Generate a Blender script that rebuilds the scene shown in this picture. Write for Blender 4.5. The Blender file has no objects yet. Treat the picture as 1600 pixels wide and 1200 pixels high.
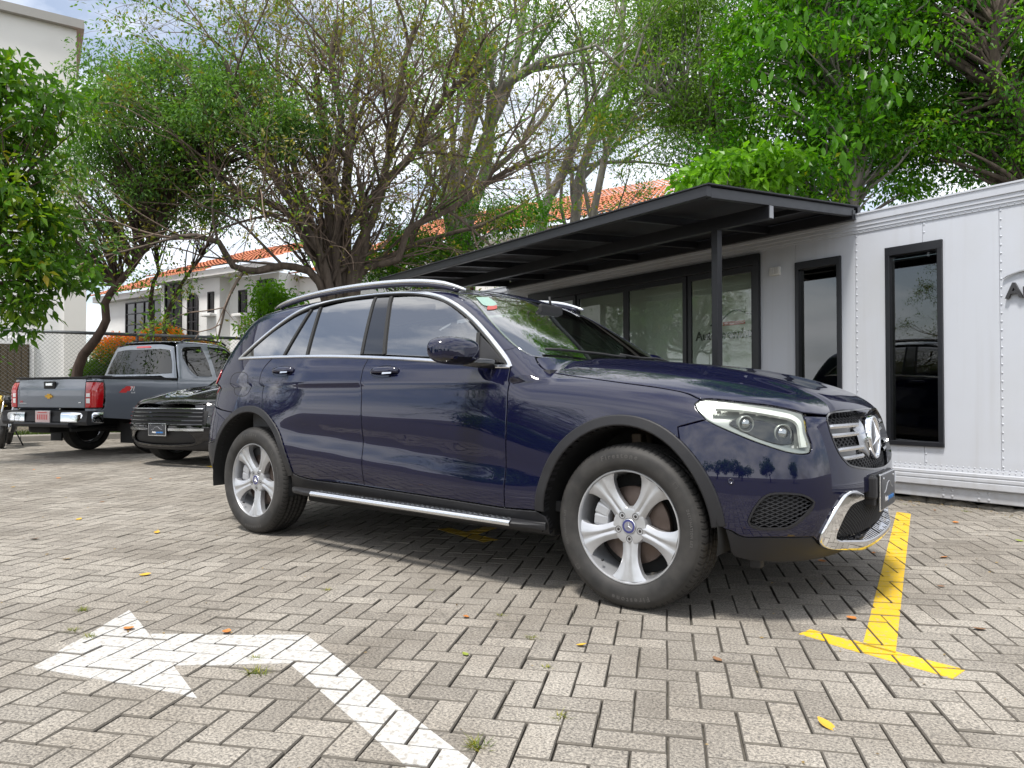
import bpy, bmesh, math, random
import numpy as np
from mathutils import Vector, Matrix, noise as mnoise
from mathutils.geometry import delaunay_2d_cdt

SC = bpy.context.scene
COL = SC.collection
R = math.radians
rng = np.random.default_rng(7)
random.seed(7)

# ------------------------------------------------------------------ camera
cam_d = bpy.data.cameras.new("camera")
cam = bpy.data.objects.new("camera", cam_d)
COL.objects.link(cam)
cam.location = (1.53733, -3.72784, 0.95362)
_yaw, _pitch, _roll = 2.22619157, 0.0128864, -0.00217774
_fw = Vector((math.cos(_pitch) * math.cos(_yaw), math.cos(_pitch) * math.sin(_yaw), math.sin(_pitch)))
_r = Vector((math.sin(_yaw), -math.cos(_yaw), 0))
_u = _r.cross(_fw)
_r2 = _r * math.cos(_roll) + _u * math.sin(_roll)
_u2 = _u * math.cos(_roll) - _r * math.sin(_roll)
cam.rotation_euler = Matrix((_r2, _u2, -_fw)).transposed().to_euler()
cam_d.sensor_width = 36.0
cam_d.sensor_fit = 'HORIZONTAL'
cam_d.lens = 1122.79 * 36.0 / 1600.0
cam_d.clip_start = 0.05
cam_d.clip_end = 2000
SC.camera = cam

# ------------------------------------------------------------------ sky and sun
SUN_EL, SUN_AZ = R(67), R(-85)          # azimuth measured from +X towards +Y: light comes from behind the camera
world = bpy.data.worlds.new("World")
SC.world = world
world.use_nodes = True
wn, wl = world.node_tree.nodes, world.node_tree.links
wn.clear()
wo = wn.new('ShaderNodeOutputWorld')
bg = wn.new('ShaderNodeBackground')
bg.inputs['Strength'].default_value = 0.15
sky = wn.new('ShaderNodeTexSky')
sky.sky_type = 'NISHITA'
sky.sun_disc = False
sky.sun_elevation = SUN_EL
sky.sun_rotation = math.pi / 2 - SUN_AZ
sky.air_density = 1.0
sky.dust_density = 1.5
tcw = wn.new('ShaderNodeTexCoord')
mpw = wn.new('ShaderNodeMapping')
mpw.inputs['Scale'].default_value = (1.0, 1.0, 2.2)
mpw.inputs['Location'].default_value = (8.023, 7.02, 19.483)
nzw = wn.new('ShaderNodeTexNoise')
nzw.inputs['Scale'].default_value = 2.3
nzw.inputs['Detail'].default_value = 7
nzw.inputs['Roughness'].default_value = 0.58
nzw.inputs['Distortion'].default_value = 0.4
rpw = wn.new('ShaderNodeValToRGB')
rpw.color_ramp.elements[0].position = 0.37
rpw.color_ramp.elements[0].color = (.22, .22, .22, 1)
rpw.color_ramp.elements[1].position = 0.53
nz2 = wn.new('ShaderNodeTexNoise')
nz2.inputs['Scale'].default_value = 3.0
nz2.inputs['Detail'].default_value = 6
rp2 = wn.new('ShaderNodeValToRGB')
rp2.color_ramp.elements[0].position = 0.34
rp2.color_ramp.elements[0].color = (7.0, 7.4, 8.2, 1)
rp2.color_ramp.elements[1].position = 0.60
rp2.color_ramp.elements[1].color = (11.4, 11.5, 11.7, 1)
mxw = wn.new('ShaderNodeMixRGB')
wl.new(tcw.outputs['Generated'], mpw.inputs['Vector'])
wl.new(mpw.outputs['Vector'], nzw.inputs['Vector'])
wl.new(mpw.outputs['Vector'], nz2.inputs['Vector'])
wl.new(nzw.outputs['Fac'], rpw.inputs['Fac'])
wl.new(nz2.outputs['Fac'], rp2.inputs['Fac'])
wl.new(rpw.outputs['Color'], mxw.inputs['Fac'])
wl.new(sky.outputs['Color'], mxw.inputs['Color1'])
wl.new(rp2.outputs['Color'], mxw.inputs['Color2'])
wl.new(mxw.outputs['Color'], bg.inputs['Color'])
wl.new(bg.outputs['Background'], wo.inputs['Surface'])

sun_d = bpy.data.lights.new("sun", 'SUN')
sun_d.energy = 4.3
sun_d.angle = R(9)
sun_d.color = (1.0, 0.96, 0.90)
sun = bpy.data.objects.new("sun", sun_d)
COL.objects.link(sun)
_sd = Vector((math.cos(SUN_EL) * math.cos(SUN_AZ), math.cos(SUN_EL) * math.sin(SUN_AZ), math.sin(SUN_EL)))
sun.rotation_euler = (-_sd).to_track_quat('-Z', 'Y').to_euler()
sun.location = (0, -8, 20)

SC.view_settings.view_transform = 'Standard'
SC.view_settings.look = 'None'
SC.view_settings.gamma = 1.0
SC.view_settings.use_curve_mapping = False
SC.view_settings.exposure = 0.16
SC.cycles.max_bounces = 10
SC.cycles.transparent_max_bounces = 16
SC.cycles.caustics_reflective = False
SC.cycles.caustics_refractive = False

# ------------------------------------------------------------------ materials
MATS = {}
def nodes_of(name):
    m = bpy.data.materials.new(name)
    m.use_nodes = True
    nt = m.node_tree
    b = nt.nodes['Principled BSDF']
    return m, nt.nodes, nt.links, b

def mat(name, col, rough=0.5, metal=0.0, coat=0.0, spec=0.5, var=0.0, scale=20.0, bump=0.0, bscale=200.0, emit=None, rvar=0.0, dirt=None):
    """Principled with noise colour variation, roughness variation, optional bump and dirt tint"""
    if name in MATS: return MATS[name]
    m, n, l, b = nodes_of(name)
    b.inputs['Base Color'].default_value = (*col, 1)
    b.inputs['Roughness'].default_value = rough
    b.inputs['Metallic'].default_value = metal
    b.inputs['Specular IOR Level'].default_value = spec
    if coat:
        b.inputs['Coat Weight'].default_value = coat
        b.inputs['Coat Roughness'].default_value = 0.02
        b.inputs['Coat IOR'].default_value = 1.62
    tc = n.new('ShaderNodeTexCoord')
    if var or rvar or dirt:
        nz = n.new('ShaderNodeTexNoise')
        nz.inputs['Scale'].default_value = scale
        nz.inputs['Detail'].default_value = 6
        nz.inputs['Roughness'].default_value = 0.6
        l.new(tc.outputs['Object'], nz.inputs['Vector'])
        if var:
            rp = n.new('ShaderNodeMapRange')
            rp.inputs[3].default_value = 1 - var
            rp.inputs[4].default_value = 1 + var
            l.new(nz.outputs['Fac'], rp.inputs[0])
            mu = n.new('ShaderNodeVectorMath'); mu.operation = 'SCALE'
            mu.inputs[0].default_value = col
            l.new(rp.outputs[0], mu.inputs['Scale'])
            out = mu.outputs[0]
            if dirt:
                nd = n.new('ShaderNodeTexNoise'); nd.inputs['Scale'].default_value = scale * .35; nd.inputs['Detail'].default_value = 8
                l.new(tc.outputs['Object'], nd.inputs['Vector'])
                rd = n.new('ShaderNodeValToRGB'); rd.color_ramp.elements[0].position = .5; rd.color_ramp.elements[1].position = .75
                l.new(nd.outputs['Fac'], rd.inputs['Fac'])
                md = n.new('ShaderNodeMixRGB'); md.inputs['Color2'].default_value = (*dirt[:3], 1)
                mf = n.new('ShaderNodeMath'); mf.operation = 'MULTIPLY'; mf.inputs[1].default_value = dirt[3]
                l.new(rd.outputs['Color'], mf.inputs[0]); l.new(mf.outputs[0], md.inputs['Fac'])
                l.new(out, md.inputs['Color1']); out = md.outputs['Color']
            l.new(out, b.inputs['Base Color'])
        if rvar:
            rr = n.new('ShaderNodeMapRange')
            rr.inputs[3].default_value = max(0.02, rough - rvar)
            rr.inputs[4].default_value = min(1, rough + rvar)
            l.new(nz.outputs['Fac'], rr.inputs[0])
            l.new(rr.outputs[0], b.inputs['Roughness'])
    if bump:
        nb = n.new('ShaderNodeTexNoise')
        nb.inputs['Scale'].default_value = bscale
        nb.inputs['Detail'].default_value = 4
        l.new(tc.outputs['Object'], nb.inputs['Vector'])
        bp = n.new('ShaderNodeBump')
        bp.inputs['Strength'].default_value = bump
        bp.inputs['Distance'].default_value = 0.005
        l.new(nb.outputs['Fac'], bp.inputs['Height'])
        l.new(bp.outputs['Normal'], b.inputs['Normal'])
    if emit:
        b.inputs['Emission Color'].default_value = (*emit[:3], 1)
        b.inputs['Emission Strength'].default_value = emit[3]
    MATS[name] = m
    return m

def glass_mat(name, tint, ior=1.6, base=0.0, rough=0.0, grime=0.0):
    """thin tinted pane: fresnel mirror over a tinted see-through layer"""
    if name in MATS: return MATS[name]
    m, n, l, b = nodes_of(name)
    n.remove(b)
    out = n['Material Output']
    tr = n.new('ShaderNodeBsdfTransparent'); tr.inputs[0].default_value = (*tint, 1)
    gl = n.new('ShaderNodeBsdfGlossy'); gl.inputs['Roughness'].default_value = rough
    fr = n.new('ShaderNodeFresnel'); fr.inputs['IOR'].default_value = ior
    mth = n.new('ShaderNodeMath'); mth.operation = 'ADD'; mth.use_clamp = True; mth.inputs[1].default_value = base
    ge = n.new('ShaderNodeNewGeometry')
    lw = n.new('ShaderNodeLayerWeight'); lw.inputs['Blend'].default_value = 0.5
    mx = n.new('ShaderNodeMixShader')
    # a thin sheet mirrors alike from both sides: undo the index flip on back faces
    io = n.new('ShaderNodeMix'); io.data_type = 'FLOAT'; io.inputs[2].default_value = ior; io.inputs[3].default_value = 1.0 / ior
    l.new(ge.outputs['Backfacing'], io.inputs[0]); l.new(io.outputs[0], fr.inputs['IOR'])
    l.new(fr.outputs[0], mth.inputs[0])
    l.new(mth.outputs[0], mx.inputs[0])
    l.new(tr.outputs[0], mx.inputs[1]); l.new(gl.outputs[0], mx.inputs[2])
    l.new(mx.outputs[0], out.inputs['Surface'])
    MATS[name] = m
    return m

# ------------------------------------------------------------------ object helpers
def link_mesh(name, me, parent=None, material=None):
    o = bpy.data.objects.new(name, me)
    COL.objects.link(o)
    if material is not None and not me.materials:
        me.materials.append(material)
    if parent is not None:
        o.parent = parent
    return o

def tag(o, label=None, cat=None, group=None, kind=None):
    if label: o['label'] = label
    if cat: o['category'] = cat
    if group: o['group'] = group
    if kind: o['kind'] = kind
    return o

def thing(name, label, cat, loc=(0, 0, 0), rz=0.0, group=None):
    o = bpy.data.objects.new(name, None)
    COL.objects.link(o)
    o.empty_display_size = 0.3
    o.location = loc
    o.rotation_euler = (0, 0, rz)
    return tag(o, label, cat, group)

def part_empty(name, parent, loc=(0, 0, 0), rot=(0, 0, 0)):
    o = bpy.data.objects.new(name, None)
    COL.objects.link(o)
    o.parent = parent
    o.location = loc
    o.rotation_euler = rot
    return o

def np_mesh(name, V, tris=None, quads=None, smooth=False, normals=None, attrs=None):
    """fast mesh from arrays"""
    me = bpy.data.meshes.new(name)
    V = np.asarray(V, np.float32)
    nt = 0 if tris is None else len(tris)
    nq = 0 if quads is None else len(quads)
    me.vertices.add(len(V)); me.vertices.foreach_set('co', V.ravel())
    idx = []
    if nt: idx.append(np.asarray(tris, np.int32).ravel())
    if nq: idx.append(np.asarray(quads, np.int32).ravel())
    idx = np.concatenate(idx)
    me.loops.add(len(idx)); me.loops.foreach_set('vertex_index', idx)
    me.polygons.add(nt + nq)
    st = np.concatenate([np.arange(nt) * 3, nt * 3 + np.arange(nq) * 4]).astype(np.int32)
    me.polygons.foreach_set('loop_start', st)
    me.polygons.foreach_set('use_smooth', np.full(nt + nq, bool(smooth)))
    if attrs:
        for k, (dom, arr) in attrs.items():
            a = me.attributes.new(k, 'FLOAT', dom)
            a.data.foreach_set('value', np.asarray(arr, np.float32))
    me.update(calc_edges=True)
    me.validate()
    if normals is not None:
        me.normals_split_custom_set_from_vertices([tuple(x) for x in normals])
    return me

class MB:
    """collects shapes, then links them as ONE mesh object"""
    def __init__(s): s.v = []; s.f = []; s.sm = []
    def add(s, V, Fs, smooth=False):
        o = len(s.v); s.v += [tuple(map(float, p)) for p in V]
        s.f += [tuple(i + o for i in q) for q in Fs]; s.sm += [smooth] * len(Fs)
        return s
    def box(s, c, d, rot=None, bev=0.0):
        """centre, full size; rot a 3x3 Matrix; bev chamfers the edges"""
        bm = bmesh.new(); bmesh.ops.create_cube(bm, size=1.0)
        bmesh.ops.scale(bm, vec=d, verts=bm.verts)
        if bev: bmesh.ops.bevel(bm, geom=bm.edges[:], offset=bev, segments=2, profile=.6, affect='EDGES')
        M = rot if rot is not None else Matrix.Identity(3)
        V = [M @ v.co + Vector(c) for v in bm.verts]; bm.verts.index_update()
        s.add(V, [[v.index for v in q.verts] for q in bm.faces]); bm.free(); return s
    def tube(s, pts, rad, n=8, cap=True, smooth=True):
        P = [Vector(p) for p in pts]; k = len(P)
        rads = rad if hasattr(rad, '__len__') else [rad] * k
        V = []; up = None
        for i in range(k):
            t = (P[min(i + 1, k - 1)] - P[max(i - 1, 0)]).normalized()
            if up is None: up = t.orthogonal().normalized()
            up = (up - t * up.dot(t)); up = up.normalized() if up.length > 1e-6 else t.orthogonal().normalized()
            b = t.cross(up)
            for j in range(n):
                a = 2 * math.pi * j / n
                V.append(P[i] + (up * math.cos(a) + b * math.sin(a)) * rads[i])
        Fs = [(i * n + j, i * n + (j + 1) % n, (i + 1) * n + (j + 1) % n, (i + 1) * n + j) for i in range(k - 1) for j in range(n)]
        if cap: Fs += [tuple(range(n))[::-1], tuple(range((k - 1) * n, k * n))]
        return s.add(V, Fs, smooth)
    def lathe(s, prof, axis='y', n=48, c=(0, 0, 0), smooth=True, closed=False):
        """prof: (radius, axial). axis y: axial is -y (outwards on the right side); axis z: axial is z"""
        V = []; m = len(prof)
        for i in range(n):
            a = 2 * math.pi * i / n
            for r_, h in prof:
                if axis == 'y': V.append((c[0] + r_ * math.cos(a), c[1] - h, c[2] + r_ * math.sin(a)))
                elif axis == 'x': V.append((c[0] + h, c[1] + r_ * math.cos(a), c[2] + r_ * math.sin(a)))
                else: V.append((c[0] + r_ * math.cos(a), c[1] + r_ * math.sin(a), c[2] + h))
        Fs = []
        mm = m if closed else m - 1
        for i in range(n):
            for j in range(mm):
                q = (i * m + j, ((i + 1) % n) * m + j, ((i + 1) % n) * m + (j + 1) % m, i * m + (j + 1) % m)
                Fs.append(q if axis != 'x' else q[::-1])
        return s.add(V, Fs, smooth)
    def prism(s, poly, a, b, plane='xz'):
        """polygon in a plane extruded from a to b along the missing axis"""
        def p3(p, h):
            return {'xz': (p[0], h, p[1]), 'xy': (p[0], p[1], h), 'yz': (h, p[0], p[1])}[plane]
        n = len(poly); V = [p3(p, a) for p in poly] + [p3(p, b) for p in poly]
        Fs = [tuple(range(n)), tuple(range(n, 2 * n))[::-1]] + [(i, i + n, (i + 1) % n + n, (i + 1) % n) for i in range(n)]
        return s.add(V, Fs)
    def grid(s, fn, nu, nv, smooth=True):
        V = [fn(i / (nu - 1), j / (nv - 1)) for i in range(nu) for j in range(nv)]
        Fs = [(i * nv + j, (i + 1) * nv + j, (i + 1) * nv + j + 1, i * nv + j + 1) for i in range(nu - 1) for j in range(nv - 1)]
        return s.add(V, Fs, smooth)
    def build(s, name, material, parent=None, recalc=True, mirror=False, angle=None):
        me = bpy.data.meshes.new(name)
        V = [(x, -y, z) for x, y, z in s.v] if mirror else s.v
        Fs = [q[::-1] for q in s.f] if mirror else s.f
        me.from_pydata(V, [], Fs)
        me.polygons.foreach_set('use_smooth', s.sm)
        if recalc:
            bm = bmesh.new(); bm.from_mesh(me)
            bmesh.ops.recalc_face_normals(bm, faces=bm.faces[:])
            bm.to_mesh(me); bm.free()
        if angle is not None:
            me.set_sharp_from_angle(angle=R(angle))
        me.update()
        return link_mesh(name, me, parent, material)

def text_mesh(body, size, depth=0.002, bold=0.0, spacing=1.0):
    """flat lettering as mesh data, baseline on x, extruded along z"""
    cu = bpy.data.curves.new('t', 'FONT'); cu.body = body; cu.size = size
    cu.extrude = depth; cu.offset = bold; cu.space_character = spacing
    cu.resolution_u = 3
    ob = bpy.data.objects.new('t', cu); COL.objects.link(ob)
    dg = bpy.context.evaluated_depsgraph_get()
    me = bpy.data.meshes.new_from_object(ob.evaluated_get(dg))
    bpy.data.objects.remove(ob)
    return me

def text_on(name, body, size, origin, xdir, updir, material, parent, depth=.001, bold=0.0, shear=0.0, center=False, spacing=1.0):
    me = text_mesh(body, size, depth, bold, spacing)
    X = Vector(xdir).normalized(); U = Vector(updir).normalized(); N = X.cross(U)
    cx = 0
    if center:
        xs = [v.co.x for v in me.vertices]; cx = (min(xs) + max(xs)) / 2
    for v in me.vertices:
        c = v.co
        v.co = Vector(origin) + X * (c.x - cx + shear * c.y) + U * c.y + N * c.z
    me.materials.clear(); me.materials.append(material)
    return link_mesh(name, me, parent)

def place_copy(src, parent=None):
    """a thing, its parts and their sub-parts copied, mesh data shared"""
    c = src.copy(); COL.objects.link(c)
    if parent is not None: c.parent = parent
    for ch in list(src.children): place_copy(ch, c)
    return c
# ------------------------------------------------------------------ body surface of the dark blue car (implicit, x forward, y left, z up)
def hermite(xs,ys):
    xs=np.array(xs,float);ys=np.array(ys,float)
    h=np.diff(xs);d=np.diff(ys)/h
    m=np.zeros_like(xs);m[1:-1]=np.where(d[:-1]*d[1:]>0,(h[1:]*d[:-1]+h[:-1]*d[1:])/(h[1:]+h[:-1]),(h[1:]*d[:-1]+h[:-1]*d[1:])/(h[1:]+h[:-1])*.35)
    m[0]=d[0];m[-1]=d[-1]
    def f(x):
        x=np.asarray(x,float);xc=np.clip(x,xs[0],xs[-1])
        i=np.clip(np.searchsorted(xs,xc,side='right')-1,0,len(h)-1)
        t=(xc-xs[i])/h[i]
        r=ys[i]*(1+2*t)*(1-t)**2+m[i]*h[i]*t*(1-t)**2+ys[i+1]*t*t*(3-2*t)+m[i+1]*h[i]*t*t*(t-1)
        return r+np.where(x<xs[0],(x-xs[0])*m[0],0)+np.where(x>xs[-1],(x-xs[-1])*m[-1],0)
    return f
def smax(a,b,k):
    h=np.maximum(k-np.abs(a-b),0)/k
    return np.maximum(a,b)+h*h*k*.25
def smin(a,b,k): return -smax(-a,-b,k)
def bump(x,c,w): return np.exp(-((x-c)/w)**2)
def sstep(x,a,b):
    t=np.clip((x-a)/(b-a),0,1);return t*t*(3-2*t)
S_=hermite([.2,.30,.36,.42,.48,.54,.57,.62,.665,.70,.76,.82,.88,.94,.98,1.0,1.02,1.04,1.10,1.16,1.25],
           [.83,.885,.910,.928,.940,.945,.944,.9355,.930,.932,.938,.939,.935,.9265,.920,.919,.9175,.911,.893,.872,.832])
# plain section used over front fender and rear quarter (no lower crease)
S2_=hermite([.2,.30,.38,.46,.54,.62,.70,.78,.86,.94,1.0,1.06,1.12,1.25],[.86,.905,.932,.944,.948,.946,.939,.928,.913,.894,.876,.850,.815,.70])
P_=hermite([-3.9,-3.7,-3.5,-3.3,-3.1,-2.8,-2.4,-2.0,-1.0,-.4,.1,.3,.5,.7,.9],[-.20,-.13,-.075,-.038,-.015,-.004,0,0,0,-.003,-.004,-.012,-.035,-.085,-.16])
def side_w(x,z):
    cr=-.075*(x+1.6)  # crease rises towards the rear
    w=sstep(x,-1.0,.12)+1-sstep(x,-2.75,-2.25)
    w=np.clip(w,0,1)
    zz=z-cr*sstep(z,1.0,.6)
    s=S_(zz)*(1-w)+S2_(z)*w
    return s+P_(x)+.012*bump(x,0,.5)*bump(z,.6,.3)+.010*bump(x,-2.87,.5)*bump(z,.65,.3)
# nose profile: x at y=0 by height
N_=hermite([.15,.22,.30,.38,.46,.54,.60,.68,.76,.84,.90,1.0],[.64,.74,.815,.850,.862,.864,.861,.852,.836,.810,.776,.69])
T_=hermite([.2,.30,.42,.55,.70,.85,1.0,1.10,1.16,1.3],[-3.45,-3.62,-3.74,-3.79,-3.77,-3.74,-3.71,-3.68,-3.62,-3.50])
def front(x,y,z):
    ya=np.abs(y)
    return x-(N_(z)-.17*ya**2.0-.30*ya**5)
def rear(x,y,z):
    ya=np.abs(y)
    return T_(z)+.13*ya**2+.2*ya**6-x
HC_=hermite([-.9,-.6,-.1,.2,.45,.62,.74,.82,.90],[1.16,1.145,1.112,1.075,1.02,.97,.925,.885,.83])
def hood_h(x,y):
    ya=np.abs(y)
    h=HC_(x)-.055*(ya/.75)**2-.05*np.clip(ya-.55,0,1)**2/.09
    h=h+.016*bump(ya,.33,.13)*sstep(x,.85,.4)
    return h
def top(x,y,z):
    ya=np.abs(y)
    cab=1.16-.02*(x+1.6)-.10*sstep(x,-3.2,-3.8)   # belt shelf under glasshouse
    w=sstep(x,-.95,-.5)
    return z-(cab*(1-w)+hood_h(x,y)*w)
def lower(x,y,z):
    s=np.abs(y)-side_w(x,z)
    f=smax(s,front(x,y,z),.20)
    f=smax(f,rear(x,y,z),.17)
    return smax(f,top(x,y,z)*.93,.07)
G_=hermite([1.0,1.1,1.2,1.3,1.4,1.5,1.58,1.66],[.918,.890,.853,.810,.763,.713,.668,.61])
GP_=hermite([-3.9,-3.7,-3.5,-3.3,-3.1,-2.8,-2.4,-2.0,-1.0,-.4,.1,.3,.5,.7,.9],[-.20,-.13,-.075,-.038,-.015,-.004,0,0,0,-.003,-.004,-.012,-.035,-.085,-.16])
R_=hermite([-3.6,-3.4,-3.2,-3.0,-2.6,-2.2,-1.8,-1.5,-1.3,-1.1,-.9],[1.505,1.550,1.582,1.605,1.632,1.642,1.638,1.624,1.598,1.558,1.50])
W_=hermite([1.0,1.1,1.2,1.3,1.4,1.5,1.6,1.7],[-.27,-.42,-.57,-.73,-.90,-1.07,-1.25,-1.44])
B_=hermite([1.0,1.1,1.2,1.3,1.4,1.5,1.56,1.65],[-3.68,-3.63,-3.57,-3.50,-3.42,-3.32,-3.25,-3.12])
def glass(x,y,z):
    ya=np.abs(y)
    s=ya-(G_(z)+GP_(x))
    r=z-(R_(x)-.045*(ya/.62)**2)
    w=(x-(W_(z)-.16*ya**2-.10*ya**4))*.62
    b=(B_(z)+.10*ya**2+.15*ya**4-x)*.8
    f=smax(s,w,.055)
    f=smax(f,b,.10)
    return np.maximum(smax(f,r,.07),1.02-z)
def FB(P):
    x,y,z=P[...,0],P[...,1],P[...,2]
    return smin(lower(x,y,z),glass(x,y,z),.02)
def grad(P,fn,e=2e-3):
    g=np.zeros_like(P)
    for i in range(3):
        d=np.zeros(3);d[i]=e
        g[...,i]=fn(P+d)-fn(P-d)
    return g/(np.linalg.norm(g,axis=-1,keepdims=True)+1e-12)
def cast(O,D,tmax,n=0,fn=None):
    """march each ray to the surface (the functions are close to distances), then polish by secant steps"""
    fn=fn or FB
    O=np.asarray(O,float);D=np.broadcast_to(np.asarray(D,float),O.shape)
    t=np.zeros(len(O));act=np.arange(len(O));v=np.full(len(O),1.0)
    for k in range(60):
        w=fn(O[act]+D[act]*t[act,None]);v[act]=w
        t[act]=np.clip(t[act]+np.clip(w,-.2,.5)*.85,0,tmax)
        act=act[np.abs(w)>(2e-5)]
        if len(act)==0: break
    P=O+D*t[:,None]
    P[(np.abs(v)>.004)|(t>=tmax-1e-6)]=np.nan
    return P

def crv(pts, step=0.015, closed=False):
    """Catmull-Rom through the points, resampled"""
    P = np.asarray(pts, float); k = len(P)
    if closed: Q = np.vstack([P[-1], P, P[0], P[1]])
    else: Q = np.vstack([2 * P[0] - P[1], P, 2 * P[-1] - P[-2]])
    out = []
    for i in range(k if closed else k - 1):
        a, b, c, d = Q[i], Q[i + 1], Q[i + 2], Q[i + 3]
        m = max(1, int(np.linalg.norm(c - b) / step))
        t = np.arange(m)[:, None] / m
        out.append(.5 * (2 * b + (c - a) * t + (2 * a - 5 * b + 4 * c - d) * t * t + (3 * b - a - 3 * c + d) * t ** 3))
    if not closed: out.append(P[-1:])
    return np.vstack(out)

def pin(q, poly):
    """points inside polygon"""
    x, y = q[:, 0], q[:, 1]; ins = np.zeros(len(q), bool); n = len(poly)
    for i in range(n):
        x1, y1 = poly[i]; x2, y2 = poly[(i + 1) % n]
        c = (y1 > y) != (y2 > y)
        with np.errstate(divide='ignore', invalid='ignore'):
            ins ^= c & (x < (x2 - x1) * (y - y1) / (y2 - y1 + 1e-15) + x1)
    return ins

def area2(p): return .5 * np.sum(p[:, 0] * np.roll(p[:, 1], -1) - np.roll(p[:, 0], -1) * p[:, 1])

def inset(p, d):
    """move a closed ccw outline inwards by d"""
    e = np.roll(p, -1, 0) - p; e /= np.linalg.norm(e, axis=1, keepdims=True) + 1e-12
    n = np.stack([-e[:, 1], e[:, 0]], 1)
    m = n + np.roll(n, 1, 0); m /= np.maximum(np.linalg.norm(m, axis=1, keepdims=True), .45)
    return p + m * d

def clean(p, tol=.004):
    keep = [p[0]]
    for q in p[1:]:
        if np.linalg.norm(q - keep[-1]) > tol: keep.append(q)
    if np.linalg.norm(keep[-1] - keep[0]) < tol: keep.pop()
    return np.array(keep)

class Cyl:                       # seen from the side, wrapped round the long axis
    def __init__(s, z0=.85, rad=.9): s.z0 = z0; s.rad = rad
    def to2(s, P): return np.stack([P[:, 0], s.rad * np.arctan2(P[:, 2] - s.z0, -P[:, 1])], 1)
    def cast(s, q, fn):
        th = q[:, 1] / s.rad
        d = np.stack([np.zeros(len(q)), -np.cos(th), np.sin(th)], 1)
        o = np.stack([q[:, 0], np.zeros(len(q)), np.full(len(q), s.z0)], 1) + d * 1.35
        return cast(o, -d, 1.3, 90, fn)
class Vert:                      # wrapped round an upright axis at x = xa
    def __init__(s, xa=0., rad=.8, sgn=1, reach=1.6): s.xa = xa; s.rad = rad; s.sgn = sgn; s.reach = reach
    def to2(s, P): return np.stack([s.rad * np.arctan2(-P[:, 1], (P[:, 0] - s.xa) * s.sgn), P[:, 2]], 1)
    def cast(s, q, fn):
        ph = q[:, 0] / s.rad
        d = np.stack([np.cos(ph) * s.sgn, -np.sin(ph), np.zeros(len(q))], 1)
        o = np.stack([np.full(len(q), s.xa), np.zeros(len(q)), q[:, 1]], 1) + d * s.reach
        return cast(o, -d, s.reach - .05, 110, fn)
class Top:
    def to2(s, P): return P[:, :2].copy()
    def cast(s, q, fn):
        o = np.stack([q[:, 0], q[:, 1], np.full(len(q), 1.9)], 1)
        return cast(o, [0, 0, -1.], 1.4, 110, fn)

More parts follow.
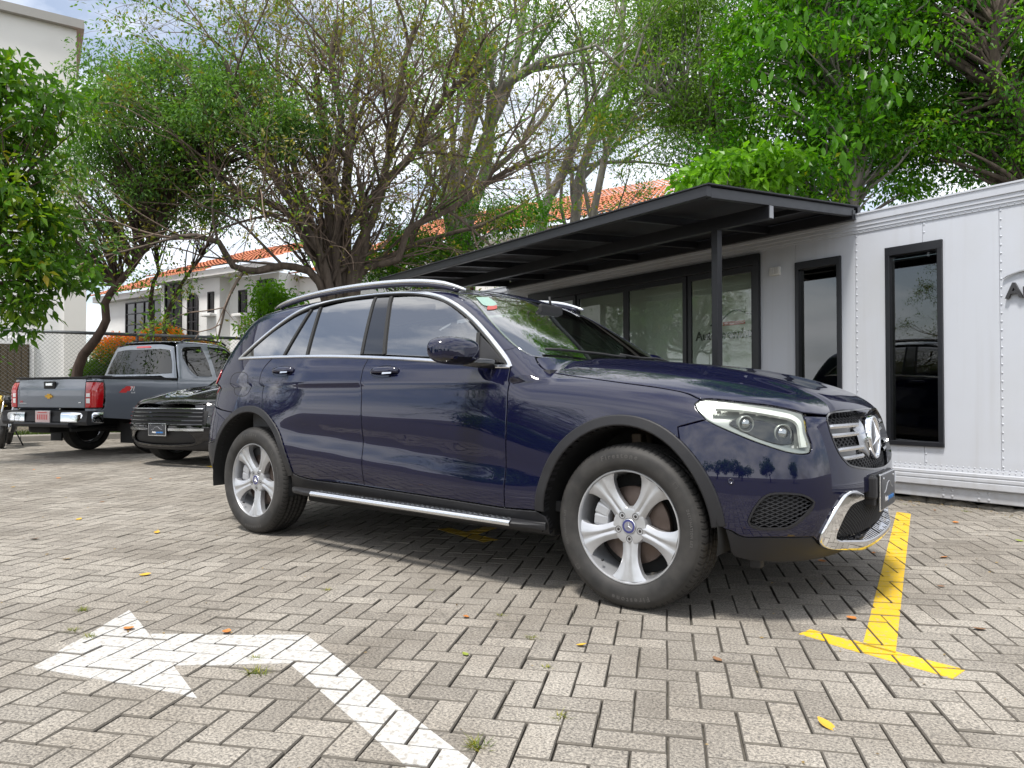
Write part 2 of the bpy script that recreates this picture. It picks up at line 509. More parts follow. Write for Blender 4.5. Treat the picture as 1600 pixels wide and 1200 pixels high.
def panel(name, loop, proj, material, parent, holes=(), sp=.03, off=0., gap=.004, bev=.0025, depth=.014, fn=None, mirror=True, relief=None):
    """sheet laid on the body surface inside an outline of 3D points, with a rounded, turned-in edge"""
    fn = fn or FB
    L = clean(proj.to2(np.asarray(loop)))
    if area2(L) < 0: L = L[::-1]
    A = inset(L, gap / 2); B = inset(L, gap / 2 + bev + .001)
    HA, HB = [], []
    for h in holes:
        h2 = clean(proj.to2(np.asarray(h)))
        if area2(h2) > 0: h2 = h2[::-1]
        HA.append(inset(h2, gap / 2)); HB.append(inset(h2, gap / 2 + bev + .001))
    lo, hi = B.min(0), B.max(0)
    gx = np.arange(lo[0], hi[0], sp); gy = np.arange(lo[1], hi[1], sp * .87)
    G = np.stack(np.meshgrid(gx, gy), -1); G[1::2, :, 0] += sp / 2; G = G.reshape(-1, 2)
    G = G[pin(G, inset(B, sp * .3))]
    for h in HB: G = G[~pin(G, inset(h, sp * .3))]
    loops = [A, B]
    for a, b in zip(HA, HB): loops += [a, b]
    verts, edges, o = [], [], 0
    for Lp in loops:
        n = len(Lp); verts.append(Lp); edges += [(o + i, o + (i + 1) % n) for i in range(n)]; o += n
    nb = o; verts.append(G); V2 = np.vstack(verts)
    r = delaunay_2d_cdt([Vector(q) for q in V2], edges, [], 0, 1e-6)
    v2 = np.array([tuple(v) for v in r[0]]); tr = np.array([tuple(f) for f in r[2] if len(f) == 3], int)
    cen = v2[tr].mean(1); ok = pin(cen, A)
    for h in HA: ok &= ~pin(cen, h)
    tr = tr[ok]
    om = r[3]
    lowered = np.zeros(len(v2), bool)
    isA = np.zeros(nb, bool); o = 0
    for i, Lp in enumerate(loops):
        if i % 2 == 0: isA[o:o + len(Lp)] = True
        o += len(Lp)
    for i, src in enumerate(om):
        lowered[i] = any(k < nb and isA[k] for k in src)
    P = proj.cast(v2, fn)
    bad = np.isnan(P[:, 0])
    if bad.any():
        good = np.where(~bad)[0]
        for i in np.where(bad)[0]:
            P[i] = P[good[np.argmin(((v2[good] - v2[i]) ** 2).sum(1))]]
    N = grad(P, fn)
    Q = P + N * off
    if relief is not None: Q = Q + N * relief(P)[:, None]
    Q[lowered] -= N[lowered] * bev
    # orientation
    t = Q[tr]; fnm = np.cross(t[:, 1] - t[:, 0], t[:, 2] - t[:, 0])
    flip = (fnm * N[tr].mean(1)).sum(1) < 0
    tr[flip] = tr[flip][:, ::-1]
    # edge skirt
    ec = {}
    for a, b, c in tr:
        for e in ((a, b), (b, c), (c, a)): ec[e] = 1
    bd = [e for e in ec if (e[1], e[0]) not in ec]
    sv, sn, sq = [], [], []; base = len(Q)
    for a, b in bd:
        tdir = Q[b] - Q[a]; ln = np.linalg.norm(tdir)
        if ln < 1e-7: continue
        s_ = np.cross(tdir / ln, (N[a] + N[b]) * .5)
        k = base + len(sv)
        sv += [Q[a], Q[b], Q[b] - N[b] * depth, Q[a] - N[a] * depth]; sn += [s_] * 4
        sq.append((k, k + 3, k + 2, k + 1))
        N[a] = N[a] if not lowered[a] else N[a] * .8 + s_ * .6
        N[b] = N[b] if not lowered[b] else N[b] * .8 + s_ * .6
    N /= np.linalg.norm(N, axis=1, keepdims=True)
    Vv = np.vstack([Q, np.array(sv)]) if sv else Q
    Nn = np.vstack([N, np.array(sn)]) if sv else N
    out = []
    for m in ((False, True) if mirror else (False,)):
        if m:
            V_, N_m = Vv * [1, -1, 1], Nn * [1, -1, 1]
            me = np_mesh(name, V_, tr[:, ::-1], np.array(sq)[:, ::-1] if sq else None, True, N_m)
        else:
            me = np_mesh(name, Vv, tr, sq if sq else None, True, Nn)
        me.materials.append(material)
        out.append(link_mesh(name, me, parent))
    return out

def on_surf(pts, proj, fn=None):
    q = proj.to2(np.asarray(pts, float)); return proj.cast(q, fn or FB)

def ribbon(name, pts, prof, material, parent, fn=None, mirror=True, closed=False, step=.02, raw=False):
    """moulding swept along a line on the body: prof = (sideways, height) pairs"""
    P = crv(pts, step, closed) if not raw else np.asarray(pts, float)
    N = grad(P, fn or FB); k = len(P); m = len(prof)
    T = np.empty_like(P)
    for i in range(k):
        a = P[(i - 1) % k] if closed or i > 0 else P[0]; b = P[(i + 1) % k] if closed or i < k - 1 else P[-1]
        T[i] = (b - a) / (np.linalg.norm(b - a) + 1e-12)
    S = np.cross(T, N); S /= np.linalg.norm(S, axis=1, keepdims=True)
    V = np.array([P[i] + S[i] * a + N[i] * h for i in range(k) for a, h in prof])
    q = [(i * m + j, ((i + 1) % k) * m + j, ((i + 1) % k) * m + (j + 1) % m, i * m + (j + 1) % m) for i in range(k if closed else k - 1) for j in range(m)]
    out = []
    for mi in ((False, True) if mirror else (False,)):
        b = MB(); b.add(V, q, True)
        if not closed: b.add(V[:m], [tuple(range(m))]); b.add(V[-m:], [tuple(range(m))])
        out.append(b.build(name, material, parent, mirror=mi, angle=40))
    return out
# ------------------------------------------------------------------ car materials
M = {}
M['navy'] = mat('navy_paint', (0.0010, 0.0018, 0.020), rough=.5, metal=0.0, coat=1.0, spec=.05, var=.05, scale=900)
M['black_paint'] = mat('black_paint', (0.004, 0.004, 0.005), rough=.5, metal=.0, coat=1.0, spec=.05, var=.05, scale=700)
M['grey_paint'] = mat('grey_paint', (0.17, 0.19, 0.225), rough=.36, metal=.35, coat=1.0, var=.06, scale=800)
M['plastic'] = mat('black_plastic', (0.014, 0.014, 0.016), rough=.52, spec=.4, var=.18, scale=9, bump=.12, bscale=600, rvar=.08, dirt=(.07, .065, .06, .25))
M['dark'] = mat('dark_trim', (0.008, 0.008, 0.009), rough=.6, var=.2, scale=12)
M['gloss'] = mat('gloss_black', (0.006, 0.006, 0.007), rough=.08, coat=.6, var=.1, scale=5)
M['chrome'] = mat('chrome', (0.80, 0.81, 0.83), rough=.06, metal=1.0, var=.02, scale=30)
M['satin'] = mat('satin_aluminium', (0.74, 0.75, 0.77), rough=.22, metal=1.0, var=.05, scale=15, rvar=.06)
M['silver'] = mat('wheel_silver', (0.50, 0.51, 0.53), rough=.32, metal=.6, coat=.5, var=.05, scale=30, dirt=(.16, .13, .10, .35), rvar=.08)
M['rotor'] = mat('brake_rotor', (0.12, 0.09, 0.075), rough=.45, metal=.7, var=.3, scale=30)
M['caliper'] = mat('caliper_grey', (0.42, 0.43, 0.45), rough=.45, metal=.4, var=.12, scale=25)
M['bolt'] = mat('lug_bolt', (0.05, 0.045, 0.045), rough=.45, metal=.7, var=.3, scale=60)
M['blue'] = mat('cap_blue', (0.03, 0.035, 0.16), rough=.35, coat=.4)
M['red_lens'] = mat('red_lens', (0.42, 0.004, 0.008), rough=.12, coat=1.0, var=.1, scale=40)
M['white_lens'] = mat('white_lens', (0.75, 0.75, 0.74), rough=.15, coat=.6)
M['amber'] = mat('amber_lens', (0.55, 0.42, 0.03), rough=.2, coat=.6)
M['lamp_in'] = mat('lamp_bezel', (0.34, 0.355, 0.34), rough=.28, metal=.5, var=.15, scale=20)
M['drl'] = mat('light_guide', (0.62, 0.64, 0.60), rough=.25, coat=.5)
M['clear'] = glass_mat('clear_lens', (.93, .95, .93), ior=1.45)
M['side_glass'] = glass_mat('tinted_side_glass', (.08, .09, .095), ior=2.3, base=.22)
M['truck_glass'] = glass_mat('truck_glass', (.10, .11, .11), ior=1.6, base=.02)
M['steel_dark'] = mat('badge_steel', (0.42, 0.43, 0.45), rough=.16, metal=1.0, var=.04, scale=20)
M['front_glass'] = glass_mat('front_side_glass', (.42, .45, .44), ior=2.2, base=.18)
M['ws_glass'] = glass_mat('windshield_glass', (.52, .66, .53), ior=1.9, base=.26)
M['rubber'] = mat('seal_rubber', (0.012, 0.012, 0.012), rough=.7)
M['seat'] = mat('seat_fabric', (0.05, 0.05, 0.052), rough=.8, var=.2, scale=60)
M['beige'] = mat('cabin_trim', (0.30, 0.29, 0.25), rough=.8, var=.1, scale=30)
M['belly'] = mat('underbody', (0.012, 0.012, 0.012), rough=.85, var=.3, scale=8)
M['plate_dark'] = mat('plate_dark', (0.035, 0.037, 0.042), rough=.35, var=.1, scale=30)
M['print_white'] = mat('print_white', (.78, .78, .78), rough=.5)
M['print_grey'] = mat('print_grey', (.33, .34, .36), rough=.5)
M['print_blue'] = mat('print_blue', (.03, .20, .55), rough=.5)
M['print_red'] = mat('print_red', (.55, .03, .03), rough=.5)

def tyre_mat():
    m, n, l, b = nodes_of('tyre_rubber')
    tc = n.new('ShaderNodeTexCoord'); sp = n.new('ShaderNodeSeparateXYZ')
    l.new(tc.outputs['Object'], sp.inputs[0])
    def mth(op, a, b_=None):
        x = n.new('ShaderNodeMath'); x.operation = op
        for i, q in enumerate((a, b_)):
            if q is None: continue
            if isinstance(q, (int, float)): x.inputs[i].default_value = q
            else: l.new(q, x.inputs[i])
        return x.outputs[0]
    ang = mth('ARCTAN2', sp.outputs[2], sp.outputs[0])
    rad = mth('SQRT', mth('ADD', mth('MULTIPLY', sp.outputs[0], sp.outputs[0]), mth('MULTIPLY', sp.outputs[2], sp.outputs[2])))
    yb = mth('MULTIPLY', sp.outputs[1], 34.0)
    tri = mth('PINGPONG', yb, 1.0)
    ph = mth('ADD', mth('MULTIPLY', ang, 76.0), mth('MULTIPLY', tri, 2.4))
    s = mth('SINE', ph)
    sip = mth('GREATER_THAN', s, .72)
    s2 = mth('GREATER_THAN', mth('SINE', mth('MULTIPLY', ph, 2.0)), .86)
    inv = mth('MAXIMUM', sip, mth('MULTIPLY', s2, .6))
    tread = mth('GREATER_THAN', rad, .349)
    hgt = mth('MULTIPLY', mth('MULTIPLY', inv, tread), -1.0)
    bp = n.new('ShaderNodeBump'); bp.inputs['Strength'].default_value = .9; bp.inputs['Distance'].default_value = .006
    l.new(hgt, bp.inputs['Height']); l.new(bp.outputs['Normal'], b.inputs['Normal'])
    nz = n.new('ShaderNodeTexNoise'); nz.inputs['Scale'].default_value = 14; nz.inputs['Detail'].default_value = 7
    l.new(tc.outputs['Object'], nz.inputs['Vector'])
    rp = n.new('ShaderNodeValToRGB')
    rp.color_ramp.elements[0].position = .3; rp.color_ramp.elements[0].color = (.022, .0215, .021, 1)
    rp.color_ramp.elements[1].position = .75; rp.color_ramp.elements[1].color = (.048, .045, .042, 1)
    l.new(nz.outputs['Fac'], rp.inputs['Fac'])
    dk = n.new('ShaderNodeMixRGB'); dk.blend_type = 'MULTIPLY'; dk.inputs['Color2'].default_value = (.25, .25, .25, 1)
    l.new(mth('MULTIPLY', inv, tread), dk.inputs['Fac']); l.new(rp.outputs['Color'], dk.inputs['Color1'])
    l.new(dk.outputs['Color'], b.inputs['Base Color'])
    b.inputs['Roughness'].default_value = .62; b.inputs['Specular IOR Level'].default_value = .35
    return m
M['tyre'] = tyre_mat()

# ------------------------------------------------------------------ wheels
def tyre_profile(hw=.117, r0=.250, r1=.365):
    half = [(r0, .098), (r0 + .010, .112), (r0 + .022, .116), (r0 + .026, .1185), (r0 + .048, .1215), (r0 + .072, .1195), (r0 + .086, .1155), (r0 + .089, .1125), (r0 + .100, .103), (r1 - .0075, .094), (r1 - .0025, .082),
            (r1 - .0005, .070), (r1, .056), (r1 - .009, .053), (r1 - .009, .045), (r1 + .0005, .042), (r1 + .0008, .020), (r1 - .009, .017), (r1 - .009, .009), (r1 + .001, .006)]
    k = hw / .117
    half = [(a, b * k) for a, b in half]
    return half + [(a, -b) for a, b in half[::-1]]

def make_wheel(parent, loc, spin=0.0, left=False, lettering=True):
    w = part_empty('wheel', parent, loc, (0, 0, math.pi if left else 0))
    b = MB(); b.lathe(tyre_profile(), n=96)
    ty = b.build('tyre', M['tyre'], w)
    if lettering:
        lt = MB()
        def wrap(txt, size, rad, a0, adv):
            me = text_mesh(txt, size, .0012, .0006, adv)
            V = []
            for v in me.vertices:
                x, y, z = v.co
                a = a0 - x / rad; rr = rad + y
                V.append((rr * math.cos(a), -(.1205 - .0045 * max(0, (rr - .315) / .03) + z * .6), rr * math.sin(a)))
            lt.add(V, [list(p.vertices) for p in me.polygons])
        wrap('Firestone', .030, .306, R(112), 1.55)
        wrap('Firestone', .030, .306, R(-68), 1.55)
        wrap('DESTINATION LE2', .015, .308, R(20), 1.3)
        wrap('DESTINATION LE2', .015, .308, R(200), 1.3)
        for a in (40, 220):
            sh = [(-.012, .014), (.012, .014), (.012, -.002), (0, -.016), (-.012, -.002)]
            V = []
            for x, y in sh + [(x * .75, y * .75) for x, y in sh]:
                an = R(a) - x / .312; rr = .312 + y
                V.append((rr * math.cos(an), -.1208, rr * math.sin(an)))
            lt.add(V, [(i, (i + 1) % 5, 5 + (i + 1) % 5, 5 + i) for i in range(5)])
        tag(lt.build('tyre_lettering', mat('tyre_letters', (.062, .059, .056), rough=.6), ty), kind='stuff')
        ty.children[0].parent = w
    rim = MB()
    rim.lathe([(.2515, .092), (.2535, .1005), (.250, .1045), (.2455, .1045), (.2425, .099), (.240, .090), (.2365, .070), (.2330, .03), (.228, -.05), (.240, -.09), (.2515, -.10)], n=96)
    rim.lathe([(.000, .074), (.034, .074), (.036, .078), (.070, .0785), (.080, .076), (.085, .066), (.085, .02), (0, .02)], n=60)
    rr = [.060, .085, .11, .135, .16, .18, .2, .215, .228, .2405]
    hwid = np.interp(rr, [.06, .085, .11, .135, .16, .18, .2, .215, .228, .2405], [.034, .040, .0368, .0372, .0415, .0480, .0565, .0645, .0735, .0860])
    face = np.interp(rr, [.06, .10, .16, .2405], [.0765, .079, .087, .0975])
    T = [-1, -.93, -.8, -.62, -.42, -.30, -.14, 0, .14, .30, .42, .62, .8, .93, 1]
    for k in range(5):
        a0 = R(-90 + 72 * k) + spin
        V = []
        for ro, hwv, fc in zip(rr, hwid, face):
            half = hwv / ro
            for t in T:
                at = abs(t)
                h = fc - .010 * at ** 3 + .0035 * math.exp(-((at - .36) / .12) ** 2) - .0035 * math.exp(-(t / .16) ** 2)
                a = a0 + half * t
                V.append((ro * math.cos(a), -h, ro * math.sin(a)))
            for s in (-1, 1):
                a = a0 + half * s * (.90 if ro < .22 else 1)
                V.append((ro * math.cos(a), -(fc - .045), ro * math.sin(a)))
        m = len(T) + 2; nr = len(rr); Fs = []
        for i in range(nr - 1):
            for j in range(len(T) - 1):
                Fs.append((i * m + j, i * m + j + 1, (i + 1) * m + j + 1, (i + 1) * m + j))
            Fs.append((i * m, (i + 1) * m, (i + 1) * m + m - 2, i * m + m - 2))
            Fs.append((i * m + len(T) - 1, i * m + m - 1, (i + 1) * m + m - 1, (i + 1) * m + len(T) - 1))
        rim.add(V, Fs, True)
        am = a0 + R(36)       # valve-side lip that rounds the window foot
        for u in np.linspace(-.24, .24, 7):
            pass
    rim.build('rim', M['silver'], w, angle=38)
    d = MB(); d.lathe([(.085, .028), (.172, .028), (.174, .024), (.174, .004), (.172, 0), (.085, 0)], n=48)
    d.build('brake_disc', M['rotor'], w)
    back = MB(); back.lathe([(0, -.02), (.226, -.03)], n=32); back.build('brake_shield', M['belly'], w)
    c = MB()
    ca = R(158) if not left else R(22)
    for i, (da, rr_) in enumerate(((-.30, .15), (0, .152), (.30, .15))):
        an = ca + da
        c.box((rr_ * math.cos(an), -.038, rr_ * math.sin(an)), (.075, .062, .056), Matrix.Rotation(-an, 3, 'Y'), .012)
    c.build('brake_caliper', M['caliper'], w)
    for k in range(5):
        a = R(-90 + 72 * k) + spin
        lb = MB(); cx, cz = .056 * math.cos(a), .056 * math.sin(a)
        lb.lathe([(.0155, .0795), (.0135, .0797), (.0125, .070), (.0085, .070), (.0085, .0775), (.006, .079), (0, .079)], n=14, c=(cx, 0, cz))
        lb.build('lug_bolt', M['bolt'], w)
    cap = MB(); cap.lathe([(.034, .074), (.034, .081), (.031, .0835), (.0305, .0835)], n=40); cap.build('hub_cap_ring', M['satin'], w)
    cb = MB(); cb.lathe([(.0305, .083), (.022, .0838), (.0215, .0838)], n=40); cb.build('hub_cap_band', M['blue'], w)
    cs = MB(); cs.lathe([(.0215, .0838), (0, .0845)], n=30)
    cs.build('hub_cap_disc', mat('cap_grey', (.28, .28, .32), rough=.3, metal=.5), w)
    st = MB(); star_prism(st, (0, -.0845, 0), .021, .004, 'y'); st.build('hub_cap_star', M['satin'], w)
    vv = MB(); an = R(-128); vv.tube([(.212 * math.cos(an), -.085, .212 * math.sin(an)), (.205 * math.cos(an), -.10, .205 * math.sin(an))], .005, 8); vv.build('valve', M['dark'], w)
    return w

def star_prism(b, c, rad, h, axis):
    """three-pointed faceted star; axis y: faces -y, axis x: faces +x"""
    pts = []
    for k in range(6):
        a = R(90 + 60 * k); r_ = rad if k % 2 == 0 else rad * .17
        pts.append((r_ * math.cos(a), r_ * math.sin(a)))
    if axis == 'y': V = [(c[0] + x, c[1], c[2] + y) for x, y in pts] + [(c[0], c[1] - h, c[2])] + [(c[0] + x, c[1] + h, c[2] + y) for x, y in pts]
    else: V = [(c[0], c[1] + x, c[2] + y) for x, y in pts] + [(c[0] + h, c[1], c[2])] + [(c[0] - h, c[1] + x, c[2] + y) for x, y in pts]
    b.add(V, [(i, (i + 1) % 6, 6) for i in range(6)] + [(i, i + 7, (i + 1) % 6 + 7, (i + 1) % 6) for i in range(6)])

# ------------------------------------------------------------------ shared outlines of the car body (right side)
BELT = crv([(-3.156, -.832, 1.202), (-2.619, -.853, 1.197), (-2.139, -.859, 1.185), (-1.712, -.867, 1.164), (-1.221, -.882, 1.131), (-0.828, -0.894, 1.093), (-.651, -.893, 1.083)])
FDL = crv([(-1.738, -.869, 1.164), (-1.751, -.898, 1.095), (-1.748, -.918, 1.029), (-1.724, -.933, .897), (-1.709, -.934, .636), (-1.704, -.93, .411)])
FDR = crv([(-.651, -.893, 1.083), (-0.654, -0.911, 0.971), (-0.648, -0.930, 0.849), (-0.649, -0.936, 0.628), (-.657, -.936, .389)])
RDL = crv([(-2.722, -.852, 1.198), (-2.795, -.877, 1.119), (-2.800, -.907, 1.027), (-2.768, -.936, .90), (-2.755, -.94, .835)])
SILL = crv([(-2.41, -.93, .462), (-2.395, -.927, .445), (-2.312, -.916, .423), (-2.154, -.915, .413), (-1.848, -.921, .413), (-1.456, -.927, .406), (-1.107, -.932, .399), (-.795, -.935, .391), (-0.650, -0.936, 0.388), (-0.460, -0.938, 0.394)])
HOODCUT = crv([(-.603, -.743, 1.143), (-0.570, -0.771, 1.113), (-.523, -.786, 1.077), (-0.458, -0.770, 1.053), (-0.319, -0.796, 1.034), (-0.120, -0.817, 1.009), (0.134, -0.825, 0.976), (0.248, -0.829, 0.955), (0.319, -0.845, 0.928)])
WSN = crv([(-1.248, -.600, 1.545), (-1.094, -.638, 1.456), (-.921, -.718, 1.347), (-.789, -.765, 1.255), (-.69, -.778, 1.189), (-.62, -.762, 1.149), (-.603, -.743, 1.143)])
DLO = crv([(-3.156, -.832, 1.202), (-3.057, -.81, 1.274), (-2.829, -.745, 1.427), (-2.636, -.699, 1.521), (-2.41, -.655, 1.573), (-2.199, -.640, 1.588), (-1.939, -.636, 1.590), (-1.72, -.645, 1.577), (-1.545, -.662, 1.56), (-1.372, -.688, 1.528), (-1.197, -.726, 1.469), (-1.008, -.772, 1.366), (-.838, -.826, 1.247), (-.698, -.872, 1.135), (-.651, -.893, 1.083)])
HL_TOP = crv([(0.318, -0.849, 0.925), (0.358, -0.827, 0.930), (0.496, -0.777, 0.914), (0.612, -0.707, 0.894), (0.680, -0.647, 0.871)])
HL_IN = crv([(0.680, -0.647, 0.871), (0.688, -0.652, 0.858), (0.706, -0.675, 0.793), (0.723, -0.672, 0.735), (0.720, -0.685, 0.710)])
HL_BOT = crv([(0.720, -0.685, 0.710), (0.700, -0.714, 0.705), (0.652, -0.765, 0.715), (0.564, -0.828, 0.750), (0.492, -0.863, 0.782), (0.403, -0.890, 0.823), (0.366, -0.894, 0.844)])
HL_REAR = crv([(0.366, -0.894, 0.844), (0.321, -0.882, 0.888), (0.307, -0.868, 0.910), (0.318, -0.849, 0.925)])
HEADL = np.vstack([HL_TOP[:-1], HL_IN[:-1], HL_BOT[:-1], HL_REAR[:-1]])
FOG = crv([(0.529, -0.863, 0.437), (0.553, -0.854, 0.496), (0.590, -0.832, 0.542), (0.636, -0.797, 0.552), (0.704, -0.731, 0.542), (0.735, -0.689, 0.512), (0.731, -0.695, 0.493), (0.697, -0.733, 0.444), (0.658, -0.769, 0.412), (0.623, -0.798, 0.408), (0.566, -0.838, 0.409), (0.535, -0.858, 0.422)], closed=True)
GR_SIDE = crv([(0.743, -0.520, 0.852), (0.749, -0.537, 0.835), (0.763, -0.546, 0.790), (0.779, -0.537, 0.737), (0.793, -0.517, 0.696), (0.805, -0.488, 0.668), (0.822, -0.426, 0.640), (.85, -.2, .612), (.862, 0, .603)])
GR_TOP = crv([(0.743, -0.520, 0.852), (0.748, -0.455, 0.867), (0.776, -0.225, 0.872), (.80, 0, .875)])
SPLIT = crv([(0.252, -0.919, 0.811), (0.296, -0.913, 0.823), (0.366, -0.894, 0.844)])

def cutx(c, a, b):
    lo, hi = min(a, b), max(a, b)
    k = c[(c[:, 0] > lo + .004) & (c[:, 0] < hi - .004)]
    def at(x):
        o = np.argsort(c[:, 0]); return np.array([np.interp(x, c[o, 0], c[o, i]) for i in range(3)])
    k = k[np.argsort(k[:, 0])]
    r_ = np.vstack([at(lo), k, at(hi)])
    return r_ if a < b else r_[::-1]

def arch(cx, rx, rz, a0, a1, y=-.94, cz=.37):
    n = max(3, int(abs(a1 - a0) / R(2)))
    t = np.linspace(a0, a1, n)
    return np.stack([cx + rx * np.cos(t), np.full(n, y), cz + rz * np.sin(t)], 1)

def both(near):
    """outline whose first and last point lie on y = 0, completed by its mirror image"""
    near = np.asarray(near); far = near[::-1] * [1, -1, 1]
    return np.vstack([near, far[1:-1]])
CYL, TOPV = Cyl(), Top()
VF, VR = Vert(-.3, .9), Vert(-2.6, .9, -1)

def lattice(name, outline, proj, material, parent, sx, sz, rad, off, fn=None, mirror=True, flat=1.0):
    """diamond mesh of thin bars inside an outline"""
    L = clean(proj.to2(np.asarray(outline)))
    if area2(L) < 0: L = L[::-1]
    lo, hi = L.min(0), L.max(0); b = MB()
    w, h = hi - lo
    runs = []
    for sg in (-1, 1):
        n = int((w / sx + h / sz)) + 2
        for i in range(-n, n):
            t = np.arange(0, h + .004, .006)
            q = np.stack([lo[0] + i * sx + sg * t * sx / sz, lo[1] + t], 1)
            ins = pin(q, L); j = 0
            while j < len(q):
                if ins[j]:
                    k = j
                    while k + 1 < len(q) and ins[k + 1]: k += 1
                    if k - j >= 2: runs.append(q[list(range(j, k + 1, 2)) + ([k] if (k - j) % 2 else [])])
                    j = k + 1
                else: j += 1
    Q = np.vstack(runs); P = proj.cast(Q, fn or FB); P = P + grad(P, fn or FB) * off; o = 0
    for q in runs:
        p_ = P[o:o + len(q)]; o += len(q)
        if not np.isnan(p_).any(): b.tube(p_, rad, 4, False, False)
    out = [tag(b.build(name, material, parent, recalc=False), kind='stuff')]
    if mirror: out.append(tag(b.build(name, material, parent, recalc=False, mirror=True), kind='stuff'))
    return out
# ------------------------------------------------------------------ the dark blue car
suv = thing('suv', 'glossy dark blue suv with silver five-spoke wheels parked in front of the white trailer', 'car')
def build_body(root, paint, main=True):
    glz = lambda P: glass(P[..., 0], P[..., 1], P[..., 2])
    aF = lambda a0, a1: arch(-.01, .445, .468, R(a0), R(a1))
    aR = lambda a0, a1: arch(-2.89, .485, .482, R(a0), R(a1))
    # doors
    fd = np.vstack([cutx(BELT, -.651, -1.738), FDL[1:], cutx(SILL, -1.704, -.657)[1:-1], FDR[::-1]])
    panel('front_door', fd, CYL, paint, root)
    rd = np.vstack([cutx(BELT, -1.738, -2.722), RDL[1:-1], aR(73, 12), cutx(SILL, -2.395, -1.704)[1:], FDL[::-1][1:]])
    panel('rear_door', rd, CYL, paint, root)
    seam = [(-.704, -.830, 1.188)]
    k = np.argmin(np.abs(WSN[:, 2] - 1.188))
    fender = np.vstack([FDR[:-1], cutx(SILL, -.657, -.464)[:-1], aF(176, 52), SPLIT, HL_REAR[1:-1], HOODCUT[::-1], WSN[::-1][1:len(WSN) - k], [(-.733, -.856, 1.168)], DLO[-6:-1]])
    panel('front_fender', fender, CYL, paint, root)
    roofl = crv([(-3.22, -.605, 1.565), (-2.9, -.612, 1.600), (-2.2, -.615, 1.626), (-1.7, -.615, 1.618), (-1.4, -.61, 1.586), (-1.248, -.600, 1.545)])
    dp = crv([(-3.22, -.605, 1.565), (-3.38, -.655, 1.44), (-3.50, -.71, 1.27), (-3.545, -.735, 1.16), (-3.55, -.74, 1.13)])
    tl = crv([(-3.55, -.74, 1.13), (-3.43, -.80, 1.135), (-3.385, -.815, 1.105), (-3.40, -.82, 1.04), (-3.47, -.80, .965), (-3.56, -.75, .935)])
    side = np.vstack([WSN[:k + 1], [(-.733, -.856, 1.168)], DLO[::-1][6:], cutx(BELT, -3.156, -2.722)[1:], RDL[1:-1], aR(78, 112), [(-3.30, -.88, .838), (-3.45, -.83, .86), (-3.54, -.77, .89)], tl[::-1], dp[::-1][1:], roofl[1:-1]])
    panel('body_side', side, CYL, paint, root)
    roof_out = both(np.vstack([[(-3.30, 0, 1.59)], crv([(-3.28, -.3, 1.58), (-3.22, -.605, 1.565)]), roofl[1:], crv([(-1.248, -.600, 1.545), (-1.19, -.35, 1.56), (-1.165, 0, 1.57)])[1:]]))
    panel('roof', roof_out, TOPV, paint, root, sp=.05, mirror=False)
    # front
    hood = both(np.vstack([[(-.42, 0, 1.13)], crv([(-.42, -.02, 1.13), (-.445, -.25, 1.13), (-.50, -.5, 1.13), (-.585, -.70, 1.13)]), HOODCUT[1:], HL_TOP[1:], GR_TOP[1:]]))
    panel('hood', hood, TOPV, paint, root, sp=.025, mirror=False)
    gside = GR_SIDE
    low = crv([(0.446, -0.896, 0.401), (0.467, -0.887, 0.396), (0.509, -0.862, 0.372), (0.600, -0.807, 0.373), (0.725, -0.675, 0.369)])
    low2 = crv([(0.740, -0.617, 0.329), (.765, -.4, .292), (.79, 0, .27)])
    bump_out = both(np.vstack([[(.862, 0, .603)], gside[::-1][1:], HL_IN[1:], HL_BOT[1:-1], SPLIT[::-1], aF(51, 6), low, low2]))
    intake = both(crv([(.84, 0, .525), (0.840, -0.363, 0.512), (0.822, -0.459, 0.497), (0.806, -0.515, 0.463), (0.790, -0.555, 0.419), (0.775, -0.569, 0.373), (0.776, -0.536, 0.344), (0.793, -0.450, 0.332), (.805, -.205, .315), (.81, 0, .312)]))
    fogs = [FOG, FOG * [1, -1, 1]] if main else []
    panel('front_bumper', bump_out, VF, paint, root, holes=[intake] + fogs, mirror=False)
    val = both(np.vstack([[(.77, 0, .27)], low2[::-1], low[::-1], crv([(0.452, -0.877, 0.338), (.475, -.865, .285), (.56, -.80, .262), (.70, -.60, .25), (.74, 0, .24)])]))
    panel('front_valance', val, VF, M['plastic'], root, mirror=False, off=-.004)
    # rear
    rb = both(np.vstack([[(-3.75, 0, .86)], crv([(-3.68, -.5, .87), (-3.54, -.77, .89), (-3.45, -.83, .86), (-3.30, -.88, .838), (-3.08, -.92, .822)]), aR(118, 150), crv([(-3.31, -.88, .61), (-3.5, -.80, .585), (-3.66, -.6, .58), (-3.76, 0, .58)])]))
    panel('rear_bumper', rb, VR, paint, root, mirror=False)
    rv = both(np.vstack([[(-3.76, 0, .58)], crv([(-3.76, -.02, .58), (-3.66, -.6, .58), (-3.5, -.80, .585), (-3.31, -.88, .61)]), aR(151, 171), crv([(-3.37, -.845, .445), (-3.43, -.80, .385), (-3.55, -.62, .335), (-3.64, -.3, .31), (-3.65, 0, .31)])]))
    panel('rear_valance', rv, VR, M['plastic'], root, mirror=False)
    tg = both(np.vstack([[(-3.74, 0, .87)], crv([(-3.68, -.5, .88), (-3.565, -.74, .90)]), tl[::-1], dp[::-1][1:14], crv([(-3.52, -.68, 1.24), (-3.57, -.4, 1.22), (-3.6, 0, 1.21)])]))
    panel('tailgate', tg, VR, paint, root, mirror=False, sp=.05)
    rw = both(np.vstack([[(-3.6, 0, 1.22)], crv([(-3.57, -.4, 1.23), (-3.50, -.66, 1.26), (-3.40, -.62, 1.42), (-3.27, -.57, 1.54), (-3.25, 0, 1.575)])]))
    panel('rear_window', rw, VR, M['side_glass'], root, mirror=False, sp=.05)
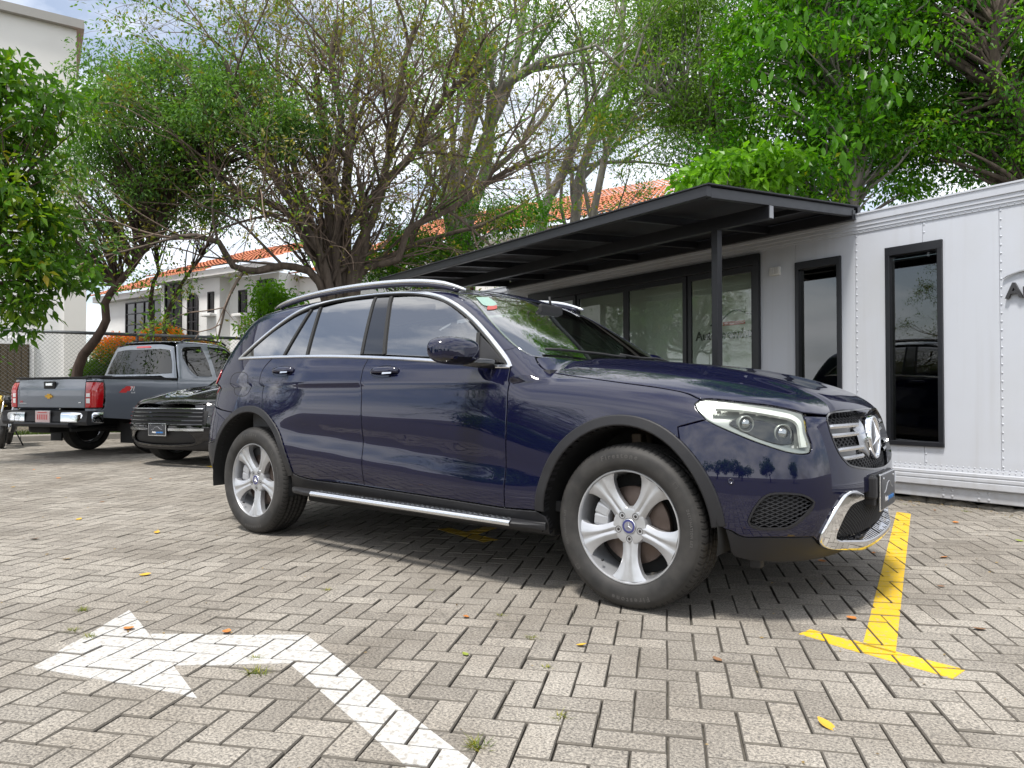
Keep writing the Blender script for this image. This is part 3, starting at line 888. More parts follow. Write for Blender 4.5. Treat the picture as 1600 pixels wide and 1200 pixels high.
    tlo = np.vstack([tl, crv([(-3.58, -.73, .95), (-3.68, -.48, .98), (-3.67, -.47, 1.06), (-3.58, -.70, 1.13)])])
    panel('tail_light', tlo, VR, M['red_lens'], root, off=.004, depth=.02)
    # glass
    ws = both(np.vstack([[(-1.165, 0, 1.57)], crv([(-1.165, -.02, 1.57), (-1.19, -.35, 1.56), (-1.248, -.600, 1.545)]), WSN[1:], crv([(-.603, -.743, 1.143), (-.53, -.6, 1.12), (-.47, -.36, 1.12), (-.44, 0, 1.12)])[1:]]))
    panel('windshield', ws, TOPV, M['ws_glass'], root, mirror=False, sp=.04, fn=glz, off=-.003, depth=.006)
    cowl = both(np.vstack([[(-.40, 0, 1.13)], crv([(-.40, -.02, 1.13), (-.425, -.25, 1.13), (-.48, -.5, 1.13), (-.565, -.72, 1.13)]), crv([(-.605, -.735, 1.143), (-.545, -.6, 1.12), (-.485, -.36, 1.12), (-.455, 0, 1.12)])]))
    panel('cowl', cowl, TOPV, M['plastic'], root, mirror=False, sp=.04, off=-.008)
    return glz, intake
glz, INTAKE = build_body(suv, M['navy'])

# side windows, pillars and seals (right side, mirrored)
frontwin = crv([(-1.735, -.679, 1.548), (-1.496, -.690, 1.532), (-1.32, -.712, 1.494), (-1.223, -.734, 1.461), (-1.10, -.765, 1.395), (-.99, -.795, 1.325), (-.925, -.816, 1.275)])
fw = np.vstack([frontwin, crv([(-.925, -.816, 1.275), (-.885, -.868, 1.135)])[1:], crv([(-.885, -.868, 1.135), (-1.1, -.872, 1.148), (-1.605, -.864, 1.182)])[1:], crv([(-1.605, -.864, 1.182), (-1.735, -.679, 1.548)])[1:-1]])
wpar = dict(fn=glz, off=-.004, sp=.05, depth=.004, gap=.001)
panel('window_pane', fw, CYL, M['front_glass'], suv, **wpar)
sail = np.vstack([crv([(-.915, -.818, 1.268), (-.80, -.845, 1.19), (-0.687, -0.888, 1.100)]), crv([(-0.687, -0.888, 1.100), (-.875, -.872, 1.132)])[1:], crv([(-.875, -.872, 1.132), (-.915, -.818, 1.268)])[1:-1]])
panel('mirror_sail', sail, CYL, M['plastic'], suv, fn=glz, off=-.002, sp=.04)
bp_ = np.vstack([crv([(-1.885, -.674, 1.558), (-1.741, -.678, 1.548)]), crv([(-1.741, -.678, 1.548), (-1.612, -.864, 1.182)])[1:], crv([(-1.612, -.864, 1.182), (-1.803, -.860, 1.190)])[1:], crv([(-1.803, -.860, 1.190), (-1.885, -.674, 1.558)])[1:-1]])
panel('pillar_cover', bp_, CYL, M['gloss'], suv, fn=glz, off=-.001, sp=.05)
rwin = np.vstack([crv([(-2.395, -.694, 1.532), (-2.15, -.676, 1.555), (-1.892, -.674, 1.557)]), crv([(-1.892, -.674, 1.557), (-1.810, -.860, 1.190)])[1:], crv([(-1.810, -.860, 1.190), (-2.335, -.852, 1.206)])[1:], crv([(-2.335, -.852, 1.206), (-2.395, -.694, 1.532)])[1:-1]])
panel('window_pane', rwin, CYL, M['side_glass'], suv, **wpar)
swin = np.vstack([crv([(-2.487, -.700, 1.522), (-2.425, -.693, 1.532)]), crv([(-2.425, -.693, 1.532), (-2.362, -.852, 1.207)])[1:], crv([(-2.362, -.852, 1.207), (-2.585, -.850, 1.210)])[1:], crv([(-2.585, -.850, 1.210), (-2.487, -.700, 1.522)])[1:-1]])
panel('quarter_vent', swin, CYL, M['side_glass'], suv, **wpar)
qwin = np.vstack([crv([(-3.105, -.828, 1.217), (-3.03, -.808, 1.277), (-2.91, -.776, 1.352), (-2.79, -.750, 1.418), (-2.65, -.722, 1.484), (-2.515, -.700, 1.522)]), crv([(-2.515, -.700, 1.522), (-2.612, -.850, 1.212)])[1:], crv([(-2.612, -.850, 1.212), (-3.105, -.828, 1.217)])[1:-1]])
panel('quarter_window', qwin, CYL, M['side_glass'], suv, **wpar)
# dark backing behind the whole window strip: seals show between the panes
seal = np.vstack([DLO[2:-2], BELT[::-1][2:-2]])
for pts in ([(-1.740, -.679, 1.548), (-1.609, -.864, 1.184)], [(-1.888, -.674, 1.557), (-1.807, -.860, 1.191)], [(-.920, -.817, 1.273), (-.880, -.870, 1.134)], [(-2.503, -.700, 1.524), (-2.600, -.850, 1.211)], [(-2.412, -.694, 1.533), (-2.348, -.852, 1.207)]):
    P = on_surf(crv(pts, .03), CYL, glz)
    ribbon('window_seal', P, [(-.012, -.008), (-.011, .004), (.011, .004), (.012, -.008)], M['rubber'], suv, fn=glz, raw=True)
DLOs = on_surf(DLO, CYL); BELTs = on_surf(BELT, CYL)
inner = on_surf(DLO[3:-3] + np.array([0, 0, -.016]) * 1.0, CYL, glz)
ribbon('window_seal', inner, [(-.010, -.012), (-.009, .000), (.010, .001), (.011, -.012)], M['rubber'], suv, fn=glz, raw=True)
cp = [(-.0115, -.006), (-.0115, .003), (-.007, .0075), (.007, .0075), (.0115, .003), (.0115, -.006)]
ribbon('chrome_window_trim', DLOs, cp, M['satin'], suv, raw=True)
ribbon('chrome_window_trim', BELTs + [0, 0, .004], [(a * .85, h) for a, h in cp], M['satin'], suv, raw=True)
# roof rails
for s in (-1, 1):
    rr = crv([(-1.175, .632, 1.545), (-1.205, .634, 1.556), (-1.27, .637, 1.578), (-1.38, .640, 1.606), (-1.55, .641, 1.630), (-1.8, .640, 1.647), (-2.1, .637, 1.654), (-2.4, .632, 1.650), (-2.7, .625, 1.634), (-2.9, .618, 1.612), (-3.0, .612, 1.594), (-3.05, .608, 1.578)], .03) * [1, s, 1]
    b = MB(); b.tube(rr, [.009 + .006 * min(1, min(i, len(rr) - 1 - i) / 5) for i in range(len(rr))], 10)
    b.build('roof_rail', M['satin'], suv)
    b = MB()
    for i in range(len(rr) - 1): pass
    b.tube(rr[2:-2] + [0, 0, -.020], .013, 6); b.build('rail_foot', M['navy'], suv)
# door handles
for cx, cz, y in ((-1.555, 1.079, -.902), (-2.550, 1.103, -.890)):
    c = on_surf([(cx, y, cz)], CYL)[0]; n = grad(c[None], FB)[0]
    U = np.array([0, 0, 1.]) - n * n[2]; U /= np.linalg.norm(U); X = np.array([1., 0, 0]) - n * n[0]
    hv = []; b = MB()
    m = 14; ru = [(1, 0), (.92, -.010), (.70, -.021), (.35, -.027), (.02, -.029)]
    V = []
    for f_, d in ru:
        for j in range(28):
            a = 2 * math.pi * j / 28
            V.append(c + X * (.122 * f_ * math.cos(a)) + U * (.036 * f_ * math.sin(a)) + n * (d + .0025))
    b.add(V, [(i * 28 + j, i * 28 + (j + 1) % 28, (i + 1) * 28 + (j + 1) % 28, (i + 1) * 28 + j) for i in range(4) for j in range(28)] + [tuple(range(112, 140))], True)
    bar = MB()
    t = np.linspace(-1, 1, 15)
    pts = [c + X * (.112 * q) + U * .004 + n * (.024 * (1 - q ** 4) ** .5 - .002) for q in t]
    K = 10; V = []
    for p_, q in zip(pts, t):
        w_ = .0195 * (1 - .25 * q * q); d_ = .008
        for j in range(K):
            a = 2 * math.pi * j / K
            V.append(p_ + U * (w_ * math.cos(a)) + n * (d_ * math.sin(a)))
    bar.add(V, [(i * K + j, i * K + (j + 1) % K, (i + 1) * K + (j + 1) % K, (i + 1) * K + j) for i in range(14) for j in range(K)] + [tuple(range(K)), tuple(range(14 * K, 15 * K))], True)
    for mi in (False, True):
        h = part_empty('door_handle', suv)
        b.build('handle_cup', M['gloss'], h, mirror=mi); bar.build('handle_bar', M['navy'], h, mirror=mi)
        st = MB(); V = [c + X * a + U * b_ + n * .028 for a, b_ in ((.01, -.024), (.085, -.021), (.085, -.012), (.01, -.012))]
        st.add(V, [(0, 1, 2, 3)]); st.build('handle_strip', M['satin'], h, mirror=mi)
# fuel flap: a shallow closed line
flap = on_surf(crv([(-3.19, -.87, 1.07), (-3.14, -.88, 1.105), (-3.02, -.885, 1.105), (-2.955, -.895, 1.07), (-2.95, -.905, .99), (-2.99, -.915, .945), (-3.10, -.91, .945), (-3.17, -.895, .98)], .02, True), CYL)
V = []
ribbon('fuel_flap_seam', flap, [(-.0022, -.004), (-.0022, .0006), (.0022, .0006), (.0022, -.004)], M['rubber'], suv, raw=True, closed=True, mirror=False)

# wheel-arch cladding, sills, running boards
def clad(cx, rx0, rz0, rx1, rz1, a0, a1, tail0=(), tail1=()):
    o = arch(cx, rx1, rz1, R(a0), R(a1)); i = arch(cx, rx0, rz0, R(a1), R(a0))
    panel('arch_cladding', np.vstack([o, i]), CYL, M['plastic'], suv, off=.012, sp=.03, depth=.045, bev=.006, gap=0)
clad(-.01, .405, .438, .458, .488, 3, 177)
clad(-2.89, .455, .455, .505, .503, 6, 168)
sl = np.vstack([cutx(SILL, -2.41, -.43), crv([(-0.424, -0.938, 0.391), (-0.400, -0.925, 0.340), (-.405, -.90, .285)])[1:], crv([(-.405, -.90, .285), (-1.4, -.885, .295), (-2.40, -.88, .31), (-2.42, -.90, .40)])[1:]])
panel('sill_cladding', sl, CYL, M['plastic'], suv, off=.004, sp=.04, depth=.03)
fl = np.vstack([cutx(SILL, -.62, -.45), crv([(-0.431, -0.946, 0.461), (-.43, -.93, .30)]), crv([(-.43, -.93, .30), (-.62, -.93, .31)])[1:]])
for s in (False, True):
    b = MB()
    prof = [(-.935, .352), (-.985, .352), (-1.005, .349), (-1.013, .340), (-1.008, .326), (-.985, .315), (-.93, .318)]
    xs = [-2.36, -2.30, -2.18, -2.05, -1.2, -.60, -.47, -.41]
    V = []
    for i, x in enumerate(xs):
        e = {0: .30, 1: .62, 2: .93, 6: .55, 7: .12}.get(i, 1.0)
        dz = -.010 * (x + 1.4) * 1.0
        for y, z in prof: V.append((x, -.93 + (y + .93) * e, z + dz))
    m = len(prof)
    b.add(V, [(i * m + j, (i + 1) * m + j, (i + 1) * m + (j + 1) % m, i * m + (j + 1) % m) for i in range(len(xs) - 1) for j in range(m)] + [tuple(range(m)), tuple(range((len(xs) - 1) * m, len(xs) * m))], False)
    rbp = part_empty('running_board', suv)
    b.build('board_body', M['plastic'], rbp, mirror=s)
    t = MB(); V = []
    for x in np.linspace(-2.10, -.57, 12):
        dz = -.010 * (x + 1.4)
        for y, z in ((-.992, .3550), (-1.000, .3562), (-1.0085, .352), (-1.0165, .341), (-1.0110, .3285)): V.append((x, y, z + dz))
    t.add(V, [(i * 5 + j, (i + 1) * 5 + j, (i + 1) * 5 + j + 1, i * 5 + j + 1) for i in range(11) for j in range(4)], True)
    t.build('step_plate', M['satin'], rbp, mirror=s)
    studs = MB()
    for x in np.linspace(-2.06, -.62, 40):
        for y in (-.950, -.965, -.981): studs.box((x + (.018 if y == -.965 else 0), y, .3545 - .010 * (x + 1.4)), (.022, .008, .006))
    tag(studs.build('rubber_stud', M['satin'], rbp, mirror=s), kind='stuff')

# mirrors: a rounded pod on a black foot
for s in (1, -1):
    mr = part_empty('door_mirror', suv)
    nu, K = 15, 28; V = []
    c = (-.874, -1.078, 1.166)
    for i in range(nu):
        ph = math.pi * (i / (nu - 1) - .5)
        cy = math.copysign(abs(math.sin(ph)) ** .72, math.sin(ph)); rr = max(.02, abs(math.cos(ph))) ** .62
        for j in range(K):
            a = 2 * math.pi * j / K
            ex = math.copysign(abs(math.cos(a)) ** .8, math.cos(a)); ez = math.copysign(abs(math.sin(a)) ** .8, math.sin(a))
            x = ex * (.088 if ex > 0 else .055) * rr
            V.append((c[0] + x - cy * .022, c[1] - cy * .136, c[2] + ez * .070 * rr - .012 * ex * (ez < 0)))
    Fs = [(i * K + j, i * K + (j + 1) % K, (i + 1) * K + (j + 1) % K, (i + 1) * K + j) for i in range(nu - 1) for j in range(K)] + [tuple(range(K)), tuple(range((nu - 1) * K, nu * K))]
    zc = 1.127
    ftop = [f for f in Fs if np.mean([V[i][2] for i in f]) >= zc]; bot = [f for f in Fs if np.mean([V[i][2] for i in f]) < zc]
    b = MB(); b.add(V, ftop, True); b.build('mirror_cap', M['navy'], mr, mirror=(s < 0))
    b = MB(); b.add(V, bot, True)  # pod underside coloured black, standing in for the dark reflection of the ground
    b.tube([(-.845, -1.03, 1.112), (-.80, -.97, 1.107), (-.765, -.915, 1.104), (-.755, -.87, 1.104)], [.022, .026, .026, .03], 10)
    b.build('mirror_foot_and_underside', M['gloss'], mr, mirror=(s < 0))
    b = MB(); V = [(-.934, -1.078 + .108 * math.cos(a), 1.165 + .052 * math.sin(a)) for a in np.linspace(0, 2 * math.pi, 20, endpoint=False)]
    b.add(V, [tuple(range(20))]); b.build('mirror_glass', M['chrome'], mr, mirror=(s < 0))
# headlights: clear lens over a bezel, light guide and two projectors
def inset3(loop, proj, d):
    L = clean(proj.to2(loop)); sg = 1
    if area2(L) < 0: L = L[::-1]
    return L, inset(L, d)
VH = Vert(0, .9)
for s in (False, True):
    hl = part_empty('headlight', suv)
    fm = [1, -1, 1] if s else [1, 1, 1]
    panel('lens', HEADL * fm, VH, M['clear'], hl, off=.001, mirror=False, depth=.004, gap=.002)
    def bowl(P, H=HEADL * fm):
        d = np.sqrt(((P[:, None, :] - H[None]) ** 2).sum(-1)).min(1); return .050 * (1 - sstep(d, .004, .030))
    panel('bezel', HEADL * fm, VH, M['lamp_in'], hl, off=-.056, mirror=False, depth=.004, gap=.002, sp=.010, relief=bowl)
    # light guide: a brow along the top turning down the inner end
    br = np.vstack([HL_REAR[::-1][0:1] * 0 + [(0.371, -0.851, 0.907)], crv([(0.371, -0.851, 0.907), (0.420, -0.831, 0.906), (0.499, -0.796, 0.899), (0.600, -0.739, 0.879), (0.661, -0.692, 0.860), (0.690, -0.681, 0.826), (0.702, -0.692, 0.769), (0.708, -0.695, 0.734)])[1:]]) * fm
    br = br - grad(br, FB) * .018
    ribbon('light_guide', br, [(-.013, -.010), (-.013, .003), (.013, .003), (.013, -.010)], M['drl'], hl, mirror=False, raw=True)
    ip = crv([(0.695, -0.639, 0.857), (0.711, -0.668, 0.789), (0.724, -0.670, 0.734), (0.717, -0.682, 0.734), (0.705, -0.678, 0.789), (0.691, -0.655, 0.852)], .012, True) * fm
    panel('amber_strip', ip, VH, M['amber'], hl, off=-.012, mirror=False)
    for cx, cy, cz, r_ in ((.520, -.820, .826, .031), (.640, -.728, .786, .035)):
        for nm, mt, pr in (('projector_ring', M['lamp_in'], [(.80, -.05), (1.0, -.02), (1.12, .012), (1.02, .016), (.86, -.004)]),
                           ('projector_lens', M['steel_dark'], [(.86, -.004), (.70, .010), (.45, .020), (0, .024)])):
            b = MB(); b.lathe([(a * r_, h) for a, h in pr], axis='x', n=26)
            ang = R(-42)
            b.v = [(cx + x * math.cos(ang) - y * math.sin(ang), cy + x * math.sin(ang) + y * math.cos(ang), cz + z) for x, y, z in b.v]
            b.v = [(x - .028, y + .024, z) for x, y, z in b.v]
            b.build(nm, mt, hl, mirror=s)
    dk = crv([(0.453, -0.864, 0.842), (0.494, -0.819, 0.880), (.60, -.76, .858), (0.675, -0.699, 0.832), (0.692, -0.707, 0.765), (0.661, -0.749, 0.745), (0.561, -0.824, 0.775)], .02, True) * fm
    panel('dark_surround', dk, VH, M['gloss'], hl, off=-.046, mirror=False)
    b = MB()
    for k in range(6):
        t = k / 5; p_ = (.60 + .095 * t, -.775 + .085 * t, .742 - .004 * k + .0)
        b.box((p_[0] - .03, p_[1] + .03, p_[2]), (.012, .012, .020), Matrix.Rotation(R(-42), 3, 'Z'), .002)
    b.build('led_row', M['white_lens'], hl, mirror=s)

# fog grilles, parking sensors
for s in (False, True):
    fm = np.array([1, -1, 1]) if s else np.array([1, 1, 1])
    fg = part_empty('fog_grille', suv)
    panel('grille_back', FOG * fm, VF, M['dark'], fg, off=-.045, mirror=False, gap=-.004, depth=-.04)
    lattice('grille_mesh', FOG * fm, VF, M['plastic'], fg, .030, .0165, .0028, -.010, mirror=False)
    ribbon('grille_rim', on_surf(FOG, VF) * fm, [(-.004, -.012), (-.004, .0015), (.004, .0015), (.004, -.012)], M['plastic'], fg, mirror=False, closed=True, raw=True)
    for (x, y, z) in ((0.470, -0.896, 0.598), (.71, -.70, .60)):
        c = on_surf(np.array([(x, y, z)]), VF)[0]; n = grad(c[None], FB)[0]
        c, n = c * fm, n * fm
        t1 = np.cross(n, [0, 0, 1.]); t1 /= np.linalg.norm(t1); t2 = np.cross(n, t1)
        if z == .60 and not s: continue
        b = MB(); V = []
        for r_, h in ((.0125, .0006), (.0115, .003), (.0085, .003), (.008, .001), (0, .0012)):
            for j in range(18):
                a = 2 * math.pi * j / 18; V.append(c + (t1 * math.cos(a) + t2 * math.sin(a)) * r_ + n * h)
        b.add(V, [(i * 18 + j, i * 18 + (j + 1) % 18, (i + 1) * 18 + (j + 1) % 18, (i + 1) * 18 + j) for i in range(4) for j in range(18)], True)
        b.build('parking_sensor', M['navy'], suv)
# lower intake with its chrome frame
panel('intake_back', INTAKE, VF, M['dark'], suv, off=-.06, mirror=False, gap=-.01, depth=-.05)
lattice('intake_mesh', INTAKE, VF, M['plastic'], suv, .022, .0155, .0026, -.020, mirror=False)
outer = crv([(0.841, -0.353, 0.520), (0.828, -0.431, 0.542), (0.807, -0.518, 0.534), (0.787, -0.580, 0.490), (0.758, -0.635, 0.416), (0.740, -0.648, 0.367), (0.738, -0.621, 0.328), (.745, -.525, .300), (.768, -.394, .288), (.79, -.2, .276), (.80, 0, .272)])
innr = crv([(0.841, -0.352, 0.492), (0.823, -0.453, 0.483), (0.810, -0.500, 0.461), (0.796, -0.535, 0.417), (0.781, -0.552, 0.374), (0.779, -0.530, 0.347), (0.794, -0.449, 0.333), (.805, -.205, .317), (.815, 0, .314)])
ring = np.vstack([outer, outer[::-1][1:] * [1, -1, 1], innr * [1, -1, 1], innr[::-1][1:]])
def lip(P):  # the lower bar stands further out than the corner pieces
    ya = np.abs(P[:, 1]); return .014 + .030 * sstep(P[:, 2], .36, .30) * sstep(ya, .56, .25)
panel('chrome_bumper_trim', ring, VF, M['chrome'], suv, mirror=False, depth=.05, bev=.008, gap=0, sp=.012, relief=lip)

# grille
gout = both(np.vstack([GR_TOP[::-1], GR_SIDE[1:]]))
panel('grille_back', gout, VF, M['dark'], suv, off=-.075, mirror=False, gap=-.006, depth=-.07, sp=.05)
lattice('grille_mesh', gout, VF, M['plastic'], suv, .034, .024, .0042, -.040, mirror=False)
ribbon('grille_rim', on_surf(gout, VF), [(-.004, -.05), (-.004, .002), (.004, .002), (.004, -.05)], M['gloss'], suv, mirror=False, closed=True, raw=True)
def nose(y, z):
    y = np.asarray(y, float); z = np.broadcast_to(np.asarray(z, float), y.shape)
    o = np.stack([np.full_like(y, 1.2), y, z], -1); return cast(o, [-1., 0, 0], 1.0, 120, FB)[:, 0]
STX = .806; STZ = .742
for s in (False, True):
    for zc, yo in ((.790, .555), (.692, .520)):
        lv = part_empty('grille_louvre', suv)
        b = MB(); ys = np.linspace(-yo, -.22, 12)
        for dz0, dz1, dep in ((.011, .028, 0), (-.028, -.011, 0)):
            V = []
            for i, y in enumerate(ys):
                nx = nose([y], zc)[0] - .016
                k = min(1, (y + yo) / .05 + .25)
                for a, zz in ((-.035, zc + dz0), (-.002, zc + dz0), (.002, zc + (dz0 + dz1) / 2), (-.004, zc + dz1), (-.035, zc + dz1)):
                    V.append((nx + a * (1 if a < -.01 else k) , y, zc + (zz - zc) * (.55 + .45 * k)))
            b.add(V, [(i * 5 + j, (i + 1) * 5 + j, (i + 1) * 5 + j + 1, i * 5 + j + 1) for i in range(11) for j in range(4)], False)
        b.build('chrome_bar', M['satin'], lv, mirror=s)
        d = MB(); V = []
        for y in ys[:-2]:
            nx = nose([y], zc)[0] - .034
            V += [(nx, y, zc - .011), (nx, y, zc + .011)]
        d.add(V, [(2 * i, 2 * i + 2, 2 * i + 3, 2 * i + 1) for i in range(9)]); d.build('louvre_slot', M['gloss'], lv, mirror=s)
    # wing that carries the badge and both louvres
    b = MB(); ys = np.linspace(-.235, -.085, 13); V = []
    for i, y in enumerate(ys):
        t = (y + .235) / .15
        hz = .050 + .008 * t + .030 * t ** 2.5
        for dz in np.linspace(-1, 1, 9):
            zz = STZ - .001 + dz * (hz + .0)
            bx = nose([y], zz)[0]
            V.append((bx - .026 - .006 * t + .006 * t * t - .010 * abs(dz) ** 3, y, zz))
    b.add(V, [(i * 9 + j, (i + 1) * 9 + j, (i + 1) * 9 + j + 1, i * 9 + j + 1) for i in range(12) for j in range(8)], True)
    nV = len(b.v)
    edge = [i * 9 for i in range(13)] + [i * 9 + 8 for i in range(12, -1, -1)]
    for i in edge: x, y, z = b.v[i]; b.v.append((x - .045, y, z))
    for q in range(len(edge)):
        b.f.append((edge[q], edge[(q + 1) % len(edge)], nV + (q + 1) % len(edge), nV + q)); b.sm.append(False)
    b.build('badge_wing', M['steel_dark'], suv, mirror=s, angle=45)
bd = part_empty('grille_badge', suv)
tilt = R(-4)
def tl_(o):
    o.location = (STX, 0, STZ); o.rotation_euler = (0, tilt, 0); return o
b = MB(); b.lathe([(.100, -.03), (.1035, .012), (.1010, .023), (.0955, .027), (.0905, .023), (.0885, .012)], axis='x', n=56); tl_(b.build('badge_ring', M['chrome'], bd))
b = MB(); b.lathe([(.0885, .014), (.07, .022), (.04, .027), (0, .029)], axis='x', n=40); tl_(b.build('badge_disc', M['gloss'], bd))
b = MB(); V = []
for k in range(6):
    a = R(90 + 60 * k); r_ = .092 if k % 2 == 0 else .0115
    V.append((.016 if k % 2 == 0 else .031, r_ * math.cos(a), r_ * math.sin(a)))
V.append((.044, 0, 0)); V += [(x - .012, y, z) for x, y, z in V[:6]]
b.add(V, [(i, (i + 1) % 6, 6) for i in range(6)] + [(i, i + 7, (i + 1) % 6 + 7, (i + 1) % 6) for i in range(6)])
tl_(b.build('badge_star', M['chrome'], bd))

# number plate on its black bracket
pl = part_empty('number_plate', suv)
b = MB(); b.box((.845, -.045, .520), (.050, .40, .140), None, .008); b.box((0.854, -0.236, 0.533), (.050, .05, .10), None, .01); b.build('plate_bracket', M['plastic'], pl)
b = MB(); b.box((.882, -.040, .507), (.010, .315, .165), None, .004); b.build('plate_frame', M['satin'], pl)
b = MB(); b.box((.8885, -.040, .507), (.004, .300, .150), None, .001); b.build('plate_face', M['plate_dark'], pl)
def plate_print(parent, x, yc, zc, sx):
    """small car outline over a two-colour word"""
    text_on('plate_word', 'Auto', .036, (x, yc - .085 * sx, zc - .045), (0, 1, 0), (0, 0, 1), M['print_white'], parent, .0006, .0008)
    text_on('plate_word', 'premium', .036, (x, yc - .010 * sx, zc - .045), (0, 1, 0), (0, 0, 1), M['print_blue'], parent, .0006, .0008)
    b = MB(); c = crv([(x, yc - .10, zc - .005), (x, yc - .06, zc + .006), (x, yc - .03, zc + .032), (x, yc + .02, zc + .038), (x, yc + .06, zc + .014), (x, yc + .10, zc + .004)], .01)
    b.tube(c, .0022, 5); b.build('plate_swoosh', M['print_grey'], parent)
    b = MB()
    for a in (-.11, .11): b.lathe([(.005, -.001), (.005, .002), (0, .0025)], axis='x', n=10, c=(x, yc + a, zc + .060))
    b.build('plate_screw', M['satin'], parent)
plate_print(pl, .8907, -.040, .507, 1)

# wheels, liners, underside
for x, y, sp_ in ((0, -.800, R(1)), (-2.873, -.800, R(3)), (0, .800, R(20)), (-2.873, .800, R(40))):
    make_wheel(suv, (x, y, .3625), sp_, y > 0, y < 0)
for cx, r_ in ((-.01, .436), (-2.89, .455)):
    for s in (1, -1):
        b = MB(); V = []; n = 26
        for i in range(n):
            a = R(-10 + 200 * i / (n - 1))
            for y in (-.925, -.80, -.62, -.56): V.append((cx + r_ * math.cos(a), y, .37 + r_ * math.sin(a)))
        b.add(V, [(i * 4 + j, (i + 1) * 4 + j, (i + 1) * 4 + j + 1, i * 4 + j + 1) for i in range(n - 1) for j in range(3)], True)
        b.add([(cx + r_ * math.cos(R(-10 + 200 * i / 19)), -.56, .37 + r_ * math.sin(R(-10 + 200 * i / 19))) for i in range(20)], [tuple(range(20))])
        b.build('wheel_liner', M['belly'], suv, mirror=(s < 0))
b = MB(); b.box((-.035, -.70, .62), (.05, .06, .30), Matrix.Rotation(R(6), 3, 'X'), .01); b.tube([(-.03, -.62, .45), (-.03, -.66, .80)], .035, 10)
b.build('suspension_strut', mat('rusty_steel', (.10, .075, .055), rough=.6, metal=.5, var=.3, scale=25), suv)
b = MB()
b.box((-1.42, 0, .30), (1.95, 1.62, .10), None, .02); b.box((-1.42, 0, .26), (4.0, 1.04, .08), None, .02)
b.box((.40, 0, .275), (.30, 1.15, .05), None, .01); b.box((-3.45, 0, .36), (.30, 1.3, .10), None, .02)
b.box((0, 0, .33), (.10, 1.5, .08)); b.box((-2.873, 0, .34), (.12, 1.5, .10))
b.build('underbody', M['belly'], suv)
b = MB(); b.box((.505, -.70, .245), (.05, .05, .05), None, .008); b.build('bumper_deflector', M['plastic'], suv)

# cabin
cb = part_empty('cabin', suv)
b = MB()
for s in (-1, 1):
    b.box((-1.85, s * .80, .72), (2.3, .04, .80))
b.box((-1.8, 0, .40), (2.9, 1.6, .05)); b.box((-.50, 0, .72), (.05, 1.6, .70)); b.box((-3.25, 0, .75), (.05, 1.5, .7))
b.build('cabin_tub', M['seat'], cb)
b = MB(); b.prism([(-.42, .98), (-.50, 1.07), (-.80, 1.085), (-.92, 1.02), (-.92, .80), (-.5, .75)], -.74, .74); b.build('dashboard', M['seat'], cb)
def seatm(x, y, rear=False):
    b = MB(); b.box((x, y, .60), (.52, .50, .16), None, .05)
    b.box((x - .30, y, .92), (.13, .48, .62), Matrix.Rotation(R(-14), 3, 'Y'), .05)
    b.box((x - .40, y, 1.29), (.09, .26, .18), Matrix.Rotation(R(-10), 3, 'Y'), .035)
    b.build('seat', M['seat'], cb)
for x, y in ((-1.35, -.38), (-1.35, .38), (-2.30, -.40), (-2.30, .40)): seatm(x, y)
b = MB(); V = []
c = Vector((-.98, .38, 1.02))
pts = [(c.x + .19 * math.cos(a) * .35, c.y + .185 * math.sin(a), c.z + .185 * math.cos(a) * .93) for a in np.linspace(0, 2 * math.pi, 25)]
b.tube(pts, .014, 8, False); b.box(tuple(c), (.04, .14, .12), None, .02); b.build('steering_wheel', M['dark'], cb)
b = MB(); b.box((-1.02, 0, 1.475), (.03, .24, .065), None, .015); b.tube([(-1.02, 0, 1.50), (-1.03, 0, 1.56)], .008, 6); b.build('cabin_mirror', M['dark'], cb)
hl_ = on_surf(np.array([(x, y, 1.5) for x in np.linspace(-1.35, -3.0, 14) for y in np.linspace(-.56, .56, 9)]), TOPV) - [0, 0, .035]
b = MB(); b.add(hl_, [(i * 9 + j, (i + 1) * 9 + j, (i + 1) * 9 + j + 1, i * 9 + j + 1) for i in range(13) for j in range(8)], True); b.build('headliner', M['beige'], cb)
for s in (False, True):
    q = on_surf(WSN + [0, 0, 0], TOPV, glz) ; n = grad(q, glz)
    ribbon('pillar_lining', q - n * .03, [(-.045, -.02), (-.045, 0), (.05, 0), (.05, -.02)], M['beige'], cb, mirror=s, raw=True)
    break
# stickers on the top corner of the windscreen
for nm, mt, x0, x1, y0, y1 in (('windshield_sticker', mat('sticker_pale', (.24, .36, .31), rough=.5, var=.3, scale=90), -1.165, -1.06, -.555, -.44), ('windshield_sticker', mat('sticker_red', (.34, .06, .05), rough=.5, var=.3, scale=90), -1.055, -1.015, -.58, -.50)):
    panel(nm, crv([(x0, y0, 1.5), (x1, y0 - .05, 1.5), (x1, y1 - .05, 1.5), (x0, y1, 1.5)], .02, False), TOPV, mt, suv, fn=glz, off=.0005, mirror=False, depth=.001, bev=0, gap=0)
# wipers
for s, (a, b_) in enumerate((((-.44, -.10, 1.14), (-.60, -.66, 1.165)), ((-.43, .46, 1.14), (-.50, -.05, 1.160)))):
    P = [np.array(a) * (1 - t) + np.array(b_) * t for t in np.linspace(0, 1, 8)]
    Q = on_surf(P, TOPV); Q = Q + [0, 0, .022]
    bb = MB(); bb.tube(Q, .008, 6); bb.build('wiper', M['dark'], suv)
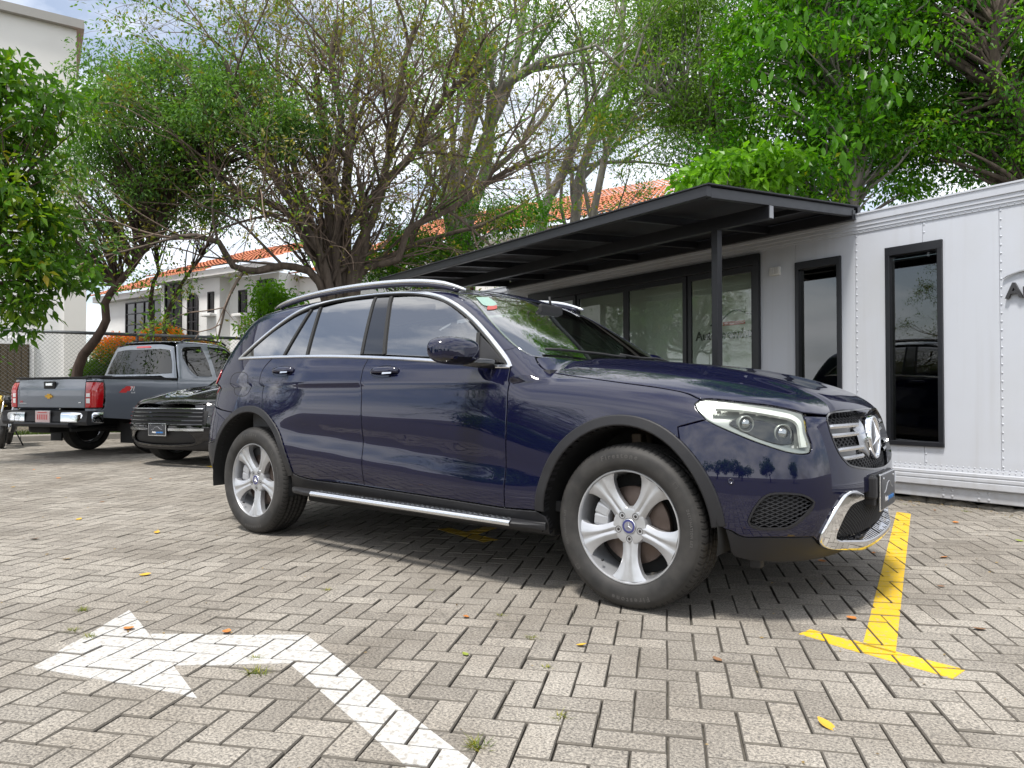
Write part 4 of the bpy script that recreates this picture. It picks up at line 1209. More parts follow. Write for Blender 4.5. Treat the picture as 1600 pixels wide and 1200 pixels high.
# ------------------------------------------------------------------ ground: herringbone concrete pavers
def paver_mat():
    m, n, l, b = nodes_of('concrete_paver')
    tc = n.new('ShaderNodeTexCoord'); ge = n.new('ShaderNodeNewGeometry')
    oi = n.new('ShaderNodeObjectInfo'); at = n.new('ShaderNodeAttribute'); at.attribute_name = 'rnd'
    add = n.new('ShaderNodeMath'); add.operation = 'ADD'; l.new(oi.outputs['Random'], add.inputs[0]); l.new(at.outputs['Fac'], add.inputs[1])
    fr = n.new('ShaderNodeMath'); fr.operation = 'FRACT'; l.new(add.outputs[0], fr.inputs[0])
    base = n.new('ShaderNodeValToRGB')
    cr = base.color_ramp; cr.elements[0].position = 0; cr.elements[0].color = (.212, .197, .176, 1); cr.elements[1].position = 1; cr.elements[1].color = (.292, .272, .243, 1)
    e = cr.elements.new(.5); e.color = (.250, .233, .208, 1)
    l.new(fr.outputs[0], base.inputs['Fac'])
    # exposed sand grains
    g1 = n.new('ShaderNodeTexNoise'); g1.inputs['Scale'].default_value = 120; g1.inputs['Detail'].default_value = 5; g1.inputs['Roughness'].default_value = .75
    l.new(ge.outputs['Position'], g1.inputs['Vector'])
    r1 = n.new('ShaderNodeValToRGB'); r1.color_ramp.elements[0].position = .36; r1.color_ramp.elements[0].color = (.22, .22, .23, 1); r1.color_ramp.elements[1].position = .64; r1.color_ramp.elements[1].color = (1.75, 1.72, 1.65, 1)
    l.new(g1.outputs['Fac'], r1.inputs['Fac'])
    m1 = n.new('ShaderNodeMixRGB'); m1.blend_type = 'MULTIPLY'; m1.inputs['Fac'].default_value = .85
    l.new(base.outputs['Color'], m1.inputs['Color1']); l.new(r1.outputs['Color'], m1.inputs['Color2'])
    # broad stains
    g2 = n.new('ShaderNodeTexNoise'); g2.inputs['Scale'].default_value = 1.1; g2.inputs['Detail'].default_value = 7; g2.inputs['Roughness'].default_value = .62
    l.new(ge.outputs['Position'], g2.inputs['Vector'])
    r2 = n.new('ShaderNodeValToRGB'); r2.color_ramp.elements[0].position = .32; r2.color_ramp.elements[0].color = (.66, .635, .61, 1); r2.color_ramp.elements[1].position = .62; r2.color_ramp.elements[1].color = (1.08, 1.08, 1.08, 1)
    l.new(g2.outputs['Fac'], r2.inputs['Fac'])
    m2 = n.new('ShaderNodeMixRGB'); m2.blend_type = 'MULTIPLY'; m2.inputs['Fac'].default_value = .9
    l.new(m1.outputs['Color'], m2.inputs['Color1']); l.new(r2.outputs['Color'], m2.inputs['Color2'])
    l.new(m2.outputs['Color'], b.inputs['Base Color'])
    b.inputs['Roughness'].default_value = .88; b.inputs['Specular IOR Level'].default_value = .3
    bp = n.new('ShaderNodeBump'); bp.inputs['Strength'].default_value = .55; bp.inputs['Distance'].default_value = .003
    l.new(g1.outputs['Fac'], bp.inputs['Height']); l.new(bp.outputs['Normal'], b.inputs['Normal'])
    return m
def paint_mat(name, col, wear):
    """road paint worn through to the concrete in patches"""
    m, n, l, b = nodes_of(name)
    ge = n.new('ShaderNodeNewGeometry')
    g = n.new('ShaderNodeTexNoise'); g.inputs['Scale'].default_value = 48; g.inputs['Detail'].default_value = 9; g.inputs['Roughness'].default_value = .72
    l.new(ge.outputs['Position'], g.inputs['Vector'])
    r_ = n.new('ShaderNodeValToRGB'); r_.color_ramp.elements[0].position = wear; r_.color_ramp.elements[1].position = wear + .10
    l.new(g.outputs['Fac'], r_.inputs['Fac'])
    g3 = n.new('ShaderNodeTexNoise'); g3.inputs['Scale'].default_value = 5; g3.inputs['Detail'].default_value = 6
    l.new(ge.outputs['Position'], g3.inputs['Vector'])
    t = n.new('ShaderNodeMixRGB'); t.inputs['Color1'].default_value = (*[c * .80 for c in col], 1); t.inputs['Color2'].default_value = (*[min(1, c * 1.12) for c in col], 1)
    l.new(g3.outputs['Fac'], t.inputs['Fac'])
    mx = n.new('ShaderNodeMixRGB'); mx.inputs['Color1'].default_value = (.30, .28, .25, 1)
    l.new(r_.outputs['Color'], mx.inputs['Fac']); l.new(t.outputs['Color'], mx.inputs['Color2'])
    l.new(mx.outputs['Color'], b.inputs['Base Color']); b.inputs['Roughness'].default_value = .75
    g1 = n.new('ShaderNodeTexNoise'); g1.inputs['Scale'].default_value = 190; g1.inputs['Detail'].default_value = 4
    l.new(ge.outputs['Position'], g1.inputs['Vector'])
    bp = n.new('ShaderNodeBump'); bp.inputs['Strength'].default_value = .4; bp.inputs['Distance'].default_value = .003
    l.new(g1.outputs['Fac'], bp.inputs['Height']); l.new(bp.outputs['Normal'], b.inputs['Normal'])
    return m
M['paver'] = paver_mat()
M['joint_dirt'] = mat('joint_dirt', (.125, .112, .094), rough=.95, var=.5, scale=25, bump=.5, bscale=120)
M['white_paint'] = paint_mat('white_road_paint', (.47, .462, .44), .40)
M['yellow_paint'] = paint_mat('yellow_road_paint', (.66, .42, .010), .36)
M['sand'] = mat('joint_sand', (.105, .094, .078), rough=.95, var=.45, scale=40, bump=.4, bscale=150, dirt=(.05, .055, .03, .6))

ground = MB()
ground.add([(-400, -400, -.016), (400, -400, -.016), (400, 400, -.016), (-400, 400, -.016)], [(0, 1, 2, 3)])
ground = tag(ground.build('ground', M['sand']), kind='structure')

TD = np.array([math.cos(-.27825993), math.sin(-.27825993)]); TN = np.array([-TD[1], TD[0]]); TP = np.array([.86, 3.25])
PA = R(25.5); EA = np.array([math.cos(PA), math.sin(PA)]); EB = np.array([-math.sin(PA), math.cos(PA)])
W0 = .0995; OA, OB = .083 + 0.0, .020
CAMXY = np.array([1.537, -3.728]); FWD = np.array([math.cos(_yaw), math.sin(_yaw)]); RGT = np.array([FWD[1], -FWD[0]])
KERB_A, KERB_B = np.array([-16.6, -2.0]), np.array([-12.6, 8.2])      # foot of the verge behind the parked cars
KD = (KERB_B - KERB_A) / np.linalg.norm(KERB_B - KERB_A); KN = np.array([-KD[1], KD[0]])   # points away from the lot
def in_lot(c):
    rel = c - CAMXY; f_ = rel @ FWD; s_ = rel @ RGT
    vis = (f_ > -1.2) & (np.abs(s_) < .80 * np.maximum(f_, 0) + 1.6) & (f_ < 19)
    return vis & ((c - TP) @ TN < .10) & ((c - KERB_A) @ KN < -.06)
ii, jj = np.meshgrid(np.arange(-260, 120), np.arange(-150, 230), indexing='ij')
k4 = (ii - jj) % 4
off_k = 6 * 0
def cell(i, j): return np.stack([(i * W0 + OA)[..., None] * EA + (j * W0 + OB)[..., None] * EB], 0)[0]
# lattice phase measured so that the run corners fall on a-b = 0.16 (mod 0.4)
ph = 0
H = k4 == ph % 4; V_ = k4 == (ph + 3) % 4
ch = cell(ii[H] + 1.0, jj[H] + .5); cv = cell(ii[V_] + .5, jj[V_] + 1.0)
cen = np.vstack([ch, cv]); rot = np.concatenate([np.zeros(len(ch)), np.ones(len(cv))])
k = in_lot(cen); cen, rot = cen[k], rot[k]
prng = np.random.default_rng(3)
npv = len(cen)
tiltx, tilty = prng.normal(0, .006, npv), prng.normal(0, .006, npv); hz = prng.normal(0, .0011, npv)
yawj = prng.normal(0, .006, npv); jit = prng.normal(0, .0012, (npv, 2))
cen = cen + jit
JL, JW = .0995 - .0023, .04975 - .0023          # half sizes after the joint
def paver_verts(hx, hy):
    c = .0032
    ring = lambda a, b, z: [(-a, -b, z), (a, -b, z), (a, b, z), (-a, b, z)]
    return np.array(ring(hx - c, hy - c, 0) + ring(hx, hy, -.005) + ring(hx, hy, -.04))
PVF = [(0, 1, 2, 3)] + [(i + 4, (i + 1) % 4 + 4, (i + 1) % 4, i) for i in range(4)] + [(i + 8, (i + 1) % 4 + 8, (i + 1) % 4 + 4, i + 4) for i in range(4)]
pv0 = paver_verts(JL, JW)
dist = np.linalg.norm(cen - CAMXY, axis=1)
fz = (cen - CAMXY) @ FWD; sx_ = (cen - CAMXY) @ RGT
inframe = (fz > .4) & (np.abs(sx_) < .7125 * fz) & (.954 / np.maximum(fz, .01) < .56)
order = np.lexsort((dist, ~inframe))
single = order[:300]; rest = order[300:]
def paver_xf(i):
    a = PA + rot[i] * math.pi / 2 + yawj[i]
    return a
me_pv = bpy.data.meshes.new('paver'); me_pv.from_pydata([tuple(v) for v in pv0], [], PVF); me_pv.materials.append(M['paver']); me_pv.materials.append(M['joint_dirt']); me_pv.polygons.foreach_set('material_index', [0] + [1] * 8); me_pv.update()
for i in single:
    o = bpy.data.objects.new('paver', me_pv); COL.objects.link(o); o.parent = ground
    o.location = (cen[i, 0], cen[i, 1], hz[i]); o.rotation_euler = (tiltx[i], tilty[i], paver_xf(i))
ca, sa = np.cos(PA + rot * math.pi / 2 + yawj), np.sin(PA + rot * math.pi / 2 + yawj)
def paver_world(idx, v):
    X = v[None, :, 0] * ca[idx, None] - v[None, :, 1] * sa[idx, None] + cen[idx, 0, None]
    Y = v[None, :, 0] * sa[idx, None] + v[None, :, 1] * ca[idx, None] + cen[idx, 1, None]
    Z = v[None, :, 2] + hz[idx, None] + v[None, :, 1] * tiltx[idx, None] - v[None, :, 0] * tilty[idx, None]
    return np.stack([X, Y, Z], -1)
VW = paver_world(rest, pv0).reshape(-1, 3)
Q = (np.array(PVF)[None] + (np.arange(len(rest)) * 12)[:, None, None]).reshape(-1, 4)
rn = np.repeat(prng.random(len(rest)), len(PVF))
me = np_mesh('paver_field', VW, None, Q, False, None, {'rnd': ('FACE', rn)}); me.materials.append(M['paver']); me.materials.append(M['joint_dirt']); me.polygons.foreach_set('material_index', np.tile(np.array([0] + [1] * 8, np.int32), len(rest)))
tag(link_mesh('paver_field', me, ground), kind='stuff')

# painted markings: thin coats that follow each paver and break at the joints
def clip(poly, cl):
    """Sutherland-Hodgman, cl convex counter-clockwise"""
    out = [np.array(p) for p in poly]
    for i in range(len(cl)):
        a, b = np.array(cl[i]), np.array(cl[(i + 1) % len(cl)]); e = b - a
        inp, out = out, []
        if not inp: break
        sd = [e[0] * (p[1] - a[1]) - e[1] * (p[0] - a[0]) for p in inp]
        for j in range(len(inp)):
            p, q = inp[j], inp[(j + 1) % len(inp)]; sp_, sq = sd[j], sd[(j + 1) % len(inp)]
            if sp_ >= 0: out.append(p)
            if (sp_ >= 0) != (sq >= 0): out.append(p + (q - p) * (sp_ / (sp_ - sq)))
    return out
def ccw(p):
    p = [tuple(x) for x in p]
    return p if area2(np.array(p)) > 0 else p[::-1]
def marking(name, polys, material, label, cat, group=None):
    """each convex stroke clipped to every paver; each painted patch is a part"""
    root = None; patches = []
    for poly in polys:
        poly = ccw(poly); pc = np.mean(poly, 0); rad = max(np.linalg.norm(np.array(p) - pc) for p in poly) + .15
        for i in np.where(np.linalg.norm(cen - pc, axis=1) < rad)[0]:
            hx, hy = JL - .0022, JW - .0022
            c = [(cen[i, 0] + x * ca[i] - y * sa[i], cen[i, 1] + x * sa[i] + y * ca[i]) for x, y in ((-hx, -hy), (hx, -hy), (hx, hy), (-hx, hy))]
            r_ = clip(c, poly)
            if len(r_) < 3 or abs(area2(np.array(r_))) < 4e-5: continue
            V = []
            for q in r_:
                dx, dy = q[0] - cen[i, 0], q[1] - cen[i, 1]
                lx, ly = dx * ca[i] + dy * sa[i], -dx * sa[i] + dy * ca[i]
                V.append((q[0], q[1], hz[i] + ly * tiltx[i] - lx * tilty[i] + .0016))
            patches.append(V)
    root = thing(name, label, cat, (0, 0, 0), 0, group)
    for V in patches:
        m_ = len(V); b = MB()
        b.add(V + [(x, y, z - .004) for x, y, z in V], [tuple(range(m_))] + [(i, i + m_, (i + 1) % m_ + m_, (i + 1) % m_) for i in range(m_)])
        b.build('paint_patch', material, root, recalc=False)
    return root
marking('direction_arrow', [[(-1.327, -2.75), (-.624, -2.533), (-.95, -2.445), (-1.351, -2.334), (-1.748, -2.233)],
                            [(-1.351, -2.334), (-.95, -2.445), (-.636, -2.188), (-.85, -1.963)],
                            [(-.85, -1.963), (-.636, -2.188), (.335, -2.469), (.481, -2.358)]], M['white_paint'],
        'worn white bent arrow painted on the grey pavers, pointing left', 'road marking')
T_CROSS = [(.699, -.788), (.718, -.697), (1.258, -.815), (1.234, -.931)]
T_STEM = [(.925, -.765), (.467, 2.694), (.572, 2.659), (1.04, -.79)]
def tmark(dx, dy, label, s=1.0):
    f_ = lambda L: [(x + dx, y + dy) for x, y in L]
    return marking('bay_marking', [f_(T_CROSS), f_(T_STEM)], M['yellow_paint'], label, 'road marking', 'yellow parking bay lines')
tmark(0, 0, 'yellow t-shaped bay line beside the front bumper of the blue suv')
tmark(-2.655, .748, 'yellow t-shaped bay line in the shade under the blue suv')
tmark(-8.2, 2.15, 'yellow bay line beyond the tail of the blue suv, beside the black car')

# rough broken edge of the paving in front of the trailer
M['rubble'] = mat('rubble', (.24, .22, .19), rough=.95, var=.35, scale=30, bump=.8, bscale=60)
edge = thing('paving_edge', 'broken concrete rubble along the paving edge in front of the white trailer', 'kerb', (0, 0, 0))
for i in range(46):
    s_ = -2.6 + i * .115 + prng.normal(0, .03)
    c = TP + TD * s_ + TN * (.12 + prng.normal(0, .02))
    bm = bmesh.new(); bmesh.ops.create_icosphere(bm, subdivisions=2, radius=1)
    sc = (.075 + .05 * prng.random(), .05 + .02 * prng.random(), .032 + .02 * prng.random())
    for v in bm.verts:
        q = mnoise.noise(v.co * 1.7 + Vector((i * 3.1, 0, 0))) * .45 + 1
        v.co = Vector((v.co.x * sc[0] * q, v.co.y * sc[1] * q, v.co.z * sc[2] * q))
    me = bpy.data.meshes.new('rubble_stone'); bm.to_mesh(me); bm.free()
    o = link_mesh('rubble_stone', me, edge, M['rubble']); o.location = (c[0], c[1], -.004); o.rotation_euler = (0, 0, -.278 + prng.normal(0, .3))

# ------------------------------------------------------------------ white trailer office
M['white_panel'] = mat('white_trailer_paint', (.515, .538, .585), rough=.42, spec=.5, var=.035, scale=3, rvar=.08, bump=.03, bscale=14, dirt=(.46, .46, .45, .45))
def add_streaks(m, amount):
    """rain streaks down the wall and mud splashed along its foot"""
    n, l = m.node_tree.nodes, m.node_tree.links; b = n['Principled BSDF']; src = b.inputs['Base Color'].links[0].from_socket
    tc = n.new('ShaderNodeTexCoord'); mp = n.new('ShaderNodeMapping'); mp.inputs['Scale'].default_value = (9, 9, .35)
    nz = n.new('ShaderNodeTexNoise'); nz.inputs['Scale'].default_value = 1.6; nz.inputs['Detail'].default_value = 6
    l.new(tc.outputs['Object'], mp.inputs[0]); l.new(mp.outputs[0], nz.inputs['Vector'])
    r_ = n.new('ShaderNodeMapRange'); r_.inputs[1].default_value = .52; r_.inputs[2].default_value = .78; r_.inputs[4].default_value = amount; l.new(nz.outputs['Fac'], r_.inputs[0])
    sp = n.new('ShaderNodeSeparateXYZ'); l.new(tc.outputs['Object'], sp.inputs[0])
    zr = n.new('ShaderNodeMapRange'); zr.inputs[1].default_value = .05; zr.inputs[2].default_value = .42; zr.inputs[3].default_value = 1; zr.inputs[4].default_value = 0; l.new(sp.outputs[2], zr.inputs[0])
    n2 = n.new('ShaderNodeTexNoise'); n2.inputs['Scale'].default_value = 14; n2.inputs['Detail'].default_value = 8; l.new(tc.outputs['Object'], n2.inputs['Vector'])
    m1 = n.new('ShaderNodeMath'); m1.operation = 'MULTIPLY'; l.new(zr.outputs[0], m1.inputs[0]); l.new(n2.outputs['Fac'], m1.inputs[1])
    m2 = n.new('ShaderNodeMath'); m2.operation = 'MULTIPLY'; m2.inputs[1].default_value = .75; l.new(m1.outputs[0], m2.inputs[0])
    ad = n.new('ShaderNodeMath'); ad.use_clamp = True; l.new(m2.outputs[0], ad.inputs[0]); l.new(r_.outputs[0], ad.inputs[1])
    mx = n.new('ShaderNodeMixRGB'); mx.inputs['Color2'].default_value = (.27, .24, .20, 1); l.new(ad.outputs[0], mx.inputs['Fac']); l.new(src, mx.inputs['Color1']); l.new(mx.outputs[0], b.inputs['Base Color'])
add_streaks(M['white_panel'], .14)
M['frame_black'] = mat('black_frame', (.010, .011, .014), rough=.35, var=.2, scale=20, rvar=.1)
M['tr_glass'] = glass_mat('trailer_window_glass', (.30, .34, .34), ior=1.9, base=.04)
M['door_glass'] = glass_mat('sliding_door_glass', (.84, .88, .85), ior=1.65, base=.02)
M['room_white'] = mat('room_wall', (.80, .82, .79), rough=.8, var=.05, scale=4)
M['room_dark'] = mat('room_dark', (.03, .03, .032), rough=.7, var=.2, scale=6)
trailer = thing('trailer_office', 'long white riveted trailer with black framed windows behind the blue suv', 'trailer', (TP[0], TP[1], 0), -.27825993)
DEP = 2.5; XL, XR = -9.6, 4.2
zb, zt = .30, 2.44                     # side sheet between the bottom and the top rail
holes = [(-5.80, -1.894, .20, 2.405), (-1.489, -1.018, .49, 2.245), (-.605, -.130, .49, 2.245)]
joints = [XL, -8.3, -7.1, -5.80, -1.894, -1.489, -.885, -.291, .287, 1.45, 2.6, XR]
for a, b_ in zip(joints[:-1], joints[1:]):
    # the sheet is cut round the openings
    rects = [(a, b_, zb, zt)]
    for (h0, h1, z0, z1) in holes:
        nr = []
        for (x0, x1, y0, y1) in rects:
            if h1 <= x0 or h0 >= x1: nr.append((x0, x1, y0, y1)); continue
            if h0 > x0: nr.append((x0, h0, y0, y1))
            if h1 < x1: nr.append((h1, x1, y0, y1))
            c0, c1 = max(x0, h0), min(x1, h1)
            if z0 > y0: nr.append((c0, c1, y0, min(y1, z0)))
            if z1 < y1: nr.append((c0, c1, max(y0, z1), y1))
        rects = nr
    if not rects: continue
    mb = MB()
    for (x0, x1, y0, y1) in rects:
        x0_, x1_ = (x0 + .0015 if abs(x0 - a) < 1e-6 else x0), (x1 - .0015 if abs(x1 - b_) < 1e-6 else x1)
        mb.add([(x, y, z) for y in (0, .04) for (x, z) in ((x0_, y0), (x1_, y0), (x1_, y1), (x0_, y1))], [(0, 1, 2, 3), (7, 6, 5, 4), (0, 4, 5, 1), (1, 5, 6, 2), (2, 6, 7, 3), (3, 7, 4, 0)])
    mb.build('wall_panel', M['white_panel'], trailer)
def xprof(name, prof, x0, x1, material, parent=trailer):
    """profile (y, z) run along the trailer"""
    b = MB(); m_ = len(prof)
    b.add([(x0, y, z) for y, z in prof] + [(x1, y, z) for y, z in prof], [(i, i + m_, (i + 1) % m_ + m_, (i + 1) % m_) for i in range(m_)] + [tuple(range(m_)), tuple(range(m_, 2 * m_))[::-1]])
    return b.build(name, material, parent)
xprof('top_rail', [(.03, 2.425), (-.008, 2.425), (-.010, 2.447), (-.016, 2.452), (-.016, 2.478), (-.024, 2.484), (-.024, 2.515), (-.034, 2.522), (-.036, 2.585), (-.044, 2.590), (-.044, 2.604), (.02, 2.612), (.05, 2.60)], XL, XR, M['white_panel'])
xprof('bottom_rail', [(.03, .165), (-.020, .165), (-.024, .172), (-.024, .215), (-.018, .219), (-.018, .226), (-.024, .230), (-.024, .252), (-.017, .257), (-.017, .264), (-.022, .268), (-.022, .288), (-.010, .292), (-.006, .325), (.03, .325)], XL, XR, M['white_panel'])
xprof('chassis_beam', [(.10, .06), (.012, .06), (.010, .066), (.010, .158), (.03, .165), (.10, .165)], XL, XR, M['white_panel'])
b = MB(); b.box(((XL + XR) / 2, DEP / 2, 2.60), (XR - XL, DEP, .03)); b.build('trailer_roof', M['white_panel'], trailer)
b = MB(); b.box(((XL + XR) / 2, DEP, 1.35), (XR - XL, .05, 2.45)); b.box((XL, DEP / 2, 1.35), (.05, DEP, 2.45)); b.box((XR, DEP / 2, 1.35), (.05, DEP, 2.45)); b.build('back_wall', M['white_panel'], trailer)
b = MB(); b.box(((XL + XR) / 2, DEP / 2 + .06, .20), (XR - XL - .1, DEP - .2, .06)); b.build('floor', M['room_dark'], trailer)
b = MB(); b.box(((XL + XR) / 2, 1.1, .08), (XR - XL - .4, 1.2, .20)); b.build('dark_understructure', M['belly'], trailer)
# rivets
rv = MB()
def rivet(x, z, r_=.0085, y=0):
    V = [(x + r_ * math.cos(a), y, z + r_ * math.sin(a)) for a in np.linspace(0, 2 * math.pi, 8, endpoint=False)] + [(x + r_ * .6 * math.cos(a), y - .005, z + r_ * .6 * math.sin(a)) for a in np.linspace(0, 2 * math.pi, 8, endpoint=False)]
    rv.add(V, [(i, (i + 1) % 8, 8 + (i + 1) % 8, 8 + i) for i in range(8)] + [tuple(range(8, 16))], True)
def clear_of(x, z): return all(not (h[0] - .03 < x < h[1] + .03 and h[2] - .03 < z < h[3] + .03) for h in holes)
for s_ in (-8.3, -7.1, -.885, -.291, .287, 1.45, 2.6):
    for o_ in ((0,) if s_ < .2 and s_ > -.5 else (0,)):
        for z in np.arange(.36, 2.42, .068):
            if clear_of(s_, z): rivet(s_ + .012, z)
for s_ in np.arange(-1.88, XR, .042): rivet(s_, .337, .006)
for s_ in np.arange(-1.86, XR, .042): rivet(s_ + .02, .312, .006, -.008)
for s_ in np.arange(-5, XR, .05): rivet(s_, 2.437, .005, -.009)
for s_ in (-.15, .12, 1.1, -1.2):
    for dx in (0, .07):
        for z in (.085, .135): rivet(s_ + dx, z, .013, .010)
tag(rv.build('rivet', M['white_panel'], trailer, recalc=False), kind='stuff')
# windows
def window(x0, x1, z0, z1, glass_m, name='window'):
    w = part_empty(name, trailer)
    b = MB(); t = .040
    for (a, c) in (((x0 + x1) / 2, z0 + t / 2), ((x0 + x1) / 2, z1 - t / 2 - .018)):
        b.box((a, .012, c), (x1 - x0, .075, t if c < 1 else t + .036), None, .004)
    for x in (x0 + t / 2, x1 - t / 2): b.box((x, .012, (z0 + z1) / 2), (t, .073, z1 - z0), None, .004)
    b.build('window_frame', M['frame_black'], w)
    b = MB(); b.box(((x0 + x1) / 2, .030, (z0 + z1) / 2), (x1 - x0 - t, .006, z1 - z0 - t)); b.build('window_pane', glass_m, w)
for h in holes[1:]: window(*h, M['tr_glass'])
dr = part_empty('sliding_door', trailer)
x0, x1, z0, z1 = holes[0]
b = MB(); b.box(((x0 + x1) / 2, .01, z1 - .055), (x1 - x0, .10, .11), None, .004); b.box((x0 + .035, .01, (z0 + z1) / 2), (.07, .098, z1 - z0), None, .004); b.box((x1 - .035, .01, (z0 + z1) / 2), (.07, .098, z1 - z0), None, .004)
b.box(((x0 + x1) / 2, .01, z0 + .03), (x1 - x0, .099, .06), None, .004); b.build('door_frame', M['frame_black'], dr)
ms = [x1 - .07, -2.874, -3.845, -4.788, x0 + .07]
for i, (a, c) in enumerate(zip(ms[1:], ms[:-1])):
    y = .012 if i % 2 else .030
    b = MB(); t = .055
    for x in (a + t / 2, c - t / 2): b.box((x, y, (z0 + z1) / 2 - .03), (t, .030, z1 - z0 - .16), None, .003)
    for z in (z0 + .10, z1 - .14): b.box(((a + c) / 2, y, z), (c - a - .002, .028, .07), None, .003)
    b.build('door_leaf_frame', M['frame_black'], dr)
    b = MB(); b.box(((a + c) / 2, y, (z0 + z1) / 2 - .03), (c - a - t, .006, z1 - z0 - .24)); b.build('door_pane', M['door_glass'], dr)
# inside the office
rm = part_empty('office_interior', trailer)
b = MB(); b.box((-2.85, .37, 1.30), (1.95, .04, 2.2)); b.box((-4.9, .95, 1.30), (2.2, .04, 2.2)); b.box((-1.75, 1.0, 1.30), (.04, 1.8, 2.2)); b.box((-1.7, 2.3, 1.3), (3.6, .04, 2.2)); b.build('partition', M['room_white'], rm)
b = MB(); b.box((-3.9, 1.1, 2.46), (4.2, 2.0, .03)); b.build('ceiling', M['room_white'], rm)
b = MB(); b.box((-.55, 1.45, 1.12), (1.8, .55, .04), None, .005); b.box((-.55, 1.50, .66), (1.7, .45, .88), None, .01); b.build('counter', M['room_dark'], rm)
b = MB(); b.box((-.80, 1.32, 1.21), (.26, .18, .13), None, .01); b.build('orange_box', mat('orange_card', (.60, .25, .02), rough=.6, var=.1, scale=20), rm)
b = MB(); b.box((-4.3, .55, .72), (1.3, .5, .04), None, .005)
for x in (-4.9, -3.7):
    for y in (.36, .75): b.box((x, y, .35), (.04, .04, .70))
b.build('desk', M['room_dark'], rm)
text_on('wall_lettering', 'Auto', .150, (-3.02, .345, 1.575), (1, 0, 0), (0, 0, 1), mat('sign_grey', (.10, .11, .11), rough=.5), rm, .003, .002)
text_on('wall_lettering', 'premium', .150, (-2.70, .345, 1.575), (1, 0, 0), (0, 0, 1), mat('sign_green', (.008, .07, .045), rough=.5), rm, .003, .006)
b = MB(); c_ = crv([(-2.80, .342, 1.74), (-2.66, .342, 1.77), (-2.55, .342, 1.86), (-2.42, .342, 1.885), (-2.25, .342, 1.83), (-1.95, .342, 1.80)], .03); b.tube(c_, .008, 6); b.build('wall_swoosh', MATS['sign_green'], rm)
b = MB(); b.box((-2.48, .346, 1.745), (.30, .006, .045)); b.build('wall_red_strip', M['print_red'], rm)
# sign on the outside wall: raised dark letters under a swoosh
sg = thing('wall_sign', 'raised dark lettering with a swoosh on the white trailer wall at the right edge', 'sign', (TP[0], TP[1], 0), -.27825993)
M['sign_dark'] = mat('sign_letter', (.035, .034, .036), rough=.4, var=.15, scale=30)
o_ = text_on('sign_letters', 'Autopremium', .165, (.338, -.018, 1.695), (1, 0, 0), (0, 0, 1), M['sign_dark'], sg, .014, .004, spacing=1.02)
b = MB(); c_ = crv([(.315, 0, 1.852), (.35, 0, 1.874), (.42, 0, 1.896), (.52, 0, 1.915), (.70, 0, 1.945), (.95, 0, 1.95), (1.25, 0, 1.90), (1.5, 0, 1.87)], .03)
V = []
for i, q in enumerate(c_):
    w_ = .012 * min(1, .25 + i * .12)
    V += [(q[0], -.004, q[2] - w_), (q[0], -.022, q[2] - w_), (q[0], -.022, q[2] + w_ * .3), (q[0], -.004, q[2] + w_ * .3)]
b.add(V, [(i * 4 + j, (i + 1) * 4 + j, (i + 1) * 4 + (j + 1) % 4, i * 4 + (j + 1) % 4) for i in range(len(c_) - 1) for j in range(4)]); b.build('sign_swoosh', mat('sign_silver', (.42, .42, .43), rough=.35, metal=.6), sg)
# little white switch box by the door
sw = thing('switch_box', 'small white socket box fixed to the trailer wall right of the sliding door', 'socket', (TP[0] + TD[0] * -1.708, TP[1] + TD[1] * -1.708, 2.19), -.27825993)
b = MB(); b.box((0, -.02, 0), (.115, .040, .085), None, .006); b.build('box_body', mat('switch_white', (.66, .66, .64), rough=.4), sw)
for x in (-.026, .026):
    b = MB(); b.box((x, -.043, 0), (.040, .008, .060), None, .002); b.build('rocker', mat('switch_pale', (.50, .50, .49), rough=.4), sw)

# canopy over the door
canopy = thing('canopy', 'black steel canopy with flat roof sheets over the trailer door', 'canopy', (TP[0], TP[1], 0), -.27825993)
M['steel_black'] = mat('black_steel', (.016, .017, .021), rough=.42, spec=.5, var=.25, scale=12, rvar=.12)
M['sheet'] = mat('roof_sheet', (.030, .031, .036), rough=.6, spec=.3, var=.3, scale=4, rvar=.1)
CX0, CX1, OUT = -6.28, -.86, 2.15
def czz(o): return 2.655 - (2.655 - 2.495) * o / OUT
def bar(name, p, q, w_, h_, material, parent):
    p, q = Vector(p), Vector(q); d_ = q - p; L = d_.length
    x = d_.normalized(); z = Vector((0, 0, 1)); z = (z - x * z.dot(x)).normalized() if abs(x.z) < .9 else Vector((1, 0, 0)); y = z.cross(x)
    b = MB(); b.box(tuple((p + q) / 2), (L, w_, h_), Matrix((x, y, z)).transposed(), .004)
    return b.build(name, material, parent)
bar('front_beam', (CX0, -OUT, czz(OUT) - .03), (CX1, -OUT, czz(OUT) - .03), .05, .085, M['steel_black'], canopy)
for x in (CX0 + .03, CX1 - .03): bar('side_beam', (x, -OUT + .03, czz(OUT) - .035), (x, -.05, czz(0) - .035), .05, .08, M['steel_black'], canopy)
bar('main_beam', (CX0 + .06, -1.36, czz(1.36) - .13), (CX1 + .0, -1.36, czz(1.36) - .13), .06, .11, M['steel_black'], canopy)
b = MB(); b.box((CX1 + .002, -1.36, czz(1.36) - .13), (.006, .05, .10)); b.build('beam_end_cap', mat('grey_cap', (.30, .31, .33), rough=.5), canopy)
bar('wall_beam', (CX0, -.06, czz(.06) - .06), (CX1, -.06, czz(.06) - .06), .05, .09, M['steel_black'], canopy)
b = MB(); b.box(((CX0 + CX1) / 2, .03, 2.645), (CX1 - CX0, .05, .085)); b.build('wall_flashing', M['steel_black'], canopy)
nb = 6
for i in range(1, nb):
    x = CX0 + (CX1 - CX0) * i / nb
    bar('rafter', (x, -OUT + .03, czz(OUT) - .04), (x, -.08, czz(.08) - .04), .045, .07, M['steel_black'], canopy)
